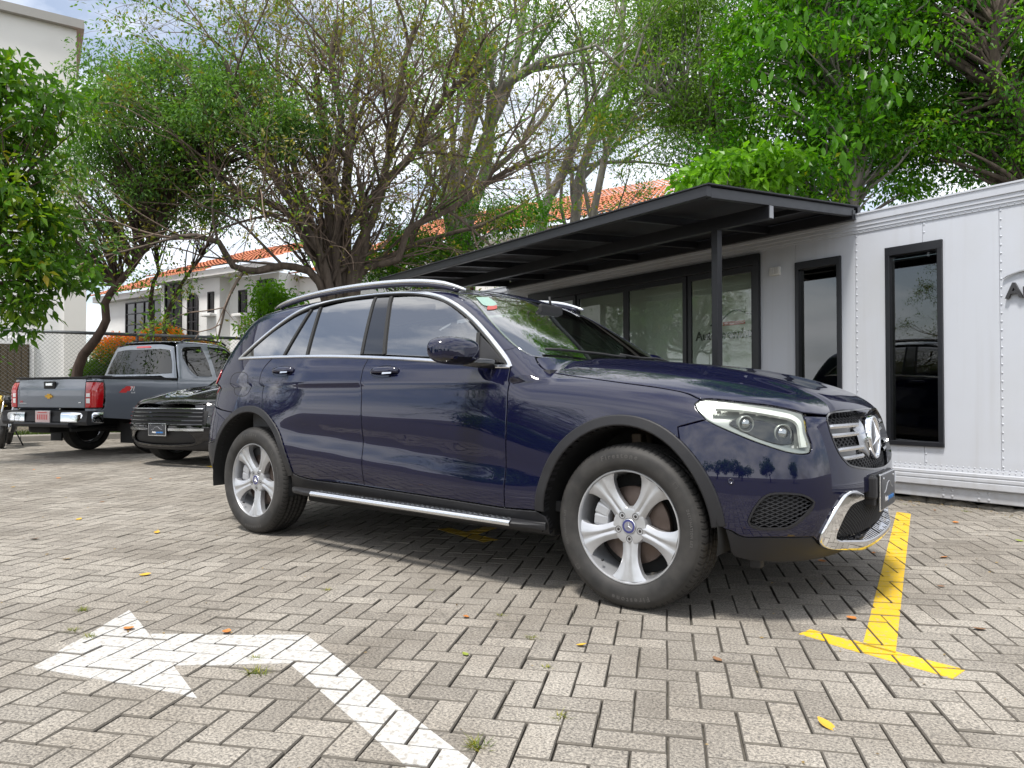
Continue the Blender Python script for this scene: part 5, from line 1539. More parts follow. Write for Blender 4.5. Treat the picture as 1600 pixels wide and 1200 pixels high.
for o_ in (.72,): bar('purlin', (CX0 + .05, -o_, czz(o_) - .035), (CX1 - .05, -o_, czz(o_) - .035), .04, .05, M['steel_black'], canopy)
for i in range(nb):
    xa, xb = CX0 + (CX1 - CX0) * i / nb + .003 - .03 * (i == 0), CX0 + (CX1 - CX0) * (i + 1) / nb - .003 + .03 * (i == nb - 1)
    b = MB(); h = .010
    V = [(x, -o, czz(o) + dz + .012) for dz in (0, h) for (x, o) in ((xa, OUT + .04), (xb, OUT + .04), (xb, -.0), (xa, -.0))]
    b.add(V, [(0, 1, 2, 3), (7, 6, 5, 4), (0, 4, 5, 1), (1, 5, 6, 2), (2, 6, 7, 3), (3, 7, 4, 0)]); b.build('roof_sheet', M['sheet'], canopy)
for x in (CX1 - .54, CX0 + .55):
    b = MB(); b.box((x, -1.36, 1.18), (.065, .065, 2.38), None, .004); b.build('post', M['steel_black'], canopy)
    b = MB(); b.box((x, -1.36, .006), (.18, .18, .012)); b.build('post_foot', M['steel_black'], canopy)
# ------------------------------------------------------------------ black car parked nose-out behind the blue one
bs = thing('black_car', 'glossy black car with a slatted grille parked nose-out between the pickup and the blue suv', 'car')
build_body(bs, M['black_paint'], False)
sl_back = both(np.vstack([[(.80, 0, .822)], crv([(.79, -.02, .822), (.75, -.45, .812), (.66, -.69, .775)]), crv([(.66, -.69, .775), (.70, -.70, .68), (.71, -.695, .59)])[1:], crv([(.71, -.695, .59), (.80, -.45, .575), (.85, 0, .57)])[1:]]))
panel('grille_back', sl_back, VF, M['dark'], bs, off=.003, mirror=False, depth=.01)
for z, mt in ((.800, M['satin']), (.748, M['gloss']), (.696, M['gloss']), (.644, M['gloss']), (.594, M['gloss'])):
    ys = np.linspace(-.705, .705, 31)
    P = on_surf(np.stack([np.full(31, .8), ys, np.full(31, z)], 1), VF); n = grad(P, FB)
    ribbon('grille_slat', P + n * .004, [(-.007, 0), (-.006, .020), (.006, .026), (.009, 0)], mt, bs, mirror=False, raw=True)
ys = np.linspace(-.72, -.18, 12)
for s in (False, True):
    P = on_surf(np.stack([np.full(12, .8), ys, np.full(12, .525)], 1), VF); n = grad(P, FB)
    ribbon('bumper_strip', P + n * .003, [(-.020, 0), (-.016, .012), (.016, .012), (.020, 0)], M['satin'], bs, mirror=s, raw=True)
    hl = part_empty('headlight', bs); fm = [1, -1, 1] if s else [1, 1, 1]
    panel('lens', HEADL * fm, VH, M['gloss'], hl, off=.001, mirror=False)
    for z in (.80, .84):
        P = on_surf(np.stack([np.full(8, .6), np.linspace(-.84, -.72, 8), np.full(8, z)], 1), VH); n = grad(P, FB)
        ribbon('light_strip', (P + n * .003) * fm, [(-.005, 0), (-.005, .003), (.005, .003), (.005, 0)], M['white_lens'], hl, mirror=False, raw=True)
pin_ = on_surf(INTAKE, VF)
panel('intake_back', INTAKE, VF, M['dark'], bs, off=-.03, mirror=False, gap=-.01, depth=-.02)
p2_ = part_empty('number_plate', bs)
b = MB(); b.box((.876, 0, .520), (.014, .33, .170), None, .004); b.build('plate_frame', M['satin'], p2_)
b = MB(); b.box((.884, 0, .520), (.006, .300, .145), None, .001); b.build('plate_face', M['plate_dark'], p2_)
plate_print(p2_, .8875, 0, .520, 1)
side_strip = dict(fn=glz, off=-.004, sp=.08, depth=.004, gap=.001)
for P_w in (fw, rwin, qwin): panel('window_pane', P_w, CYL, M['side_glass'], bs, **side_strip)
for x in (0, -2.873):
    for s in (1, -1): make_wheel(bs, (x, s * .80, .3625), .2 + x, s > 0, False)
b = MB(); b.box((-1.42, 0, .36), (3.9, 1.50, .30), None, .03); b.box((-1.8, 0, .75), (2.9, 1.5, .6), None, .05); b.build('underbody', M['belly'], bs)
for cx in (-.01, -2.89):
    for s in (1, -1):
        b = MB(); V = []
        for i in range(22):
            a = R(-8 + 196 * i / 21)
            for y in (-.91, -.56): V.append((cx + .445 * math.cos(a), y, .37 + .445 * math.sin(a)))
        b.add(V, [(2 * i, 2 * i + 2, 2 * i + 3, 2 * i + 1) for i in range(21)], True); b.build('wheel_liner', M['belly'], bs, mirror=s < 0)
bs.location = (-7.918, 1.70, 0); bs.rotation_euler = (0, 0, R(-79)); bs.scale = (1, 1.02, .95)

# ------------------------------------------------------------------ grey pickup, tail towards the lot
SP_ = hermite([.35, .5, .65, .85, 1.0, 1.08, 1.15], [.895, .915, .930, .942, .938, .928, .908])
CPY = hermite([1.0, 1.15, 1.35, 1.55, 1.75, 1.85], [.925, .895, .835, .765, .685, .645])
def pk_low(P):
    x, y, z = P[..., 0], P[..., 1], P[..., 2]; ya = np.abs(y)
    s = ya - SP_(z) - .022 * bump(x, 0, .62) * bump(z, .72, .30) - .022 * bump(x, 3.1, .6) * bump(z, .7, .3) + .12 * sstep(x, 3.4, 4.2)
    r_ = (-1.215 + .045 * sstep(z, .95, 1.14) + .05 * ya ** 4) - x
    f_ = x - (4.05 - .25 * ya ** 3 - .25 * sstep(z, .8, 1.1))
    t = z - (1.145 - .12 * sstep(x, 2.6, 4.1) - .00 * x)
    return smax(smax(smax(s, r_, .06), f_, .25), t, .05)
def pk_cab(P):
    x, y, z = P[..., 0], P[..., 1], P[..., 2]; ya = np.abs(y)
    s = ya - CPY(z)
    r_ = (.335 + .26 * (z - 1.14) + .03 * ya ** 3) - x
    f_ = (x - (2.62 - 1.35 * (z - 1.05) - .1 * ya ** 2)) * .62
    t = z - (1.785 - .03 * ya ** 2 - .03 * ((x - 1.1) / .9) ** 2)
    return np.maximum(smax(smax(smax(s, r_, .09), f_, .08), t, .10), 1.0 - z)
def FPK(P): return smin(pk_low(P), pk_cab(P), .015)
pk = thing('pickup_truck', 'dark grey crew-cab pickup seen from behind with a gold badge on its tailgate', 'pickup truck')
CP = Cyl(.85, .9); VP = Vert(1.0, 1.8, -1, 3.2); kw = dict(fn=FPK)
def line(*p, step=.05): return crv(p, step)
def quad(*p, step=.05):
    out = []
    for a, b_ in zip(p, p[1:] + p[:1]):
        n_ = max(1, int(np.linalg.norm(np.array(b_) - np.array(a)) / step)); t = np.arange(n_)[:, None] / n_
        out.append(np.array(a) * (1 - t) + np.array(b_) * t)
    return np.vstack(out)
pa = lambda a0, a1, cx=0: arch(cx, .465, .465, R(a0), R(a1), -.94, .39)
bed = np.vstack([quad((.33, -.94, 1.10), (.33, -.94, .52))[:-10] if False else line((.33, -.93, 1.125), (.33, -.94, .8), (.33, -.93, .56)), line((.33, -.93, .56), (.46, -.93, .50))[1:-1] * [1, 1, 1], pa(14, 166), line((-.46, -.93, .52), (-.80, -.92, .55), (-1.12, -.90, .58))[1:], line((-1.12, -.90, .58), (-1.135, -.90, .68))[1:-1], line((-1.135, -.90, .68), (-1.03, -.93, .70), (-1.01, -.935, .90), (-1.02, -.93, 1.09), (-1.03, -.92, 1.125))[1:], line((-1.03, -.92, 1.125), (-.3, -.92, 1.128), (.33, -.93, 1.125))[1:-1]])
panel('bed_side', bed, CP, M['grey_paint'], pk, sp=.05, **kw)
tgp = both(np.vstack([[(-1.2, 0, 1.125)], line((-1.19, -.02, 1.125), (-1.19, -.745, 1.120))[0:], line((-1.19, -.745, 1.120), (-1.2, -.745, .71))[1:], line((-1.2, -.745, .71), (-1.21, 0, .71))[1:]]))
def tg_rel(P): return -.012 * bump(P[:, 1], 0, .17) * bump(P[:, 2], 1.05, .045) + .010 * sstep(np.abs(P[:, 1]), .16, .30) * bump(P[:, 2], 1.085, .05)
panel('tailgate', tgp, VP, M['grey_paint'], pk, sp=.03, mirror=False, relief=tg_rel, **kw)
tlp = np.vstack([line((-1.19, -.755, 1.075), (-1.16, -.86, 1.075), (-1.04, -.93, 1.07)), line((-1.04, -.93, 1.07), (-1.03, -.93, .9), (-1.05, -.93, .715))[1:], line((-1.05, -.93, .715), (-1.16, -.87, .712), (-1.2, -.755, .712))[1:], line((-1.2, -.755, .712), (-1.19, -.755, 1.075))[1:-1]])
VT = Vert(-.4, .8, -1, 1.8)
for s in (False, True):
    fm = [1, -1, 1] if s else [1, 1, 1]
    tlr = part_empty('tail_light', pk)
    panel('red_lens', tlp * fm, VT, M['red_lens'], tlr, off=.010, mirror=False, sp=.03, depth=.03, bev=.006, **kw)
    for z0, z1 in ((.775, .845), (.862, .918)):
        wl_ = quad((-1.195, -.775, z0), (-1.185, -.85, z0), (-1.185, -.85, z1), (-1.195, -.775, z1), step=.015)
        panel('reverse_lamp', wl_ * fm, VT, M['white_lens'], tlr, off=.013, mirror=False, sp=.03, depth=.01, **kw)
corner = np.vstack([line((-1.18, -.75, 1.125), (-1.10, -.89, 1.125), (-1.035, -.92, 1.122)), line((-1.035, -.92, 1.122), (-1.03, -.925, 1.085))[1:], line((-1.03, -.925, 1.085), (-1.15, -.86, 1.087), (-1.19, -.75, 1.087))[1:]])
panel('bed_corner', corner, VT, M['grey_paint'], pk, sp=.03, **kw)
corner2 = np.vstack([line((-1.2, -.75, .70), (-1.16, -.87, .70), (-1.05, -.93, .70)), line((-1.05, -.93, .70), (-1.12, -.90, .60))[1:], line((-1.12, -.90, .60), (-1.18, -.86, .60), (-1.2, -.75, .60))[1:]])
panel('bed_corner', corner2, VT, M['grey_paint'], pk, sp=.03, **kw)
# bed rails, floor
b = MB()
for s in (-1, 1): b.box((-.36, s * .885, 1.145), (1.42, .075, .03), None, .01)
b.box((-1.16, 0, 1.140), (.06, 1.60, .025), None, .008); b.build('bed_rail', M['plastic'], pk)
b = MB(); b.box((-.42, 0, .72), (1.5, 1.7, .04)); b.box((.30, 0, .95), (.05, 1.7, .4)); b.build('bed_floor', M['belly'], pk)
b = MB(); b.box((-.38, 0, 1.165), (.22, .35, .05), None, .015); b.build('bed_box', M['plastic'], pk)
# cab
cabs = np.vstack([line((.40, -.89, 1.16), (.335, -.93, 1.10), (.345, -.94, .8), (.345, -.92, .46)), line((.345, -.92, .46), (1.3, -.92, .44), (2.60, -.92, .46))[1:], line((2.60, -.92, .46), (2.60, -.93, .9), (2.60, -.92, 1.11))[1:], line((2.60, -.92, 1.11), (2.50, -.88, 1.16), (2.05, -.78, 1.48), (1.80, -.70, 1.70))[1:], line((1.80, -.70, 1.70), (1.2, -.66, 1.745), (.62, -.66, 1.725), (.52, -.68, 1.68))[1:], line((.52, -.68, 1.68), (.44, -.80, 1.40), (.40, -.89, 1.16))[1:-1]])
panel('cab_side', cabs, CP, M['grey_paint'], pk, sp=.06, **kw)
def pwin(pts): panel('window_pane', np.vstack([line(*pts[i], step=.04)[:-1] for i in range(len(pts))]), CP, M['truck_glass'], pk, off=.004, sp=.05, depth=.008, **kw)
pwin([[(.60, -.74, 1.60), (.66, -.71, 1.66), (1.05, -.69, 1.69)], [(1.05, -.69, 1.69), (1.12, -.80, 1.45), (1.14, -.88, 1.19)], [(1.14, -.88, 1.19), (.80, -.88, 1.20), (.66, -.84, 1.30)], [(.66, -.84, 1.30), (.58, -.78, 1.48), (.60, -.74, 1.60)]])
pwin([[(1.20, -.69, 1.69), (1.70, -.70, 1.67), (1.95, -.76, 1.50)], [(1.95, -.76, 1.50), (2.3, -.86, 1.22)], [(2.3, -.86, 1.22), (1.24, -.88, 1.19)], [(1.24, -.88, 1.19), (1.20, -.69, 1.69)]])
VC = Vert(1.6, 1.2, -1, 2.6)
cbk = both(np.vstack([[(.52, 0, 1.72)], line((.51, -.02, 1.72), (.51, -.4, 1.715), (.525, -.66, 1.675)), line((.525, -.66, 1.675), (.44, -.78, 1.40), (.39, -.86, 1.16))[1:], line((.39, -.86, 1.16), (.36, -.4, 1.15), (.35, 0, 1.15))[1:]]))
panel('cab_back', cbk, VC, M['grey_paint'], pk, sp=.05, mirror=False, **kw)
rwp = both(np.vstack([[(.5, 0, 1.64)], line((.5, -.02, 1.64), (.5, -.40, 1.64), (.5, -.60, 1.615)), line((.5, -.60, 1.615), (.45, -.70, 1.40), (.42, -.735, 1.235))[1:], line((.42, -.735, 1.235), (.4, -.4, 1.225), (.4, 0, 1.225))[1:]]))
panel('rear_window', rwp, VC, M['truck_glass'], pk, off=.004, sp=.06, mirror=False, depth=.008, **kw)
brk = both(np.vstack([[(.5, 0, 1.695)], line((.5, -.02, 1.695), (.5, -.16, 1.693), (.5, -.175, 1.675)), line((.5, -.175, 1.675), (.5, -.16, 1.66), (.5, 0, 1.658))[1:]]))
panel('brake_lamp', brk, VC, M['red_lens'], pk, off=.006, sp=.05, mirror=False, **kw)
rf = both(np.vstack([[(.545, 0, 1.745)], line((.545, -.02, 1.745), (.56, -.5, 1.735), (.63, -.64, 1.72)), line((.63, -.64, 1.72), (1.2, -.655, 1.75), (1.80, -.68, 1.71))[1:], line((1.80, -.68, 1.71), (1.85, -.4, 1.72), (1.88, 0, 1.72))[1:]]))
panel('roof', rf, TOPV, M['grey_paint'], pk, sp=.08, mirror=False, **kw)
for s in (-1, 1):
    b = MB(); b.tube([(.70, s * .615, 1.765), (.78, s * .615, 1.80), (1.2, s * .615, 1.83), (1.65, s * .615, 1.80), (1.74, s * .615, 1.755)], .016, 8); b.build('roof_rail', M['plastic'], pk)
fr_ = np.vstack([line((2.61, -.92, 1.11), (2.61, -.93, .8), (2.61, -.92, .46)), pa(172, 20, 3.10), line((3.55, -.9, .55), (3.85, -.80, .6), (3.9, -.76, 1.0))[1:], line((3.9, -.76, 1.0), (3.2, -.88, 1.08), (2.61, -.92, 1.11))[1:-1]])
panel('front_fender', fr_, CP, M['grey_paint'], pk, sp=.08, **kw)
hd = both(np.vstack([[(2.62, 0, 1.14)], line((2.62, -.02, 1.14), (2.62, -.87, 1.13)), line((2.62, -.87, 1.13), (3.3, -.82, 1.09), (3.75, -.70, 1.05))[1:], line((3.75, -.70, 1.05), (3.8, 0, 1.06))[1:]]))
panel('hood', hd, TOPV, M['grey_paint'], pk, sp=.1, mirror=False, **kw)
wsp = both(np.vstack([[(1.92, 0, 1.70)], line((1.92, -.02, 1.70), (1.86, -.62, 1.68)), line((1.86, -.62, 1.68), (2.48, -.82, 1.17))[1:], line((2.48, -.82, 1.17), (2.55, 0, 1.17))[1:]]))
panel('windshield', wsp, TOPV, M['truck_glass'], pk, sp=.1, mirror=False, **kw)
# bumper: chrome ends, dark centre step
for s in (False, True):
    b = MB(); V = []
    pth = [(-1.06, -.955), (-1.20, -.945), (-1.275, -.90), (-1.31, -.80), (-1.325, -.58), (-1.325, -.40)]
    for x, y in pth:
        for z, dx in ((.495, .03), (.51, 0), (.615, 0), (.645, .012), (.655, .035)): V.append((x + dx, y + dx * (.6 if y < -.9 else 0), z))
    b.add(V, [(i * 5 + j, (i + 1) * 5 + j, (i + 1) * 5 + j + 1, i * 5 + j + 1) for i in range(5) for j in range(4)], True); b.build('bumper_end', M['chrome'], pk, mirror=s, angle=50)
b = MB(); b.prism([(-1.08, .48), (-1.30, .47), (-1.315, .52), (-1.30, .60), (-1.30, .665), (-1.08, .675)], -.93, .93); b.build('bumper_step', M['plastic'], pk)
b = MB(); b.prism([(-1.20, .43), (-1.345, .44), (-1.36, .48), (-1.345, .50), (-1.20, .50)], -.60, .60); b.build('bumper_skirt', M['plastic'], pk)
b = MB(); b.box((-1.325, -.02, .585), (.012, .33, .17), None, .003); b.build('plate_frame', M['satin'], pk)
b = MB(); b.box((-1.334, -.02, .585), (.008, .31, .155), None, .002); b.build('plate_face', mat('plate_pale', (.66, .50, .49), rough=.5), pk)
b = MB()
for k_ in range(6): b.box((-1.3385, -.02 + (k_ - 2.5) * .040, .580), (.002, .022, .075))
b.box((-1.3385, -.02, .645), (.002, .20, .014)); b.build('plate_print', mat('plate_red', (.60, .10, .10), rough=.5), pk)
# handle, badge, decals
b = MB(); b.box((-1.205, 0, 1.035), (.03, .24, .105), None, .012); b.build('handle_bezel', M['plastic'], pk)
b = MB(); b.box((-1.222, -.01, 1.045), (.02, .15, .045), None, .008); b.build('tailgate_handle', M['chrome'], pk)
bow = [(-.115, -.022), (-.045, -.022), (-.052, -.048), (.045, -.048), (.052, -.022), (.100, -.022), (.115, .022), (.045, .022), (.052, .048), (-.045, .048), (-.052, .022), (-.100, .022)]
b = MB(); b.prism([(y * .72, z * .72 + .875) for y, z in bow], -1.213, -1.228, 'yz'); b.build('tailgate_badge', mat('badge_gold', (.62, .36, .06), rough=.25, metal=.9), pk)
text_on('tailgate_lettering', 'LTZ', .032, (-1.214, .66, .785), (0, -1, 0), (0, 0, 1), M['print_red'], pk, .001, .001)
b = MB(); b.box((-1.213, .60, .773), (.003, .16, .007)); b.box((-1.213, -.66, .785), (.003, .055, .012)); b.build('tailgate_strip', M['satin'], pk)
dcx, dcz = -.62, .975
yy = lambda x, z: cast(np.array([[x, -1.3, z]]), [0, 1., 0], 1.0, 0, FPK)[0, 1] - .0015
def side_poly(name, pts, mt):
    P = [(x, yy(x, z), z) for x, z in pts]; b = MB(); b.add(P, [tuple(range(len(P)))]); b.build(name, mt, pk)
for dx, dz in ((0, 0),):
    side_poly('side_decal', [(-.79, .925), (-.66, .925), (-.645, .95), (-.60, .95), (-.50, 1.02), (-.66, 1.02), (-.70, .985), (-.72, .985)][::-1], M['print_red'])
t_ = text_on('side_decal_text', '71', .085, (-.60, -.951, .955), (1, 0, 0), (0, 0, 1), M['print_white'], pk, .001, .003, shear=.25)
t_ = text_on('side_decal_text', '4x4', .035, (-.58, -.951, .915), (1, 0, 0), (0, 0, 1), M['print_white'], pk, .001, .001, shear=.2, spacing=1.5)
# arch lips, running gear
for s in (-1, 1):
    for cx in (0, 3.1):
        b = MB(); V = []
        for i in range(22):
            a = R(-6 + 192 * i / 21)
            for y in (.935, .52): V.append((cx + .462 * math.cos(a), s * y, .39 + .462 * math.sin(a)))
        b.add(V, [(2 * i, 2 * i + 2, 2 * i + 3, 2 * i + 1) for i in range(21)], True)
        b.build('wheel_liner', M['belly'], pk)
b = MB(); b.box((1.4, 0, .50), (4.9, .9, .16), None, .02); b.box((0, 0, .38), (.14, 1.4, .14), None, .03); b.box((-.95, .3, .42), (.45, .5, .16), None, .05); b.tube([(-1.2, -.45, .40), (-.4, -.48, .42)], .035, 8)
b.box((-.52, -.80, .33), (.03, .26, .30), None, .005); b.box((-.52, .80, .33), (.03, .26, .30), None, .005); b.box((1.5, 0, .62), (2.1, 1.7, .30), None, .02); b.build('chassis', M['belly'], pk)
for x in (0, 3.1):
    for s in (1, -1):
        w_ = make_wheel(pk, (x, s * .79, .385), .4 + x, s > 0, False); w_.scale = (1.10, 1.06, 1.10 / 1.055)
        for c_ in w_.children:
            if c_.name.startswith('rim'):
                pass
b = MB(); b.box((2.35, -1.06, 1.19), (.14, .24, .20), None, .05); b.tube([(2.36, -.98, 1.12), (2.38, -.86, 1.11)], .03, 8); b.build('door_mirror', M['gloss'], pk)
b = MB(); b.box((2.35, 1.06, 1.19), (.14, .24, .20), None, .05); b.tube([(2.36, .98, 1.12), (2.38, .86, 1.11)], .03, 8); b.build('door_mirror', M['gloss'], pk)
pk.location = (-11.03, 1.82, 0); pk.rotation_euler = (0, 0, R(105.5)); pk.scale = (1, 1, 1.055)

# ------------------------------------------------------------------ yellow motorcycle at the left edge
mo = thing('motorcycle', 'yellow motorcycle with round black mirrors parked left of the grey pickup', 'motorcycle')
M['yellow_body'] = mat('yellow_plastic', (.70, .50, .015), rough=.25, coat=.6, var=.06, scale=20)
def mwheel(x, name):
    w_ = part_empty(name, mo, (x, 0, .30))
    b = MB(); b.lathe([(.215, .035), (.235, .048), (.27, .046), (.295, .028), (.300, 0), (.295, -.028), (.27, -.046), (.235, -.048), (.215, -.035)], n=40); b.build('tyre', M['tyre'], w_)
    b = MB(); b.lathe([(.222, .03), (.205, .022), (.205, -.022), (.222, -.03)], n=40)
    for k_ in range(6):
        a = k_ * math.pi / 3; b.tube([(.03 * math.cos(a), 0, .03 * math.sin(a)), (.21 * math.cos(a), 0, .21 * math.sin(a))], .014, 6)
    b.lathe([(0, .05), (.045, .05), (.045, -.05), (0, -.05)], n=16); b.build('rim', M['dark'], w_)
mwheel(.66, 'front_wheel'); mwheel(-.66, 'rear_wheel')
for s in (-1, 1):
    b = MB(); b.tube([(.66, s * .075, .30), (.60, s * .075, .52)], .026, 8); b.build('fork_lower', M['chrome'], mo)
    b = MB(); b.tube([(.60, s * .075, .52), (.44, s * .075, .93)], .019, 8); b.build('fork_tube', M['satin'], mo)
b = MB(); V = []
for i in range(9):
    a = R(20 + 130 * i / 8)
    for y in (-.06, .06): V.append((.66 + .325 * math.cos(a), y, .30 + .325 * math.sin(a)))
b.add(V, [(2 * i, 2 * i + 2, 2 * i + 3, 2 * i + 1) for i in range(8)], True); b.build('front_mudguard', M['dark'], mo)
b = MB(); b.box((.02, 0, .42), (.42, .28, .32), None, .06); b.box((.10, 0, .62), (.20, .22, .22), None, .04)
for z in (.55, .59, .63, .67): b.box((.10, 0, z), (.24, .27, .012))
b.build('engine', mat('engine_grey', (.07, .07, .075), rough=.4, metal=.6, var=.3, scale=20), mo)
b = MB(); b.grid(lambda u, v: (.42 - .58 * u, (.15 - .05 * abs(2 * u - 1) ** 2) * math.cos(math.pi * v) * (.55 + .45 * math.sin(math.pi * min(1, .1 + u))), .74 + .16 * math.sin(math.pi * v) * (.75 + .35 * math.sin(math.pi * u * .8))), 9, 13); b.build('fuel_tank', M['yellow_body'], mo)
for s in (-1, 1):
    b = MB(); P = [(.45, .70), (.50, .86), (.30, .92), (.12, .80), (.02, .66), (.16, .58), (.34, .60)]
    b.prism(P, s * .13, s * .175); b.build('side_cowl', M['yellow_body'], mo)
    b = MB(); b.prism([(-.20, .66), (-.18, .78), (-.66, .86), (-.72, .80), (-.5, .70)], s * .08, s * .12); b.build('tail_cowl', M['yellow_body'], mo)
b = MB(); b.grid(lambda u, v: (-.12 - .60 * u, .13 * (1 - .35 * u) * math.cos(math.pi * v), .79 + .05 * u + .045 * math.sin(math.pi * v)), 9, 9); b.build('seat', M['dark'], mo)
b = MB(); b.lathe([(.0, .06), (.07, .05), (.085, .0), (.07, -.05), (0, -.06)], axis='x', n=20, c=(.52, 0, .86)); b.build('headlamp', M['dark'], mo)
b = MB(); b.lathe([(.055, .055), (.04, .064), (0, .068)], axis='x', n=20, c=(.52, 0, .86)); b.build('headlamp_lens', M['gloss'], mo)
b = MB(); b.tube([(.30, -.36, 1.00), (.40, -.22, 1.03), (.43, 0, .98), (.40, .22, 1.03), (.30, .36, 1.00)], .012, 8); b.build('handlebar', M['dark'], mo)
for s in (-1, 1):
    b = MB(); b.tube([(.29, s * .38, .995), (.36, s * .26, 1.02)], .019, 8); b.build('grip', M['rubber'], mo)
    mi_ = part_empty('rear_mirror', mo)
    b = MB(); b.tube([(.38, s * .24, 1.03), (.36, s * .30, 1.14), (.34, s * .33, 1.20)], .007, 6); b.build('mirror_stem', M['dark'], mi_)
    b = MB(); b.lathe([(0, .022), (.05, .02), (.065, .008), (.062, -.008), (0, -.010)], axis='x', n=22, c=(.33, s * .35, 1.25)); b.build('mirror_head', M['dark'], mi_)
b = MB(); b.tube([(.15, -.13, .34), (-.2, -.16, .30), (-.40, -.17, .36), (-.75, -.18, .48)], [.022, .025, .045, .045], 10); b.build('exhaust', M['satin'], mo)
b = MB(); b.tube([(-.05, .12, .30), (.0, .30, .0)], .012, 6); b.build('side_stand', M['dark'], mo)
b = MB(); b.tube([(.42, 0, .90), (.2, 0, .62), (-.3, 0, .55), (-.66, 0, .30)], .025, 8); b.tube([(.40, 0, .85), (-.2, 0, .72), (-.6, 0, .80)], .022, 8); b.build('frame', M['dark'], mo)
mo.location = (-13.95, 1.08, 0); mo.rotation_euler = (R(-7), 0, R(-22))
# ------------------------------------------------------------------ verge, kerb, fence
kerb_len = 26.0; KA = KERB_A - KD * 8
def kxy(s, o): p = KA + KD * s + KN * o; return (p[0], p[1])
M['soil'] = mat('verge_soil', (.10, .08, .055), rough=.95, var=.5, scale=3, bump=.6, bscale=25, dirt=(.06, .08, .02, .7))
M['kerb'] = mat('kerb_concrete', (.30, .28, .25), rough=.9, var=.25, scale=5, bump=.3, bscale=80, dirt=(.10, .09, .07, .6))
b = MB(); b.add([(*kxy(0, .12), .11), (*kxy(kerb_len, .12), .11), (*kxy(kerb_len, 60), .35), (*kxy(0, 60), .35), (*kxy(0, .12), -.02), (*kxy(kerb_len, .12), -.02)], [(0, 1, 2, 3), (0, 4, 5, 1)])
verge = tag(b.build('verge', M['soil'], None, recalc=False), kind='structure')
kb = thing('kerb', 'low weathered concrete kerb behind the motorcycle and the pickup', 'kerb', (0, 0, 0))
for i in range(26):
    a, c = i * 1.0 + .006, i * 1.0 + .994
    mb = MB(); pr = [(0, -.05), (0, .105), (.012, .125), (.12, .13), (.13, -.05)]
    mb.add([(*kxy(a, o), z) for o, z in pr] + [(*kxy(c, o), z) for o, z in pr], [(j, j + 5, (j + 1) % 5 + 5, (j + 1) % 5) for j in range(5)] + [(0, 1, 2, 3, 4), (9, 8, 7, 6, 5)])
    mb.build('kerb_stone', M['kerb'], kb)
# grass on the verge
def grass(name, n, smin, smax, o0, o1, h, mt, label_kind='stuff', z0=.11, seed=5):
    g = np.random.default_rng(seed)
    s = g.uniform(smin, smax, n); o = g.uniform(o0, o1, n)
    base = KA + KD * s[:, None] + KN * o[:, None]
    hh = h * g.uniform(.4, 1.2, n); az = g.uniform(0, 6.28, n); w_ = .006 + .006 * g.random(n); ln = g.normal(0, .5, n) * hh
    dx, dy = np.cos(az), np.sin(az)
    zb_ = z0 + .004 * o
    V = np.stack([np.stack([base[:, 0] - dy * w_, base[:, 1] + dx * w_, zb_], 1), np.stack([base[:, 0] + dy * w_, base[:, 1] - dx * w_, zb_], 1), np.stack([base[:, 0] + dx * ln, base[:, 1] + dy * ln, zb_ + hh], 1)], 1).reshape(-1, 3)
    me = np_mesh(name, V, np.arange(3 * n).reshape(-1, 3), None, False, None, {'rnd': ('FACE', g.random(n))}); me.materials.append(mt)
    return tag(link_mesh(name, me), kind='stuff')
def leaf_mat(name, dark, light, trans=.35, rough=.5, accents=None, gloss=.35):
    m, n, l, b = nodes_of(name)
    at = n.new('ShaderNodeAttribute'); at.attribute_name = 'rnd'
    oi = n.new('ShaderNodeObjectInfo'); ad = n.new('ShaderNodeMath'); ad.operation = 'ADD'
    rp = n.new('ShaderNodeValToRGB'); rp.color_ramp.elements[0].color = (*dark, 1); rp.color_ramp.elements[1].color = (*light, 1)
    if accents:
        for pos, c in accents: e = rp.color_ramp.elements.new(pos); e.color = (*c, 1)
    l.new(at.outputs['Fac'], rp.inputs['Fac']); l.new(rp.outputs['Color'], b.inputs['Base Color'])
    b.inputs['Roughness'].default_value = rough; b.inputs['Specular IOR Level'].default_value = gloss
    tr = n.new('ShaderNodeBsdfTranslucent'); mx = n.new('ShaderNodeMixShader'); mx.inputs[0].default_value = trans
    tc = n.new('ShaderNodeVectorMath'); tc.operation = 'MULTIPLY'; tc.inputs[1].default_value = (1.35, 1.5, .45)
    l.new(rp.outputs['Color'], tc.inputs[0]); l.new(tc.outputs[0], tr.inputs[0])
    out = n['Material Output']; l.new(b.outputs[0], mx.inputs[1]); l.new(tr.outputs[0], mx.inputs[2]); l.new(mx.outputs[0], out.inputs['Surface'])
    MATS[name] = m
    return m
M['grass'] = leaf_mat('grass_blade', (.035, .07, .012), (.12, .17, .03), .3)
grass('verge_grass', 16000, 2, 22, .14, 1.1, .10, M['grass'])

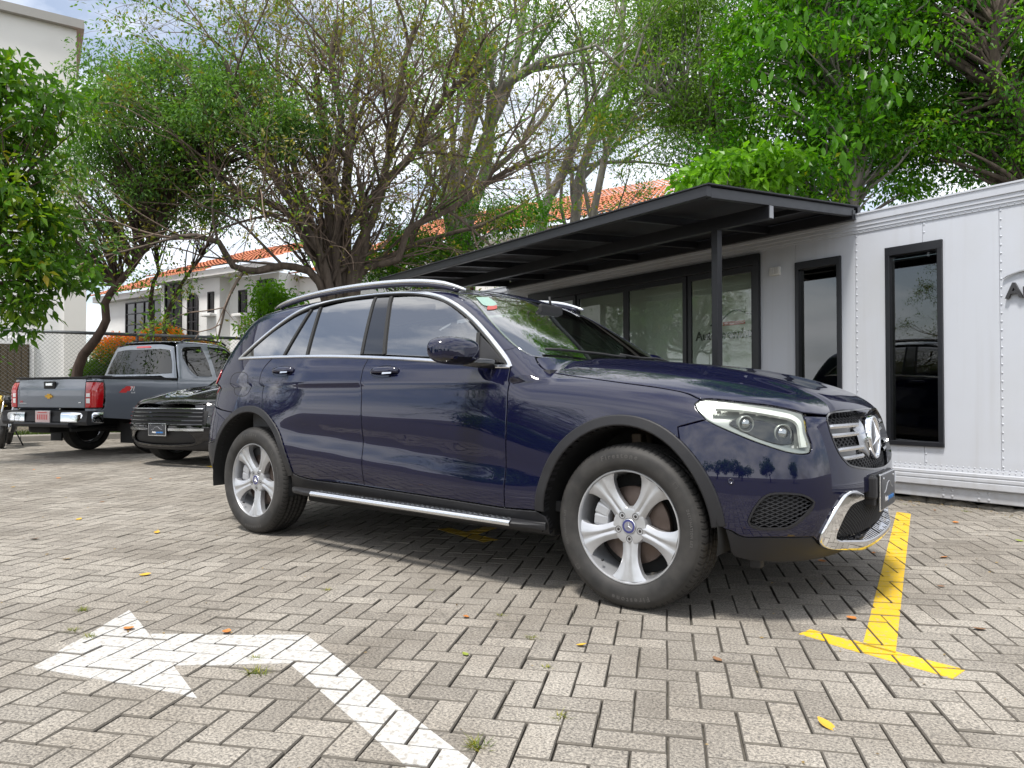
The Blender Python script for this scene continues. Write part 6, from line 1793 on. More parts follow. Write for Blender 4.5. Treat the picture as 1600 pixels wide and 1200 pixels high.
M['galv'] = mat('galvanised_steel', (.16, .17, .18), rough=.5, metal=.5, var=.25, scale=10)
M['wire'] = mat('fence_wire', (.26, .27, .28), rough=.5, metal=.5, var=.2, scale=10)
fence = thing('chain_link_fence', 'chain-link fence with a dark top rail behind the pickup truck', 'fence', (0, 0, 0))
FO, FH = .42, 2.27
fs = [1.0 + 2.62 * i for i in range(9)]
for s_ in fs:
    b = MB(); b.tube([(*kxy(s_, FO), .05), (*kxy(s_, FO), FH)], .034, 10); b.build('fence_post', M['galv'], fence)
for a, c in zip(fs[:-1], fs[1:]):
    b = MB(); b.tube([(*kxy(a, FO), FH), (*kxy(c, FO), FH)], .036, 8); b.build('top_rail', M['galv'], fence)
b = MB(); gp = .085
s0, s1 = fs[0], fs[-1]
for sg in (1, -1):
    nW = int((s1 - s0 + FH) / gp)
    for i in range(nW):
        a = s0 + i * gp - (FH if sg > 0 else 0)
        lo_, hi_ = max(a, s0), min(a + FH, s1)
        if hi_ <= lo_: continue
        za, zb2 = (lo_ - a, hi_ - a) if sg > 0 else (FH - (lo_ - a), FH - (hi_ - a))
        b.tube([(*kxy(lo_, FO + .004 * sg), max(.12, za)), (*kxy(hi_, FO + .004 * sg), max(.12, zb2))], .0028, 3, False, False)
tag(b.build('fence_mesh', M['wire'], fence, recalc=False), kind='stuff')

# ------------------------------------------------------------------ buildings
M['wall_white'] = mat('white_render', (.76, .76, .75), rough=.85, var=.04, scale=1.2, bump=.06, bscale=60, dirt=(.50, .48, .45, .25))
M['wall_cream'] = mat('cream_render', (.70, .685, .65), rough=.85, var=.05, scale=.9, bump=.05, bscale=60, dirt=(.42, .40, .36, .35))
M['tile_red'] = mat('terracotta_tile', (.46, .155, .07), rough=.8, var=.30, scale=3.5, dirt=(.20, .09, .06, .4))
M['bwin'] = glass_mat('house_window_glass', (.10, .11, .12), ior=1.7, base=.02)
M['bframe'] = mat('dark_window_frame', (.03, .028, .03), rough=.5)
M['trim'] = mat('grey_trim', (.33, .32, .30), rough=.85, var=.1, scale=3)
M['gate'] = mat('gate_brown', (.060, .042, .018), rough=.7, var=.35, scale=6)
def barrel_roof(name, p00, p01, p11, p10, material, parent, nx, ny, amp=.05):
    """curved tiles in overlapping courses; p00-p01 the eave, p10-p11 the ridge"""
    p00, p01, p11, p10 = [np.array(p, float) for p in (p00, p01, p11, p10)]
    nrm = np.cross(p01 - p00, p10 - p00); nrm /= np.linalg.norm(nrm); nrm *= np.sign(nrm[2])
    V, Q = [], []; sub = 6
    for j in range(ny):
        o = len(V)
        for (t, lift) in ((j / ny, .045), ((j + 1.12) / ny, .0)):
            t = min(t, 1.0)
            for i in range(nx * sub + 1):
                u = i / (nx * sub); ph_ = (i % sub) / sub
                q = (p00 * (1 - u) + p01 * u) * (1 - t) + (p10 * (1 - u) + p11 * u) * t
                V.append(q + nrm * (amp * abs(math.sin(math.pi * ph_)) + lift))
        n_ = nx * sub + 1
        Q += [(o + i, o + i + 1, o + n_ + i + 1, o + n_ + i) for i in range(n_ - 1)]
    me = np_mesh(name, np.array(V), None, Q, True); me.materials.append(material)
    return tag(link_mesh(name, me, parent), kind='stuff')
# local frames: x along the facade, y away from the viewer
hs = thing('white_house', 'white house with a red tiled roof and arched window behind the fence', 'house', (-30.57, 10.69, 0), R(5.18))
def cbox(name, x0, x1, y0, y1, z0, z1, material, parent, bev=0):
    b = MB(); b.box(((x0 + x1) / 2, (y0 + y1) / 2, (z0 + z1) / 2), (x1 - x0, y1 - y0, z1 - z0), None, bev); return b.build(name, material, parent)
cbox('wall', -3.2, 2.6, .7, 8, .2, 5.15, M['wall_white'], hs)
cbox('wall', 2.6, 6.45, 0, 8, .2, 5.45, M['wall_white'], hs)
cbox('wall', 6.45, 9.3, .45, 8, .2, 5.44, M['wall_white'], hs)
cbox('wall', 9.3, 12.5, 1.4, 9, .2, 5.3, M['wall_white'], hs)
cbox('cornice', -3.4, 2.55, .35, .9, 5.16, 5.42, M['wall_white'], hs)
cbox('cornice', 2.4, 9.5, -.35, .5, 5.46, 5.70, M['wall_white'], hs)
barrel_roof('roof_tiles', (-3.6, .2, 5.40), (2.7, .2, 5.44), (1.6, 3.6, 7.0), (-2.2, 3.6, 6.95), M['tile_red'], hs, 26, 9)
barrel_roof('roof_tiles', (2.2, -.45, 5.72), (9.7, -.45, 5.72), (9.2, 4.2, 7.5), (2.9, 4.2, 7.5), M['tile_red'], hs, 32, 11)
barrel_roof('roof_tiles', (9.1, 1.0, 5.4), (13.2, 1.0, 5.4), (12.5, 4.4, 6.6), (9.8, 4.4, 6.6), M['tile_red'], hs, 16, 9)
def hwin(x0, x1, z0, z1, y, nx, nz, parent=hs, arch_top=False, sill=False, deep=.10):
    w_ = part_empty('window', parent)
    t = .05
    if arch_top:
        n_ = 12; cx, rx = (x0 + x1) / 2, (x1 - x0) / 2; zc = z1 - rx
        out = [(x0, z0), (x1, z0)] + [(cx + rx * math.cos(a), zc + rx * math.sin(a)) for a in np.linspace(0, math.pi, n_)]
        b = MB(); b.prism(out, y - .015, y - .03); b.build('pane', M['bwin'], w_)
        b = MB(); b.tube([(x, y - .04, z) for x, z in out] + [(x0, y - .04, z0)], .04, 6)
    else:
        b = MB(); b.box(((x0 + x1) / 2, y - .02, (z0 + z1) / 2), (x1 - x0, .02, z1 - z0)); b.build('pane', M['bwin'], w_)
        b = MB()
        for x in (x0, x1): b.box((x, y - .04, (z0 + z1) / 2), (t, .08, z1 - z0 + t))
        for z in (z0, z1): b.box(((x0 + x1) / 2, y - .04, z), (x1 - x0 + t * .9, .078, t))
    for i in range(1, nx): b.box((x0 + (x1 - x0) * i / nx, y - .045, (z0 + z1) / 2), (.045, .05, z1 - z0))
    for i in range(1, nz): b.box(((x0 + x1) / 2, y - .043, z0 + (z1 - z0) * i / nz), (x1 - x0, .046, .04))
    b.build('window_frame', M['bframe'], w_)
    if sill:
        b = MB(); b.box(((x0 + x1) / 2, y - .14, z0 - .10), (x1 - x0 + .32, .30, .12), None, .03); b.build('sill', M['wall_white'], w_)
hwin(-1.15, 2.35, 3.55, 5.0, .7, 5, 3)
hwin(2.97, 4.03, 3.0, 5.40, 0, 2, 5)
hwin(4.49, 5.12, 2.7, 4.92, 0, 2, 4, arch_top=True)
hwin(5.82, 6.10, 4.10, 4.88, 0, 1, 1, sill=True)
hwin(7.08, 7.48, 4.06, 4.90, .45, 1, 1, sill=True)
hwin(5.80, 6.10, 2.75, 3.20, 0, 1, 1)
hwin(7.2, 7.55, 2.75, 3.20, .45, 1, 1)
hwin(8.2, 9.0, 3.5, 5.2, .45, 2, 3)
cbox('wall_lamp', 8.72, 8.88, .25, .44, 4.15, 4.45, M['bframe'], hs)

tb = thing('tall_building', 'tall pale building with a grey parapet and brown gate at the left edge', 'building', (-22.25, 5.75, 0), R(71))
# local x runs along the facade towards the right end at 0
cbox('wall', -16, 0, .30, 9, .2, 10.2, M['wall_white'], tb)
cbox('wall', -16, -.25, .55, 9, 10.2, 12.35, M['wall_cream'], tb)
cbox('ledge', -16.1, .12, .18, 9.1, 10.05, 10.26, M['trim'], tb)
cbox('parapet', -16.1, -.05, .36, 9.1, 12.35, 12.62, M['trim'], tb)
cbox('gate_surround', -3.05, -1.30, .20, .33, .2, 2.62, M['wall_white'], tb)
gt = part_empty('gate', tb)
for i in range(8): cbox('gate_board', -2.80 + .17 * i, -2.80 + .17 * i + .155, .14, .19, .25, 2.38, M['gate'], gt)
cbox('gate_frame', -2.85, -1.42, .165, .215, .2, 2.44, M['gate'], gt)
cbox('pilaster', -.55, .03, .12, .5, .2, 10.0, M['wall_cream'], tb)
for x in (-9, -6, -4): hwin(x, x + 1.2, 5.0, 6.8, .30, 2, 2, tb, sill=True)

h3 = thing('tiled_house', 'pale house with a terracotta roof half hidden by trees above the canopy', 'house', (-28.07, 21.45, 0), R(3.2))
cbox('wall', .3, 19.2, .6, 9, .2, 8.2, M['wall_cream'], h3)
cbox('wall', 11.5, 17.0, -.6, .6, .2, 8.0, M['wall_white'], h3)
cbox('fascia', -.2, 19.6, .05, .3, 8.05, 8.28, M['wall_white'], h3)
barrel_roof('roof_tiles', (-.4, -.2, 8.28), (19.8, -.2, 8.28), (18.3, 4.8, 10.9), (1.5, 4.8, 10.9), M['tile_red'], h3, 76, 14, .06)
barrel_roof('roof_tiles', (11.2, -1.3, 8.05), (17.4, -1.3, 8.05), (16.6, 2.0, 9.7), (12.0, 2.0, 9.7), M['tile_red'], h3, 24, 9, .06)
for x in (3.0, 6.0, 9.0): hwin(x, x + 1.3, 5.5, 7.2, .6, 2, 2, h3)
hwin(13, 15, 5.2, 7.0, -.6, 3, 2, h3)
# ------------------------------------------------------------------ trees
def bark_mat(name, dark, light, scale=9, bump=.6):
    m, n, l, b = nodes_of(name)
    tc = n.new('ShaderNodeTexCoord'); mp = n.new('ShaderNodeMapping'); mp.inputs['Scale'].default_value = (1, 1, .22)
    nz = n.new('ShaderNodeTexNoise'); nz.inputs['Scale'].default_value = scale; nz.inputs['Detail'].default_value = 8; nz.inputs['Roughness'].default_value = .65
    l.new(tc.outputs['Object'], mp.inputs[0]); l.new(mp.outputs[0], nz.inputs['Vector'])
    rp = n.new('ShaderNodeValToRGB'); rp.color_ramp.elements[0].position = .32; rp.color_ramp.elements[0].color = (*dark, 1); rp.color_ramp.elements[1].position = .68; rp.color_ramp.elements[1].color = (*light, 1)
    l.new(nz.outputs['Fac'], rp.inputs['Fac']); l.new(rp.outputs['Color'], b.inputs['Base Color'])
    bp = n.new('ShaderNodeBump'); bp.inputs['Strength'].default_value = bump; bp.inputs['Distance'].default_value = .03
    l.new(nz.outputs['Fac'], bp.inputs['Height']); l.new(bp.outputs['Normal'], b.inputs['Normal']); b.inputs['Roughness'].default_value = .9
    MATS[name] = m; return m
BK_BROWN = bark_mat('brown_bark', (.050, .036, .028), (.165, .128, .100))
BK_GREY = bark_mat('grey_bark', (.13, .115, .10), (.30, .275, .245), 7, .3)
BK_DARK = bark_mat('dark_bark', (.035, .022, .017), (.10, .066, .050))
LF_FINE = leaf_mat('fine_leaf', (.045, .125, .016), (.19, .33, .030), .38, .45)
LF_BLUE = leaf_mat('bluish_leaf', (.040, .12, .040), (.19, .34, .050), .35, .45)
LF_RICH = leaf_mat('rich_leaf', (.025, .105, .006), (.20, .40, .018), .45, .38, [(.5, (.070, .215, .009)), (.93, (.20, .40, .018)), (.985, (.42, .36, .03))])
LF_BROAD = leaf_mat('broad_leaf', (.035, .10, .010), (.25, .33, .022), .42, .35, [(.6, (.080, .185, .013)), (.95, (.25, .33, .022)), (.99, (.40, .30, .03))])
LF_OLIVE = leaf_mat('olive_leaf', (.09, .105, .015), (.28, .25, .035), .35, .5)
LF_BRIGHT = leaf_mat('bright_leaf', (.07, .20, .008), (.20, .40, .022), .45, .35)
LF_FLAME = leaf_mat('flame_leaf', (.035, .10, .012), (.85, .20, .02), .4, .5, [(.40, (.12, .22, .015)), (.52, (.30, .34, .02)), (.64, (.75, .23, .015))])

class Wood:
    """tapering tubes for all the limbs of one tree"""
    def __init__(s): s.V = []; s.Q = []; s.n = 0
    def limb(s, P, Rd, k):
        P = np.asarray(P, float); Rd = np.asarray(Rd, float); m = len(P)
        T = np.gradient(P, axis=0); T /= np.linalg.norm(T, axis=1, keepdims=True) + 1e-9
        ref = np.array([.31, .22, .92]) if abs(T[0][2]) < .8 else np.array([1., .1, 0])
        A = np.cross(T, ref); A /= np.linalg.norm(A, axis=1, keepdims=True) + 1e-9
        B = np.cross(T, A); an = np.arange(k) * 2 * np.pi / k
        ring = P[:, None] + (A[:, None] * np.cos(an)[None, :, None] + B[:, None] * np.sin(an)[None, :, None]) * Rd[:, None, None]
        s.V.append(ring.reshape(-1, 3))
        i = np.arange(m - 1)[:, None] * k; j = np.arange(k)[None]; j2 = (j + 1) % k
        s.Q.append((np.stack([i + j, i + j2, i + k + j2, i + k + j], -1) + s.n).reshape(-1, 4)); s.n += m * k
    def build(s, name, material, parent):
        me = np_mesh(name, np.vstack(s.V), None, np.vstack(s.Q), True); me.materials.append(material)
        return link_mesh(name, me, parent)

def leaves(name, C, D, size, aspect, material, parent, g, kind='stuff', fold=.25, droop=0., rnd=None):
    """leaf blades: four corners each, at C along D"""
    n = len(C); s = size * g.uniform(.6, 1.25, n)
    D = D / (np.linalg.norm(D, axis=1, keepdims=True) + 1e-9)
    U = g.normal(0, 1, (n, 3)); U[:, 2] += 1.2
    S = np.cross(D, U); S /= np.linalg.norm(S, axis=1, keepdims=True) + 1e-9
    N = np.cross(S, D)
    tip = C + D * s[:, None]; mid = C + D * (s * .45)[:, None] + N * (s * fold * .3)[:, None]
    a = mid + S * (s * aspect * .5)[:, None]; b = mid - S * (s * aspect * .5)[:, None]
    tip = tip - np.array([0, 0, 1.]) * (s * droop)[:, None]
    V = np.stack([C, a, tip, b], 1).reshape(-1, 3)
    r_ = g.random(n) if rnd is None else rnd
    me = np_mesh(name, V, None, np.arange(4 * n).reshape(-1, 4), False, None, {'rnd': ('FACE', r_)}); me.materials.append(material)
    o = link_mesh(name, me, parent)
    return tag(o, kind=kind) if kind else o

def wander(g, p, d, L, n, wig, grav=0.0):
    """a limb as a gently wandering line"""
    P = [np.array(p, float)]; d = np.array(d, float); d /= np.linalg.norm(d); st = L / n
    w_ = g.normal(0, wig, 3)
    for i in range(n):
        w_ = w_ * .6 + g.normal(0, wig, 3); d = d + w_ * .5 + np.array([0, 0, grav]); d /= np.linalg.norm(d)
        P.append(P[-1] + d * st)
    return np.array(P), d

def branching(g, wood, p, d, L, r, lvl, cfg, tips):
    """recursive limbs; cfg per level: (children, length ratio, spread, wiggle, up-pull)"""
    nseg = max(4, int(L / cfg['seg'])); ch, lr, sp, wig, up = cfg['lv'][min(lvl, len(cfg['lv']) - 1)]
    P, dend = wander(g, p, d, L, nseg, wig, up)
    last = lvl >= cfg['depth']
    rend = r * (.30 if last else .55)
    Rd = np.linspace(r, max(rend, .003), nseg + 1)
    (cfg.get('twig', wood) if r < .024 else wood).limb(P, Rd, 9 if r > .09 else 6 if r > .03 else 4 if r > .012 else 3)
    if last or L < cfg['minL']:
        tips.append(P); return
    for c in range(ch):
        t = 1.0 if c == 0 else g.uniform(cfg.get('t0', .35), 1.0)
        k = min(nseg, max(1, int(round(t * nseg))))
        tan = P[k] - P[k - 1]; tan /= np.linalg.norm(tan)
        rv_ = g.normal(0, 1, 3); rv_ -= tan * rv_.dot(tan); rv_ /= np.linalg.norm(rv_)
        a = sp * g.uniform(.55, 1.3) * (.5 if c == 0 else 1)
        nd = tan * math.cos(a) + rv_ * math.sin(a)
        rr_ = Rd[k] * (.85 if c == 0 else g.uniform(.5, .72))
        branching(g, wood, P[k], nd, L * lr * g.uniform(.75, 1.2), rr_, lvl + 1, cfg, tips)

def tip_leaves(g, tips, per, spread, frac=1.0, back=.0):
    C, D = [], []
    for P in tips:
        if g.random() > frac: continue
        n = g.poisson(per)
        if n == 0: continue
        i = g.integers(0, len(P) - 1, n); t = g.random((n, 1))
        q = P[i] * (1 - t) + P[i + 1] * t
        d = (P[i + 1] - P[i]); d /= np.linalg.norm(d, axis=1, keepdims=True) + 1e-9
        o = g.normal(0, 1, (n, 3)); C.append(q + o * spread * g.random((n, 1))); D.append(d * .6 + o)
    return np.vstack(C), np.vstack(D)

def at_px(px, py, depth):
    """a point seen in the photograph at this place and depth (survey of limb positions)"""
    f_ = Vector((math.cos(_yaw), math.sin(_yaw), 0))
    d = _fw + _r2 * ((px - 800) / 1122.79) - _u2 * ((py - 600) / 1122.79)
    return np.array(cam.location) + np.array(d) * (depth / d.dot(f_))

# -- the big many-stemmed tree
g = np.random.default_rng(21)
main = thing('many_stemmed_tree', 'large spreading tree with many bare twisting limbs rising behind the blue suv', 'tree', (0, 0, 0))
wood, tips = Wood(), []
base = np.array([-10.75, 6.55, .0]); base[2] = .05
DM = 15.6
foot = at_px(530, 446, DM)
twigs = Wood()
cfg = dict(twig=twigs, seg=.30, depth=5, minL=.30, t0=.25, lv=[(4, .62, .50, .10, .02), (4, .66, .55, .13, .015), (4, .68, .62, .16, .01), (3, .68, .70, .20, .0), (3, .66, .8, .22, -.01), (0, .6, .8, .25, -.01)])
# main limbs traced as (x, y, depth) stations, then left to branch on their own
limbs = [
    ([(520, 440, 15.6), (516, 390, 15.6), (512, 320, 15.5), (508, 250, 15.4), (500, 190, 15.3), (492, 120, 15.2)], .19),
    ([(540, 440, 15.7), (541, 380, 15.8), (541, 320, 15.9), (545, 262, 16.0), (552, 200, 16.2), (560, 130, 16.4)], .21),
    ([(505, 430, 15.4), (480, 390, 15.1), (470, 350, 14.9), (440, 325, 14.7), (400, 305, 14.4), (360, 292, 14.2), (330, 250, 14)], .15),
    ([(498, 440, 15.3), (440, 415, 14.9), (400, 422, 14.6), (360, 415, 14.3), (335, 380, 14.1), (300, 370, 13.8), (262, 372, 13.6)], .15),
    ([(555, 430, 15.6), (570, 380, 15.4), (566, 330, 15.3), (600, 285, 15.1), (640, 240, 14.9), (660, 190, 14.7), (700, 140, 14.5), (745, 105, 14.3)], .16),
    ([(560, 436, 15.7), (590, 415, 15.6), (625, 405, 15.5), (640, 360, 15.3), (700, 330, 15.1), (745, 300, 14.9), (790, 270, 14.7), (850, 245, 14.5)], .13),
    ([(515, 430, 15.8), (490, 360, 16.1), (470, 300, 16.3), (455, 240, 16.5), (440, 170, 16.7), (430, 90, 16.9)], .15),
    ([(548, 420, 15.5), (580, 340, 15.2), (598, 262, 15.0), (612, 190, 14.8), (622, 110, 14.6), (640, 40, 14.4)], .15),
    ([(525, 400, 15.4), (530, 330, 15.0), (520, 260, 14.7), (535, 190, 14.5), (520, 110, 14.3), (530, 40, 14.2)], .14),
    ([(510, 420, 15.2), (470, 340, 14.8), (430, 270, 14.5), (395, 210, 14.2), (372, 150, 14.0), (350, 90, 13.9)], .14),
    ([(556, 432, 15.9), (610, 400, 16.2), (655, 378, 16.4), (700, 366, 16.6), (750, 352, 16.8), (800, 330, 17.0)], .11)]
for st, r_ in limbs:
    p0 = at_px(*st[0]); off = (p0 - foot) * [.9, .9, 0]
    P = crv([base + off * .8 + [0, 0, -.1], (base + p0) / 2 + off * .15, p0] + [at_px(*q) for q in st[1:]], .22); P = P + np.cumsum(g.normal(0, .010, P.shape), 0) * np.linspace(0, 1, len(P))[:, None]
    r_ *= .88; Rd = np.linspace(r_, r_ * .40, len(P)); Rd = Rd * (1 + .75 * np.clip((1.75 - P[:, 2]) / 1.75, 0, 1)); wood.limb(P, Rd, 10)
    n_ = len(P)
    for c in range(int(4 + n_ * .28)):
        t = g.uniform(.42, 1.0) if c else 1.0
        k = min(n_ - 1, max(1, int(t * (n_ - 1))))
        tan = P[k] - P[k - 1]; tan /= np.linalg.norm(tan)
        rv_ = g.normal(0, 1, 3); rv_ -= tan * rv_.dot(tan); rv_ /= np.linalg.norm(rv_)
        a = g.uniform(.35, .95) if c else .1
        nd = tan * math.cos(a) + rv_ * math.sin(a) + np.array([0, 0, .18])
        branching(g, wood, P[k], nd, g.uniform(1.1, 1.9), Rd[k] * g.uniform(.35, .60), 2, cfg, tips)
wood.build('trunk', BK_BROWN, main)
tag(twigs.build('twigs', bark_mat('pale_twig_bark', (.115, .080, .060), (.27, .20, .155), 12, .3), main), kind='stuff')
print('main tips', len(tips), wood.n)
C_, D_ = tip_leaves(g, tips, 6, .13, .55)
leaves('olive_foliage', C_, D_, .10, .45, LF_OLIVE, main, g)
tz = [P for P in tips if P[-1][2] < 3.4 or (P[-1][0] + .6 * P[-1][1] < -8.6 and P[-1][2] > 4.5 and g.random() < .4) or g.random() < .08]
C_, D_ = tip_leaves(g, tz, 24, .2, .8)
leaves('green_foliage', C_, D_, .095, .42, LF_FINE, main, g)

# -- clump builder for the leafy trees
def clump_tree(name, label, foot, r0, blobs, n_clump, per, clump_r, size, aspect, leafm, barkm, seed, trunk_pts=None, fork=.45, limb_r=.05, group=None, extra=None, hole=.0, vis=.6, droop=.15):
    g = np.random.default_rng(seed)
    t = thing(name, label, 'tree', (0, 0, 0), 0, group); wood = Wood()
    foot = np.array(foot, float)
    blobs = [(np.array(c, float), np.array(s, float)) for c, s in blobs]
    top_ = np.mean([c for c, s in blobs], 0)
    if trunk_pts is None: trunk_pts = [foot, foot * .6 + top_ * .4 + g.normal(0, .15, 3), top_]
    T = crv(trunk_pts, .2); Rt = np.linspace(r0, r0 * .10, len(T)); wood.limb(T, Rt, 10)
    vol = np.array([np.prod(s) for c, s in blobs]); vol /= vol.sum()
    cen_ = []
    while len(cen_) < n_clump:
        c, s = blobs[g.choice(len(blobs), p=vol)]
        v = g.normal(0, 1, 3); v /= np.linalg.norm(v); rad = g.random() ** .40
        q = c + s * v * rad
        if hole and mnoise.noise(Vector(q * .9 + seed)) < hole - .55: continue
        cen_.append(q)
    cen_ = np.array(cen_)
    # limbs lead from the trunk to the clumps
    i0 = int(len(T) * fork)
    for q in cen_[: int(n_clump * vis)]:
        k = i0 + int(np.argmin(np.linalg.norm(T[i0:] - (q - [0, 0, .6]), axis=1))); k = max(i0, k - g.integers(0, max(1, len(T) // 6)))
        a, b_ = T[k], q; L = np.linalg.norm(b_ - a)
        m_ = (a + b_) / 2 + g.normal(0, .08 * L, 3) + [0, 0, .06 * L]
        P = crv([a, m_, b_], .22); wood.limb(P, np.linspace(min(limb_r, .55 * Rt[k] + .004) * (.5 + .2 * min(L, 3)), .004, len(P)), 5)
    wood.build('trunk', barkm, t)
    n = g.poisson(per, len(cen_)); idx = np.repeat(np.arange(len(cen_)), n)
    v = g.normal(0, 1, (len(idx), 3)); v /= np.linalg.norm(v, axis=1, keepdims=True)
    flat = np.array([1, 1, .62])
    C_ = cen_[idx] + v * flat * (clump_r * g.uniform(.7, 1.3, len(cen_))[idx] * g.random(len(idx)) ** .5)[:, None]
    D_ = v * .8 + g.normal(0, .6, v.shape); D_[:, 2] -= .35
    crn = g.random(len(cen_)); rnd = np.clip(.55 * crn[idx] + .45 * g.random(len(idx)), 0, 1)
    leaves('crown', C_, D_, size, aspect, leafm, t, g, droop=droop, rnd=rnd)
    if extra: extra(t, g, cen_)
    return t, cen_

# dense trees behind the trailer on the right
def big_leaves(px_list, depth, n, size, material):
    """leaves near enough to be told apart, one object each, sharing one blade"""
    def f(t, g, cen_):
        me = bpy.data.meshes.new('leaf')
        V = [(0, 0, 0), (.30, .20, .02), (.30, -.20, .02), (.62, .23, .03), (.62, -.23, .03), (.88, .12, .0), (.88, -.12, 0), (1, 0, -.03), (.3, 0, -.03), (.62, 0, -.03)]
        F_ = [(0, 8, 1), (0, 2, 8), (8, 9, 3, 1), (8, 2, 4, 9), (9, 7, 5, 3), (9, 4, 6, 7)]
        me.from_pydata(V, [], F_); me.polygons.foreach_set('use_smooth', [True] * len(F_)); me.materials.append(material)
        for i in range(n):
            x, y, sx, sy = px_list[g.integers(0, len(px_list))]
            p = at_px(g.normal(x, sx), g.normal(y, sy), depth + g.normal(0, .18))
            o = bpy.data.objects.new('leaf', me); COL.objects.link(o); o.parent = t
            o.location = p; s = size * g.uniform(.7, 1.2); o.scale = (s, s * g.uniform(.8, 1.1), s)
            o.rotation_euler = (g.normal(0, .5), R(30) + g.normal(.35, .45), g.uniform(0, 6.28))
    return f
bp3 = lambda x, y, d, sx, sy, sd: (at_px(x, y, d), (sx * d / 1122, sd, sy * d / 1122))
clump_tree('leafy_tree', 'tall dense green tree with large bright leaves rising behind the trailer roof', (-1.9, 10.2, 0), .30,
           [bp3(1270, 60, 12.2, 150, 130, 1.5), bp3(1240, 230, 12.3, 150, 120, 1.4), bp3(1370, 200, 12.6, 120, 130, 1.5), bp3(1330, -40, 12.5, 170, 110, 1.6), bp3(1280, -190, 12.5, 200, 120, 1.9)],
           760, 88, .44, .105, .50, LF_RICH, BK_GREY, 31, [(-1.9, 10.2, 0), at_px(1330, 290, 12.2), at_px(1345, 250, 12.0), at_px(1300, 150, 12.0), at_px(1280, 20, 12.2)], hole=.10,
           extra=big_leaves([(1400, 80, 38, 30), (1440, 50, 25, 30), (1380, 130, 25, 20), (1330, 30, 30, 25), (1210, 40, 30, 40), (1240, 130, 22, 40), (1300, 225, 35, 20)], 10.6, 210, .19, LF_BRIGHT))
clump_tree('leafy_tree', 'dense dark green tree at the top right corner behind the white trailer', (1.6, 10.6, 0), .28,
           [bp3(1520, 70, 11.8, 130, 150, 1.5), bp3(1600, 200, 12.0, 140, 130, 1.5), bp3(1470, 200, 12.4, 110, 110, 1.4), bp3(1660, 30, 12, 160, 170, 1.6), bp3(1440, 20, 12.6, 120, 120, 1.4), bp3(1520, -170, 12.4, 200, 120, 1.8)],
           780, 82, .42, .085, .50, LF_RICH, BK_BROWN, 32, [(1.6, 10.6, 0), at_px(1610, 230, 11.6), at_px(1560, 130, 11.2), at_px(1556, 40, 11.0), at_px(1580, -60, 11)], hole=.22, limb_r=.06)
clump_tree('leafy_tree', 'fine-leaved green tree over the canopy between the bare grey trunks and the dense trees', (-4.3, 11.3, 0), .24,
           [bp3(1090, 90, 14, 110, 120, 1.6), bp3(1120, 210, 14, 100, 70, 1.5), bp3(1000, 180, 14.5, 85, 90, 1.3), bp3(1030, 20, 14.5, 110, 80, 1.5), bp3(1170, 290, 13.6, 90, 45, 1.2)],
           560, 75, .40, .085, .36, LF_FINE, BK_GREY, 33, vis=.3, trunk_pts=[(-4.3, 11.3, 0), at_px(1150, 330, 14), at_px(1100, 200, 14), at_px(1000, 130, 14), at_px(930, 70, 14)], hole=.30, limb_r=.05)
clump_tree('leafy_tree', 'low bright leafy tree peeping over the front edge of the canopy', (-3.0, 8.6, 0), .10,
           [bp3(1150, 280, 11.5, 70, 28, .7), bp3(1090, 285, 11.6, 45, 22, .6), bp3(1200, 265, 11.4, 50, 40, .6)], 75, 30, .30, .17, .55, LF_BRIGHT, BK_GREY, 34, None)
# pale-trunked trees further back
def grey_tree(label, foot, stems, blobs, n_clump, seed):
    g = np.random.default_rng(seed); t = thing('grey_trunk_tree', label, 'tree', (0, 0, 0), 0, 'pale-trunked trees behind the trailer'); wood = Wood(); tips = []
    cfg = dict(seg=.4, depth=4, minL=.4, t0=.4, lv=[(3, .65, .5, .1, .03), (3, .65, .55, .13, .03), (3, .66, .6, .15, .02), (3, .66, .7, .18, .01), (0, .6, .8, .2, 0)])
    f0 = np.array(foot, float)
    for st, r_ in stems:
        P = crv([f0] + [at_px(*q) for q in st], .3); Rd = np.linspace(r_, r_ * .45, len(P)); wood.limb(P, Rd, 10); n_ = len(P)
        for c in range(7):
            k = min(n_ - 1, int((1.0 if c == 0 else g.uniform(.5, 1)) * (n_ - 1))); tan = P[k] - P[k - 1]; tan /= np.linalg.norm(tan)
            rv_ = g.normal(0, 1, 3); rv_ -= tan * rv_.dot(tan); rv_ /= np.linalg.norm(rv_); a = g.uniform(.3, .9)
            branching(g, wood, P[k], tan * math.cos(a) + rv_ * math.sin(a) + np.array([0, 0, .2]), g.uniform(1.6, 2.6), Rd[k] * g.uniform(.4, .65), 1, cfg, tips)
    wood.build('trunk', BK_GREY, t)
    C_, D_ = tip_leaves(g, tips, 34, .28, .8); leaves('crown', C_, D_, .12, .35, LF_FINE, t, g)
    return t
grey_tree('pale grey multi-stemmed tree directly behind the left end of the canopy', (-11.2, 10.9, 0), [([(715, 400, 19), (712, 300, 19), (735, 180, 19), (735, 60, 19)], .26), ([(725, 390, 19), (760, 260, 18.7), (775, 150, 18.5), (860, 90, 18.2)], .24), ([(705, 380, 19.2), (690, 250, 19.4), (650, 190, 19.6), (600, 120, 19.8)], .20), ([(720, 370, 19), (745, 250, 19.2), (800, 120, 19.6), (820, 0, 20)], .2)], None, 0, 41)
grey_tree('pale grey leaning tree in front of the terracotta roof', (-9.9, 13.1, 0), [([(845, 370, 20), (880, 270, 20), (915, 190, 19.6), (990, 110, 19)], .22), ([(900, 330, 20), (905, 280, 20), (925, 220, 20), (960, 120, 20), (975, 0, 20)], .20), ([(930, 320, 19.5), (960, 200, 19.2), (1000, 150, 19)], .16)], None, 0, 42)

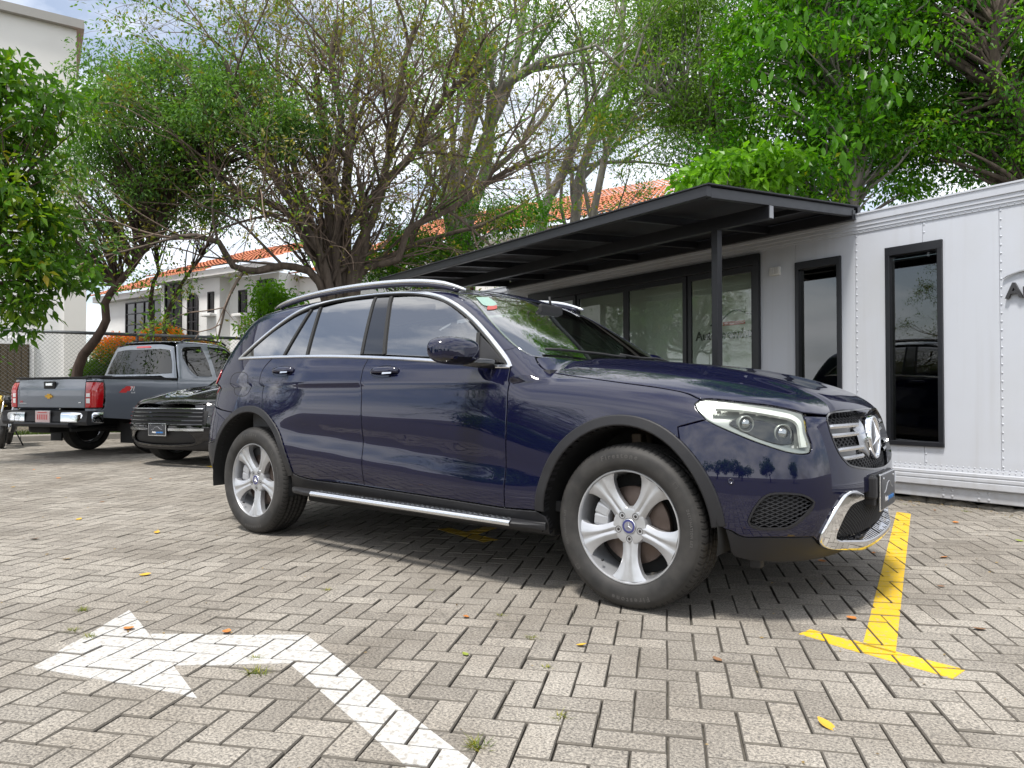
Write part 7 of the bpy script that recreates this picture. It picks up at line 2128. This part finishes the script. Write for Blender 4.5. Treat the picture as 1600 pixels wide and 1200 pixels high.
# left side: lean tree, slim stems, broad-leaved tree at the edge
clump_tree('leaning_tree', 'slender tree with a crooked leaning dark trunk and fine bluish leaves behind the pickup', (-15.15, 2.75, .1), .13,
           [bp3(250, 200, 14.6, 130, 75, 1.6), bp3(170, 300, 15, 100, 85, 1.5), bp3(360, 180, 14.2, 120, 60, 1.4), bp3(210, 130, 15.2, 100, 60, 1.3), bp3(300, 290, 14.5, 80, 60, 1.2), bp3(110, 390, 15.2, 60, 75, 1.0), bp3(440, 205, 14, 70, 40, 1.0), bp3(330, 105, 14.6, 95, 45, 1.1), bp3(490, 165, 14, 60, 28, .8)],
           480, 100, .42, .092, .42, LF_BLUE, BK_DARK, 51, [(-15.15, 2.75, .1), at_px(122, 575, 15.2), at_px(150, 530, 15.1), at_px(166, 500, 15.1), at_px(164, 474, 15.1), at_px(182, 446, 15), at_px(205, 420, 14.9), at_px(235, 375, 14.8), at_px(270, 320, 14.7), at_px(300, 290, 14.6), at_px(335, 245, 14.5)], hole=.34, fork=.5, limb_r=.035, vis=.8)
for px0, pts, lb, sd in ((238, [(238, 520), (235, 480), (240, 440), (248, 425), (243, 395), (240, 350), (215, 280)], 'slim crooked stem with sparse leaves standing behind the pickup cab', 52),
                         (258, [(257, 525), (262, 490), (280, 450), (300, 420), (316, 400), (330, 360), (345, 300)], 'thin leaning stem to the right of the slim crooked one behind the pickup cab', 53)):
    P = [at_px(px0, 640, 16.3)] + [at_px(a, b_, 16.3) for a, b_ in pts]; P[0][2] = .1
    clump_tree('slim_tree', lb, P[0], .085, [(P[-1], (1.2, .9, .7)), (P[-2] + [0, 0, .4], (1.0, .8, .6))], 80, 50, .32, .085, .42, LF_BLUE, BK_DARK, sd, P, hole=.2, fork=.5, limb_r=.03)
clump_tree('broad_leaved_tree', 'tree with large glossy leaves at the left edge in front of the tall building', (-10.6, -1.6, 0), .22,
           [bp3(20, 190, 9.6, 95, 85, 1.0), bp3(-20, 320, 9.6, 110, 90, 1.0), bp3(60, 400, 9.8, 75, 75, .9), bp3(30, 480, 9.7, 45, 45, .6), bp3(-80, 150, 9.6, 120, 110, 1.2)],
           215, 42, .34, .150, .46, LF_BROAD, BK_DARK, 54, None, hole=.26, limb_r=.04)
clump_tree('broad_leaved_tree', 'small low tree with bright leaf tiers between white house and blue suv', (-12.9, 7.3, .1), .07,
           [bp3(430, 470, 16.8, 50, 30, .7), bp3(420, 505, 16.8, 35, 20, .6), bp3(395, 520, 16.8, 25, 14, .5)], 60, 46, .30, .12, .45, LF_BRIGHT, BK_DARK, 55, None)
# lower greenery under the bare limbs, in front of the tiled house
clump_tree('leafy_shrub_tree', 'bright green bushy tree under the bare limbs at the left end of the canopy', (-10.6, 9.3, 0), .12,
           [bp3(640, 400, 17.5, 60, 45, 1.0), bp3(720, 390, 17.5, 60, 35, 1.0), bp3(590, 420, 17.5, 40, 30, .8), bp3(690, 330, 17.6, 35, 25, .7), bp3(790, 345, 17.6, 55, 28, .8), bp3(850, 330, 17.8, 40, 22, .7), bp3(740, 320, 17.6, 40, 24, .7)], 250, 60, .36, .10, .40, LF_RICH, BK_GREY, 56, None, hole=.2)

# flowering shrubs behind the fence
for i, (x, y, d, sx, sy, lb) in enumerate(((190, 560, 16.6, 55, 36, 'shrub with orange flower heads left of the pickup cab'), (255, 545, 17.0, 50, 34, 'shrub with orange and yellow-green tops behind the pickup cab'), (320, 560, 17.2, 40, 26, 'green and yellow shrub right of the orange flowering ones, behind the pickup roof'), (150, 600, 16.2, 40, 34, 'low dark green shrub behind the tailgate of the pickup'))):
    g = np.random.default_rng(60 + i)
    t = thing('flowering_shrub', lb, 'shrub', (0, 0, 0), 0, 'flowering shrubs behind the fence')
    c = at_px(x, y, d); s = np.array([sx * d / 1122, .55, sy * d / 1122])
    n = 9000; v = g.normal(0, 1, (n, 3)); v /= np.linalg.norm(v, axis=1, keepdims=True)
    lump = np.array([1 + .28 * mnoise.noise(Vector(q * 2.3 + i * 9)) for q in v])
    C_ = c + v * s * (lump * g.random(n) ** .3)[:, None]
    hrel = (C_[:, 2] - c[2]) / s[2]
    rnd = np.clip(.28 + .42 * hrel + .12 + g.normal(0, .16, n), 0, .99) if i != 3 else np.clip(.15 + .12 * hrel + g.normal(0, .08, n), 0, .5)
    if i == 2: rnd = np.clip(rnd - .12, 0, .62)
    D_ = v + g.normal(0, .6, v.shape)
    leaves('foliage', C_, D_, .085, .40, LF_FLAME, t, g, rnd=rnd)
    W_o = Wood(); f0 = np.array([c[0], c[1], .1])
    for k in range(6):
        q = c + s * g.normal(0, .4, 3); P = crv([f0 + g.normal(0, .05, 3) * [1, 1, 0], (f0 + q) / 2 + g.normal(0, .1, 3), q], .25); W_o.limb(P, np.linspace(.025, .006, len(P)), 5)
    W_o.build('stem', BK_DARK, t)

# two bare-limbed trees across the lot on the left, outside the picture
for x, y, rz, s_, lb in ((-27, -13, 1.9, .85, 'bare-limbed spreading tree across the lot, nearer the tall building'), (-17, -24, 4.0, .9, 'bare-limbed spreading tree across the lot, farther from the tall building')):
    t = place_copy(main); t['label'] = lb; t['group'] = 'trees across the lot'
    c_, s__ = math.cos(rz) * s_, math.sin(rz) * s_
    t.rotation_euler = (0, 0, rz); t.scale = (s_, s_, s_)
    t.location = (x - (c_ * base[0] - s__ * base[1]), y - (s__ * base[0] + c_ * base[1]), 0)
# trees along the far side of the lot, behind the viewer: what the windows and the paint reflect
for i, (x, y, w_, h, lb) in enumerate(((-16, -21, 5, 3.6, 'first'), (-8, -25, 5, 4.4, 'second'), (0, -27, 6, 3.6, 'third'), (8, -28, 6, 4.6, 'fourth'), (16, -24, 6, 3.8, 'fifth'), (23, -17, 5, 4.6, 'sixth'), (27, -8, 5, 4.0, 'seventh'))):
    g = np.random.default_rng(180 + i)
    bl = [((x + g.uniform(-.6, .6) * w_, y + g.uniform(-1, 1), h * g.uniform(.35, .75)), (w_ * g.uniform(.3, .6), 1.6, h * g.uniform(.18, .34))) for k in range(5)]
    clump_tree('roadside_tree', '%s bushy tree from the left in the row across the lot' % lb, (x, y, 0), .2, bl, 70, 60, .8, .34, .55, LF_FINE, BK_BROWN, 190 + i, None, group='trees across the lot', vis=.4)
# ------------------------------------------------------------------ fallen leaves, weeds in the joints, chips
FL = [mat('dead_leaf_yellow', (.55, .33, .03), rough=.6, var=.25, scale=60), mat('dead_leaf_orange', (.45, .17, .04), rough=.6, var=.3, scale=60), mat('dead_leaf_brown', (.20, .10, .045), rough=.7, var=.3, scale=60), mat('dead_leaf_green', (.20, .24, .03), rough=.6, var=.25, scale=60)]
g = np.random.default_rng(90)
def fallen(i):
    """curled blade, 8 x 3 cells"""
    V = []
    cu, tw = g.uniform(.2, .9), g.normal(0, .35)
    for a in range(7):
        u = a / 6; w_ = math.sin(math.pi * (u * .93 + .04)) ** .8 * .34
        for b_ in (-1, -.5, 0, .5, 1):
            V.append((u - .5, w_ * b_, .04 + cu * .30 * (u - .5) ** 2 * 2 + cu * .35 * (b_ * w_) ** 2 * 3 + tw * .3 * (u - .5) * b_ * w_))
    F_ = [(a * 5 + b_, a * 5 + b_ + 1, (a + 1) * 5 + b_ + 1, (a + 1) * 5 + b_) for a in range(6) for b_ in range(4)]
    return V, F_
spots = [(.989, -1.545, 0, .062, 'curled bright yellow leaf lying on the pavers in the right foreground'),
         (.087, -1.414, 0, .040, 'small yellow-orange leaf on the pavers in front of the front wheel'),
         (-.49, -1.416, 1, .038, 'tiny orange leaf on the pavers between the arrow and the front wheel'),
         (-3.03, -2.0, 0, .05, 'yellow leaf on the pavers at the left, beyond the arrow head'),
         (-3.83, -1.89, 2, .06, 'brown leaf on the pavers at the far left edge'),
         (-1.472, -2.36, 1, .055, 'reddish leaf on the white arrow head'),
         (-1.123, -2.14, 1, .05, 'orange leaf beside the neck of the white arrow')]
more = [(1.257, -.298), (.447, .555), (.979, 1.073), (.632, .957), (.818, -.457), (-5.2, -.9), (-6.6, .2), (-4.4, -1.4), (-7.5, -.4), (-5.9, -1.5), (-3.4, -1.3), (-8.8, -.2), (-9.6, .3), (1.9, .9), (1.3, 1.9), (.9, 2.4), (1.6, 2.3), (2.1, 1.6), (.7, 2.95), (1.4, 2.8), (-2.3, -1.9), (-.2, -1.75), (.55, -1.25), (-11.9, -.4), (-7.0, -1.0), (-4.9, -2.0), (1.05, .35), (1.5, .1)]
for k_, (x, y) in enumerate(more): spots.append((x, y, int(g.integers(0, 4)), g.uniform(.03, .06), None))
for i, (x, y, m_, s_, lb) in enumerate(spots):
    V, F_ = fallen(i); b = MB(); b.add(V, F_, True)
    o = b.build('fallen_leaf', FL[m_], None, recalc=False)
    o.location = (x, y, .003); o.scale = (s_, s_, s_); o.rotation_euler = (g.normal(0, .12), g.normal(0, .12), g.uniform(0, 6.28))
    tag(o, lb or 'small dry fallen leaf lying on the grey pavers', 'leaf', 'fallen leaves on the pavers' if lb is None else None)
WEED = leaf_mat('weed_blade', (.06, .11, .012), (.30, .27, .04), .3)
wspots = [(.267, -2.235, .045, 'tuft of yellow-green weed in the joint by the arrow shaft at the bottom'), (-.657, -2.306, .05, 'mossy tuft in the joint below the neck of the white arrow'), (-.775, -2.233, .03, 'small weed beside the inner bend of the white arrow'), (-1.51, -2.492, .03, 'yellow weed growing through the white arrow head'), (-1.64, -2.50, .03, 'tiny weed at the rim of the arrow head'), (-1.9, -2.36, .04, 'dry weed tuft left of the arrow head')]
def tuft(x, y, h, n, lb, grp=None):
    az = g.uniform(0, 6.28, n); ln = g.uniform(.4, 1.2, n) * h; hh = h * g.uniform(.2, .6, n); w_ = .0022
    ba = np.stack([x + g.normal(0, h * .35, n) * EA[0] + g.normal(0, .003, n), y + g.normal(0, h * .35, n) * EA[1] + g.normal(0, .003, n), np.full(n, -.004)], 1)
    dx, dy = np.cos(az), np.sin(az)
    V = np.stack([ba + np.stack([-dy * w_, dx * w_, 0 * dx], 1), ba + np.stack([dy * w_, -dx * w_, 0 * dx], 1), ba + np.stack([dx * ln, dy * ln, hh], 1)], 1).reshape(-1, 3)
    me = np_mesh('weed_tuft', V, np.arange(3 * n).reshape(-1, 3), None, False, None, {'rnd': ('FACE', g.random(n))}); me.materials.append(WEED)
    tag(link_mesh('weed_tuft', me), lb, 'weed', grp)
for x, y, h, lb in wspots: tuft(x, y, h, 60, lb)
for x, y in ((-.39, -1.30), (-.12, -1.45), (.10, -1.66), (.35, -1.95), (1.45, -.05), (1.75, 2.75), (1.2, 2.98), (.9, 3.05), (1.55, 2.9), (2.0, 2.6), (.45, 3.15), (-.9, -1.2), (-1.3, -1.5)):
    tuft(x, y, g.uniform(.015, .035), 30, 'small weed tuft growing in a joint between the pavers', 'weeds in the paver joints')

# fine litter: crumbs of dry leaf gathered along the paving edge and thinly over the lot
n1, n2 = 700, 500
s_ = g.uniform(-2.4, 2.6, n1); o_ = -np.abs(g.normal(0, .16, n1)) - .0
c1 = TP + TD * s_[:, None] + TN * (o_ + .06)[:, None]
c2 = np.stack([g.uniform(-12, 2.4, n2), g.uniform(-3.2, 2.6, n2)], 1)
c = np.vstack([c1, c2]); k = (np.abs(c[:, 0] + 1.4) > .0)
n = len(c); az = g.uniform(0, 6.28, n); sz_ = g.uniform(.004, .012, n)
dx, dy = np.cos(az) * sz_, np.sin(az) * sz_
z = np.full(n, .004)
V = np.stack([np.stack([c[:, 0] - dx, c[:, 1] - dy, z], 1), np.stack([c[:, 0] - dy * .4, c[:, 1] + dx * .4, z + sz_ * .4], 1), np.stack([c[:, 0] + dx, c[:, 1] + dy, z + sz_ * .2], 1), np.stack([c[:, 0] + dy * .4, c[:, 1] - dx * .4, z], 1)], 1).reshape(-1, 3)
LIT = leaf_mat('dry_litter', (.07, .045, .022), (.34, .24, .10), .1)
me = np_mesh('leaf_litter', V, None, np.arange(4 * n).reshape(-1, 4), False, None, {'rnd': ('FACE', g.random(n))}); me.materials.append(LIT)
tag(link_mesh('leaf_litter', me), kind='stuff')
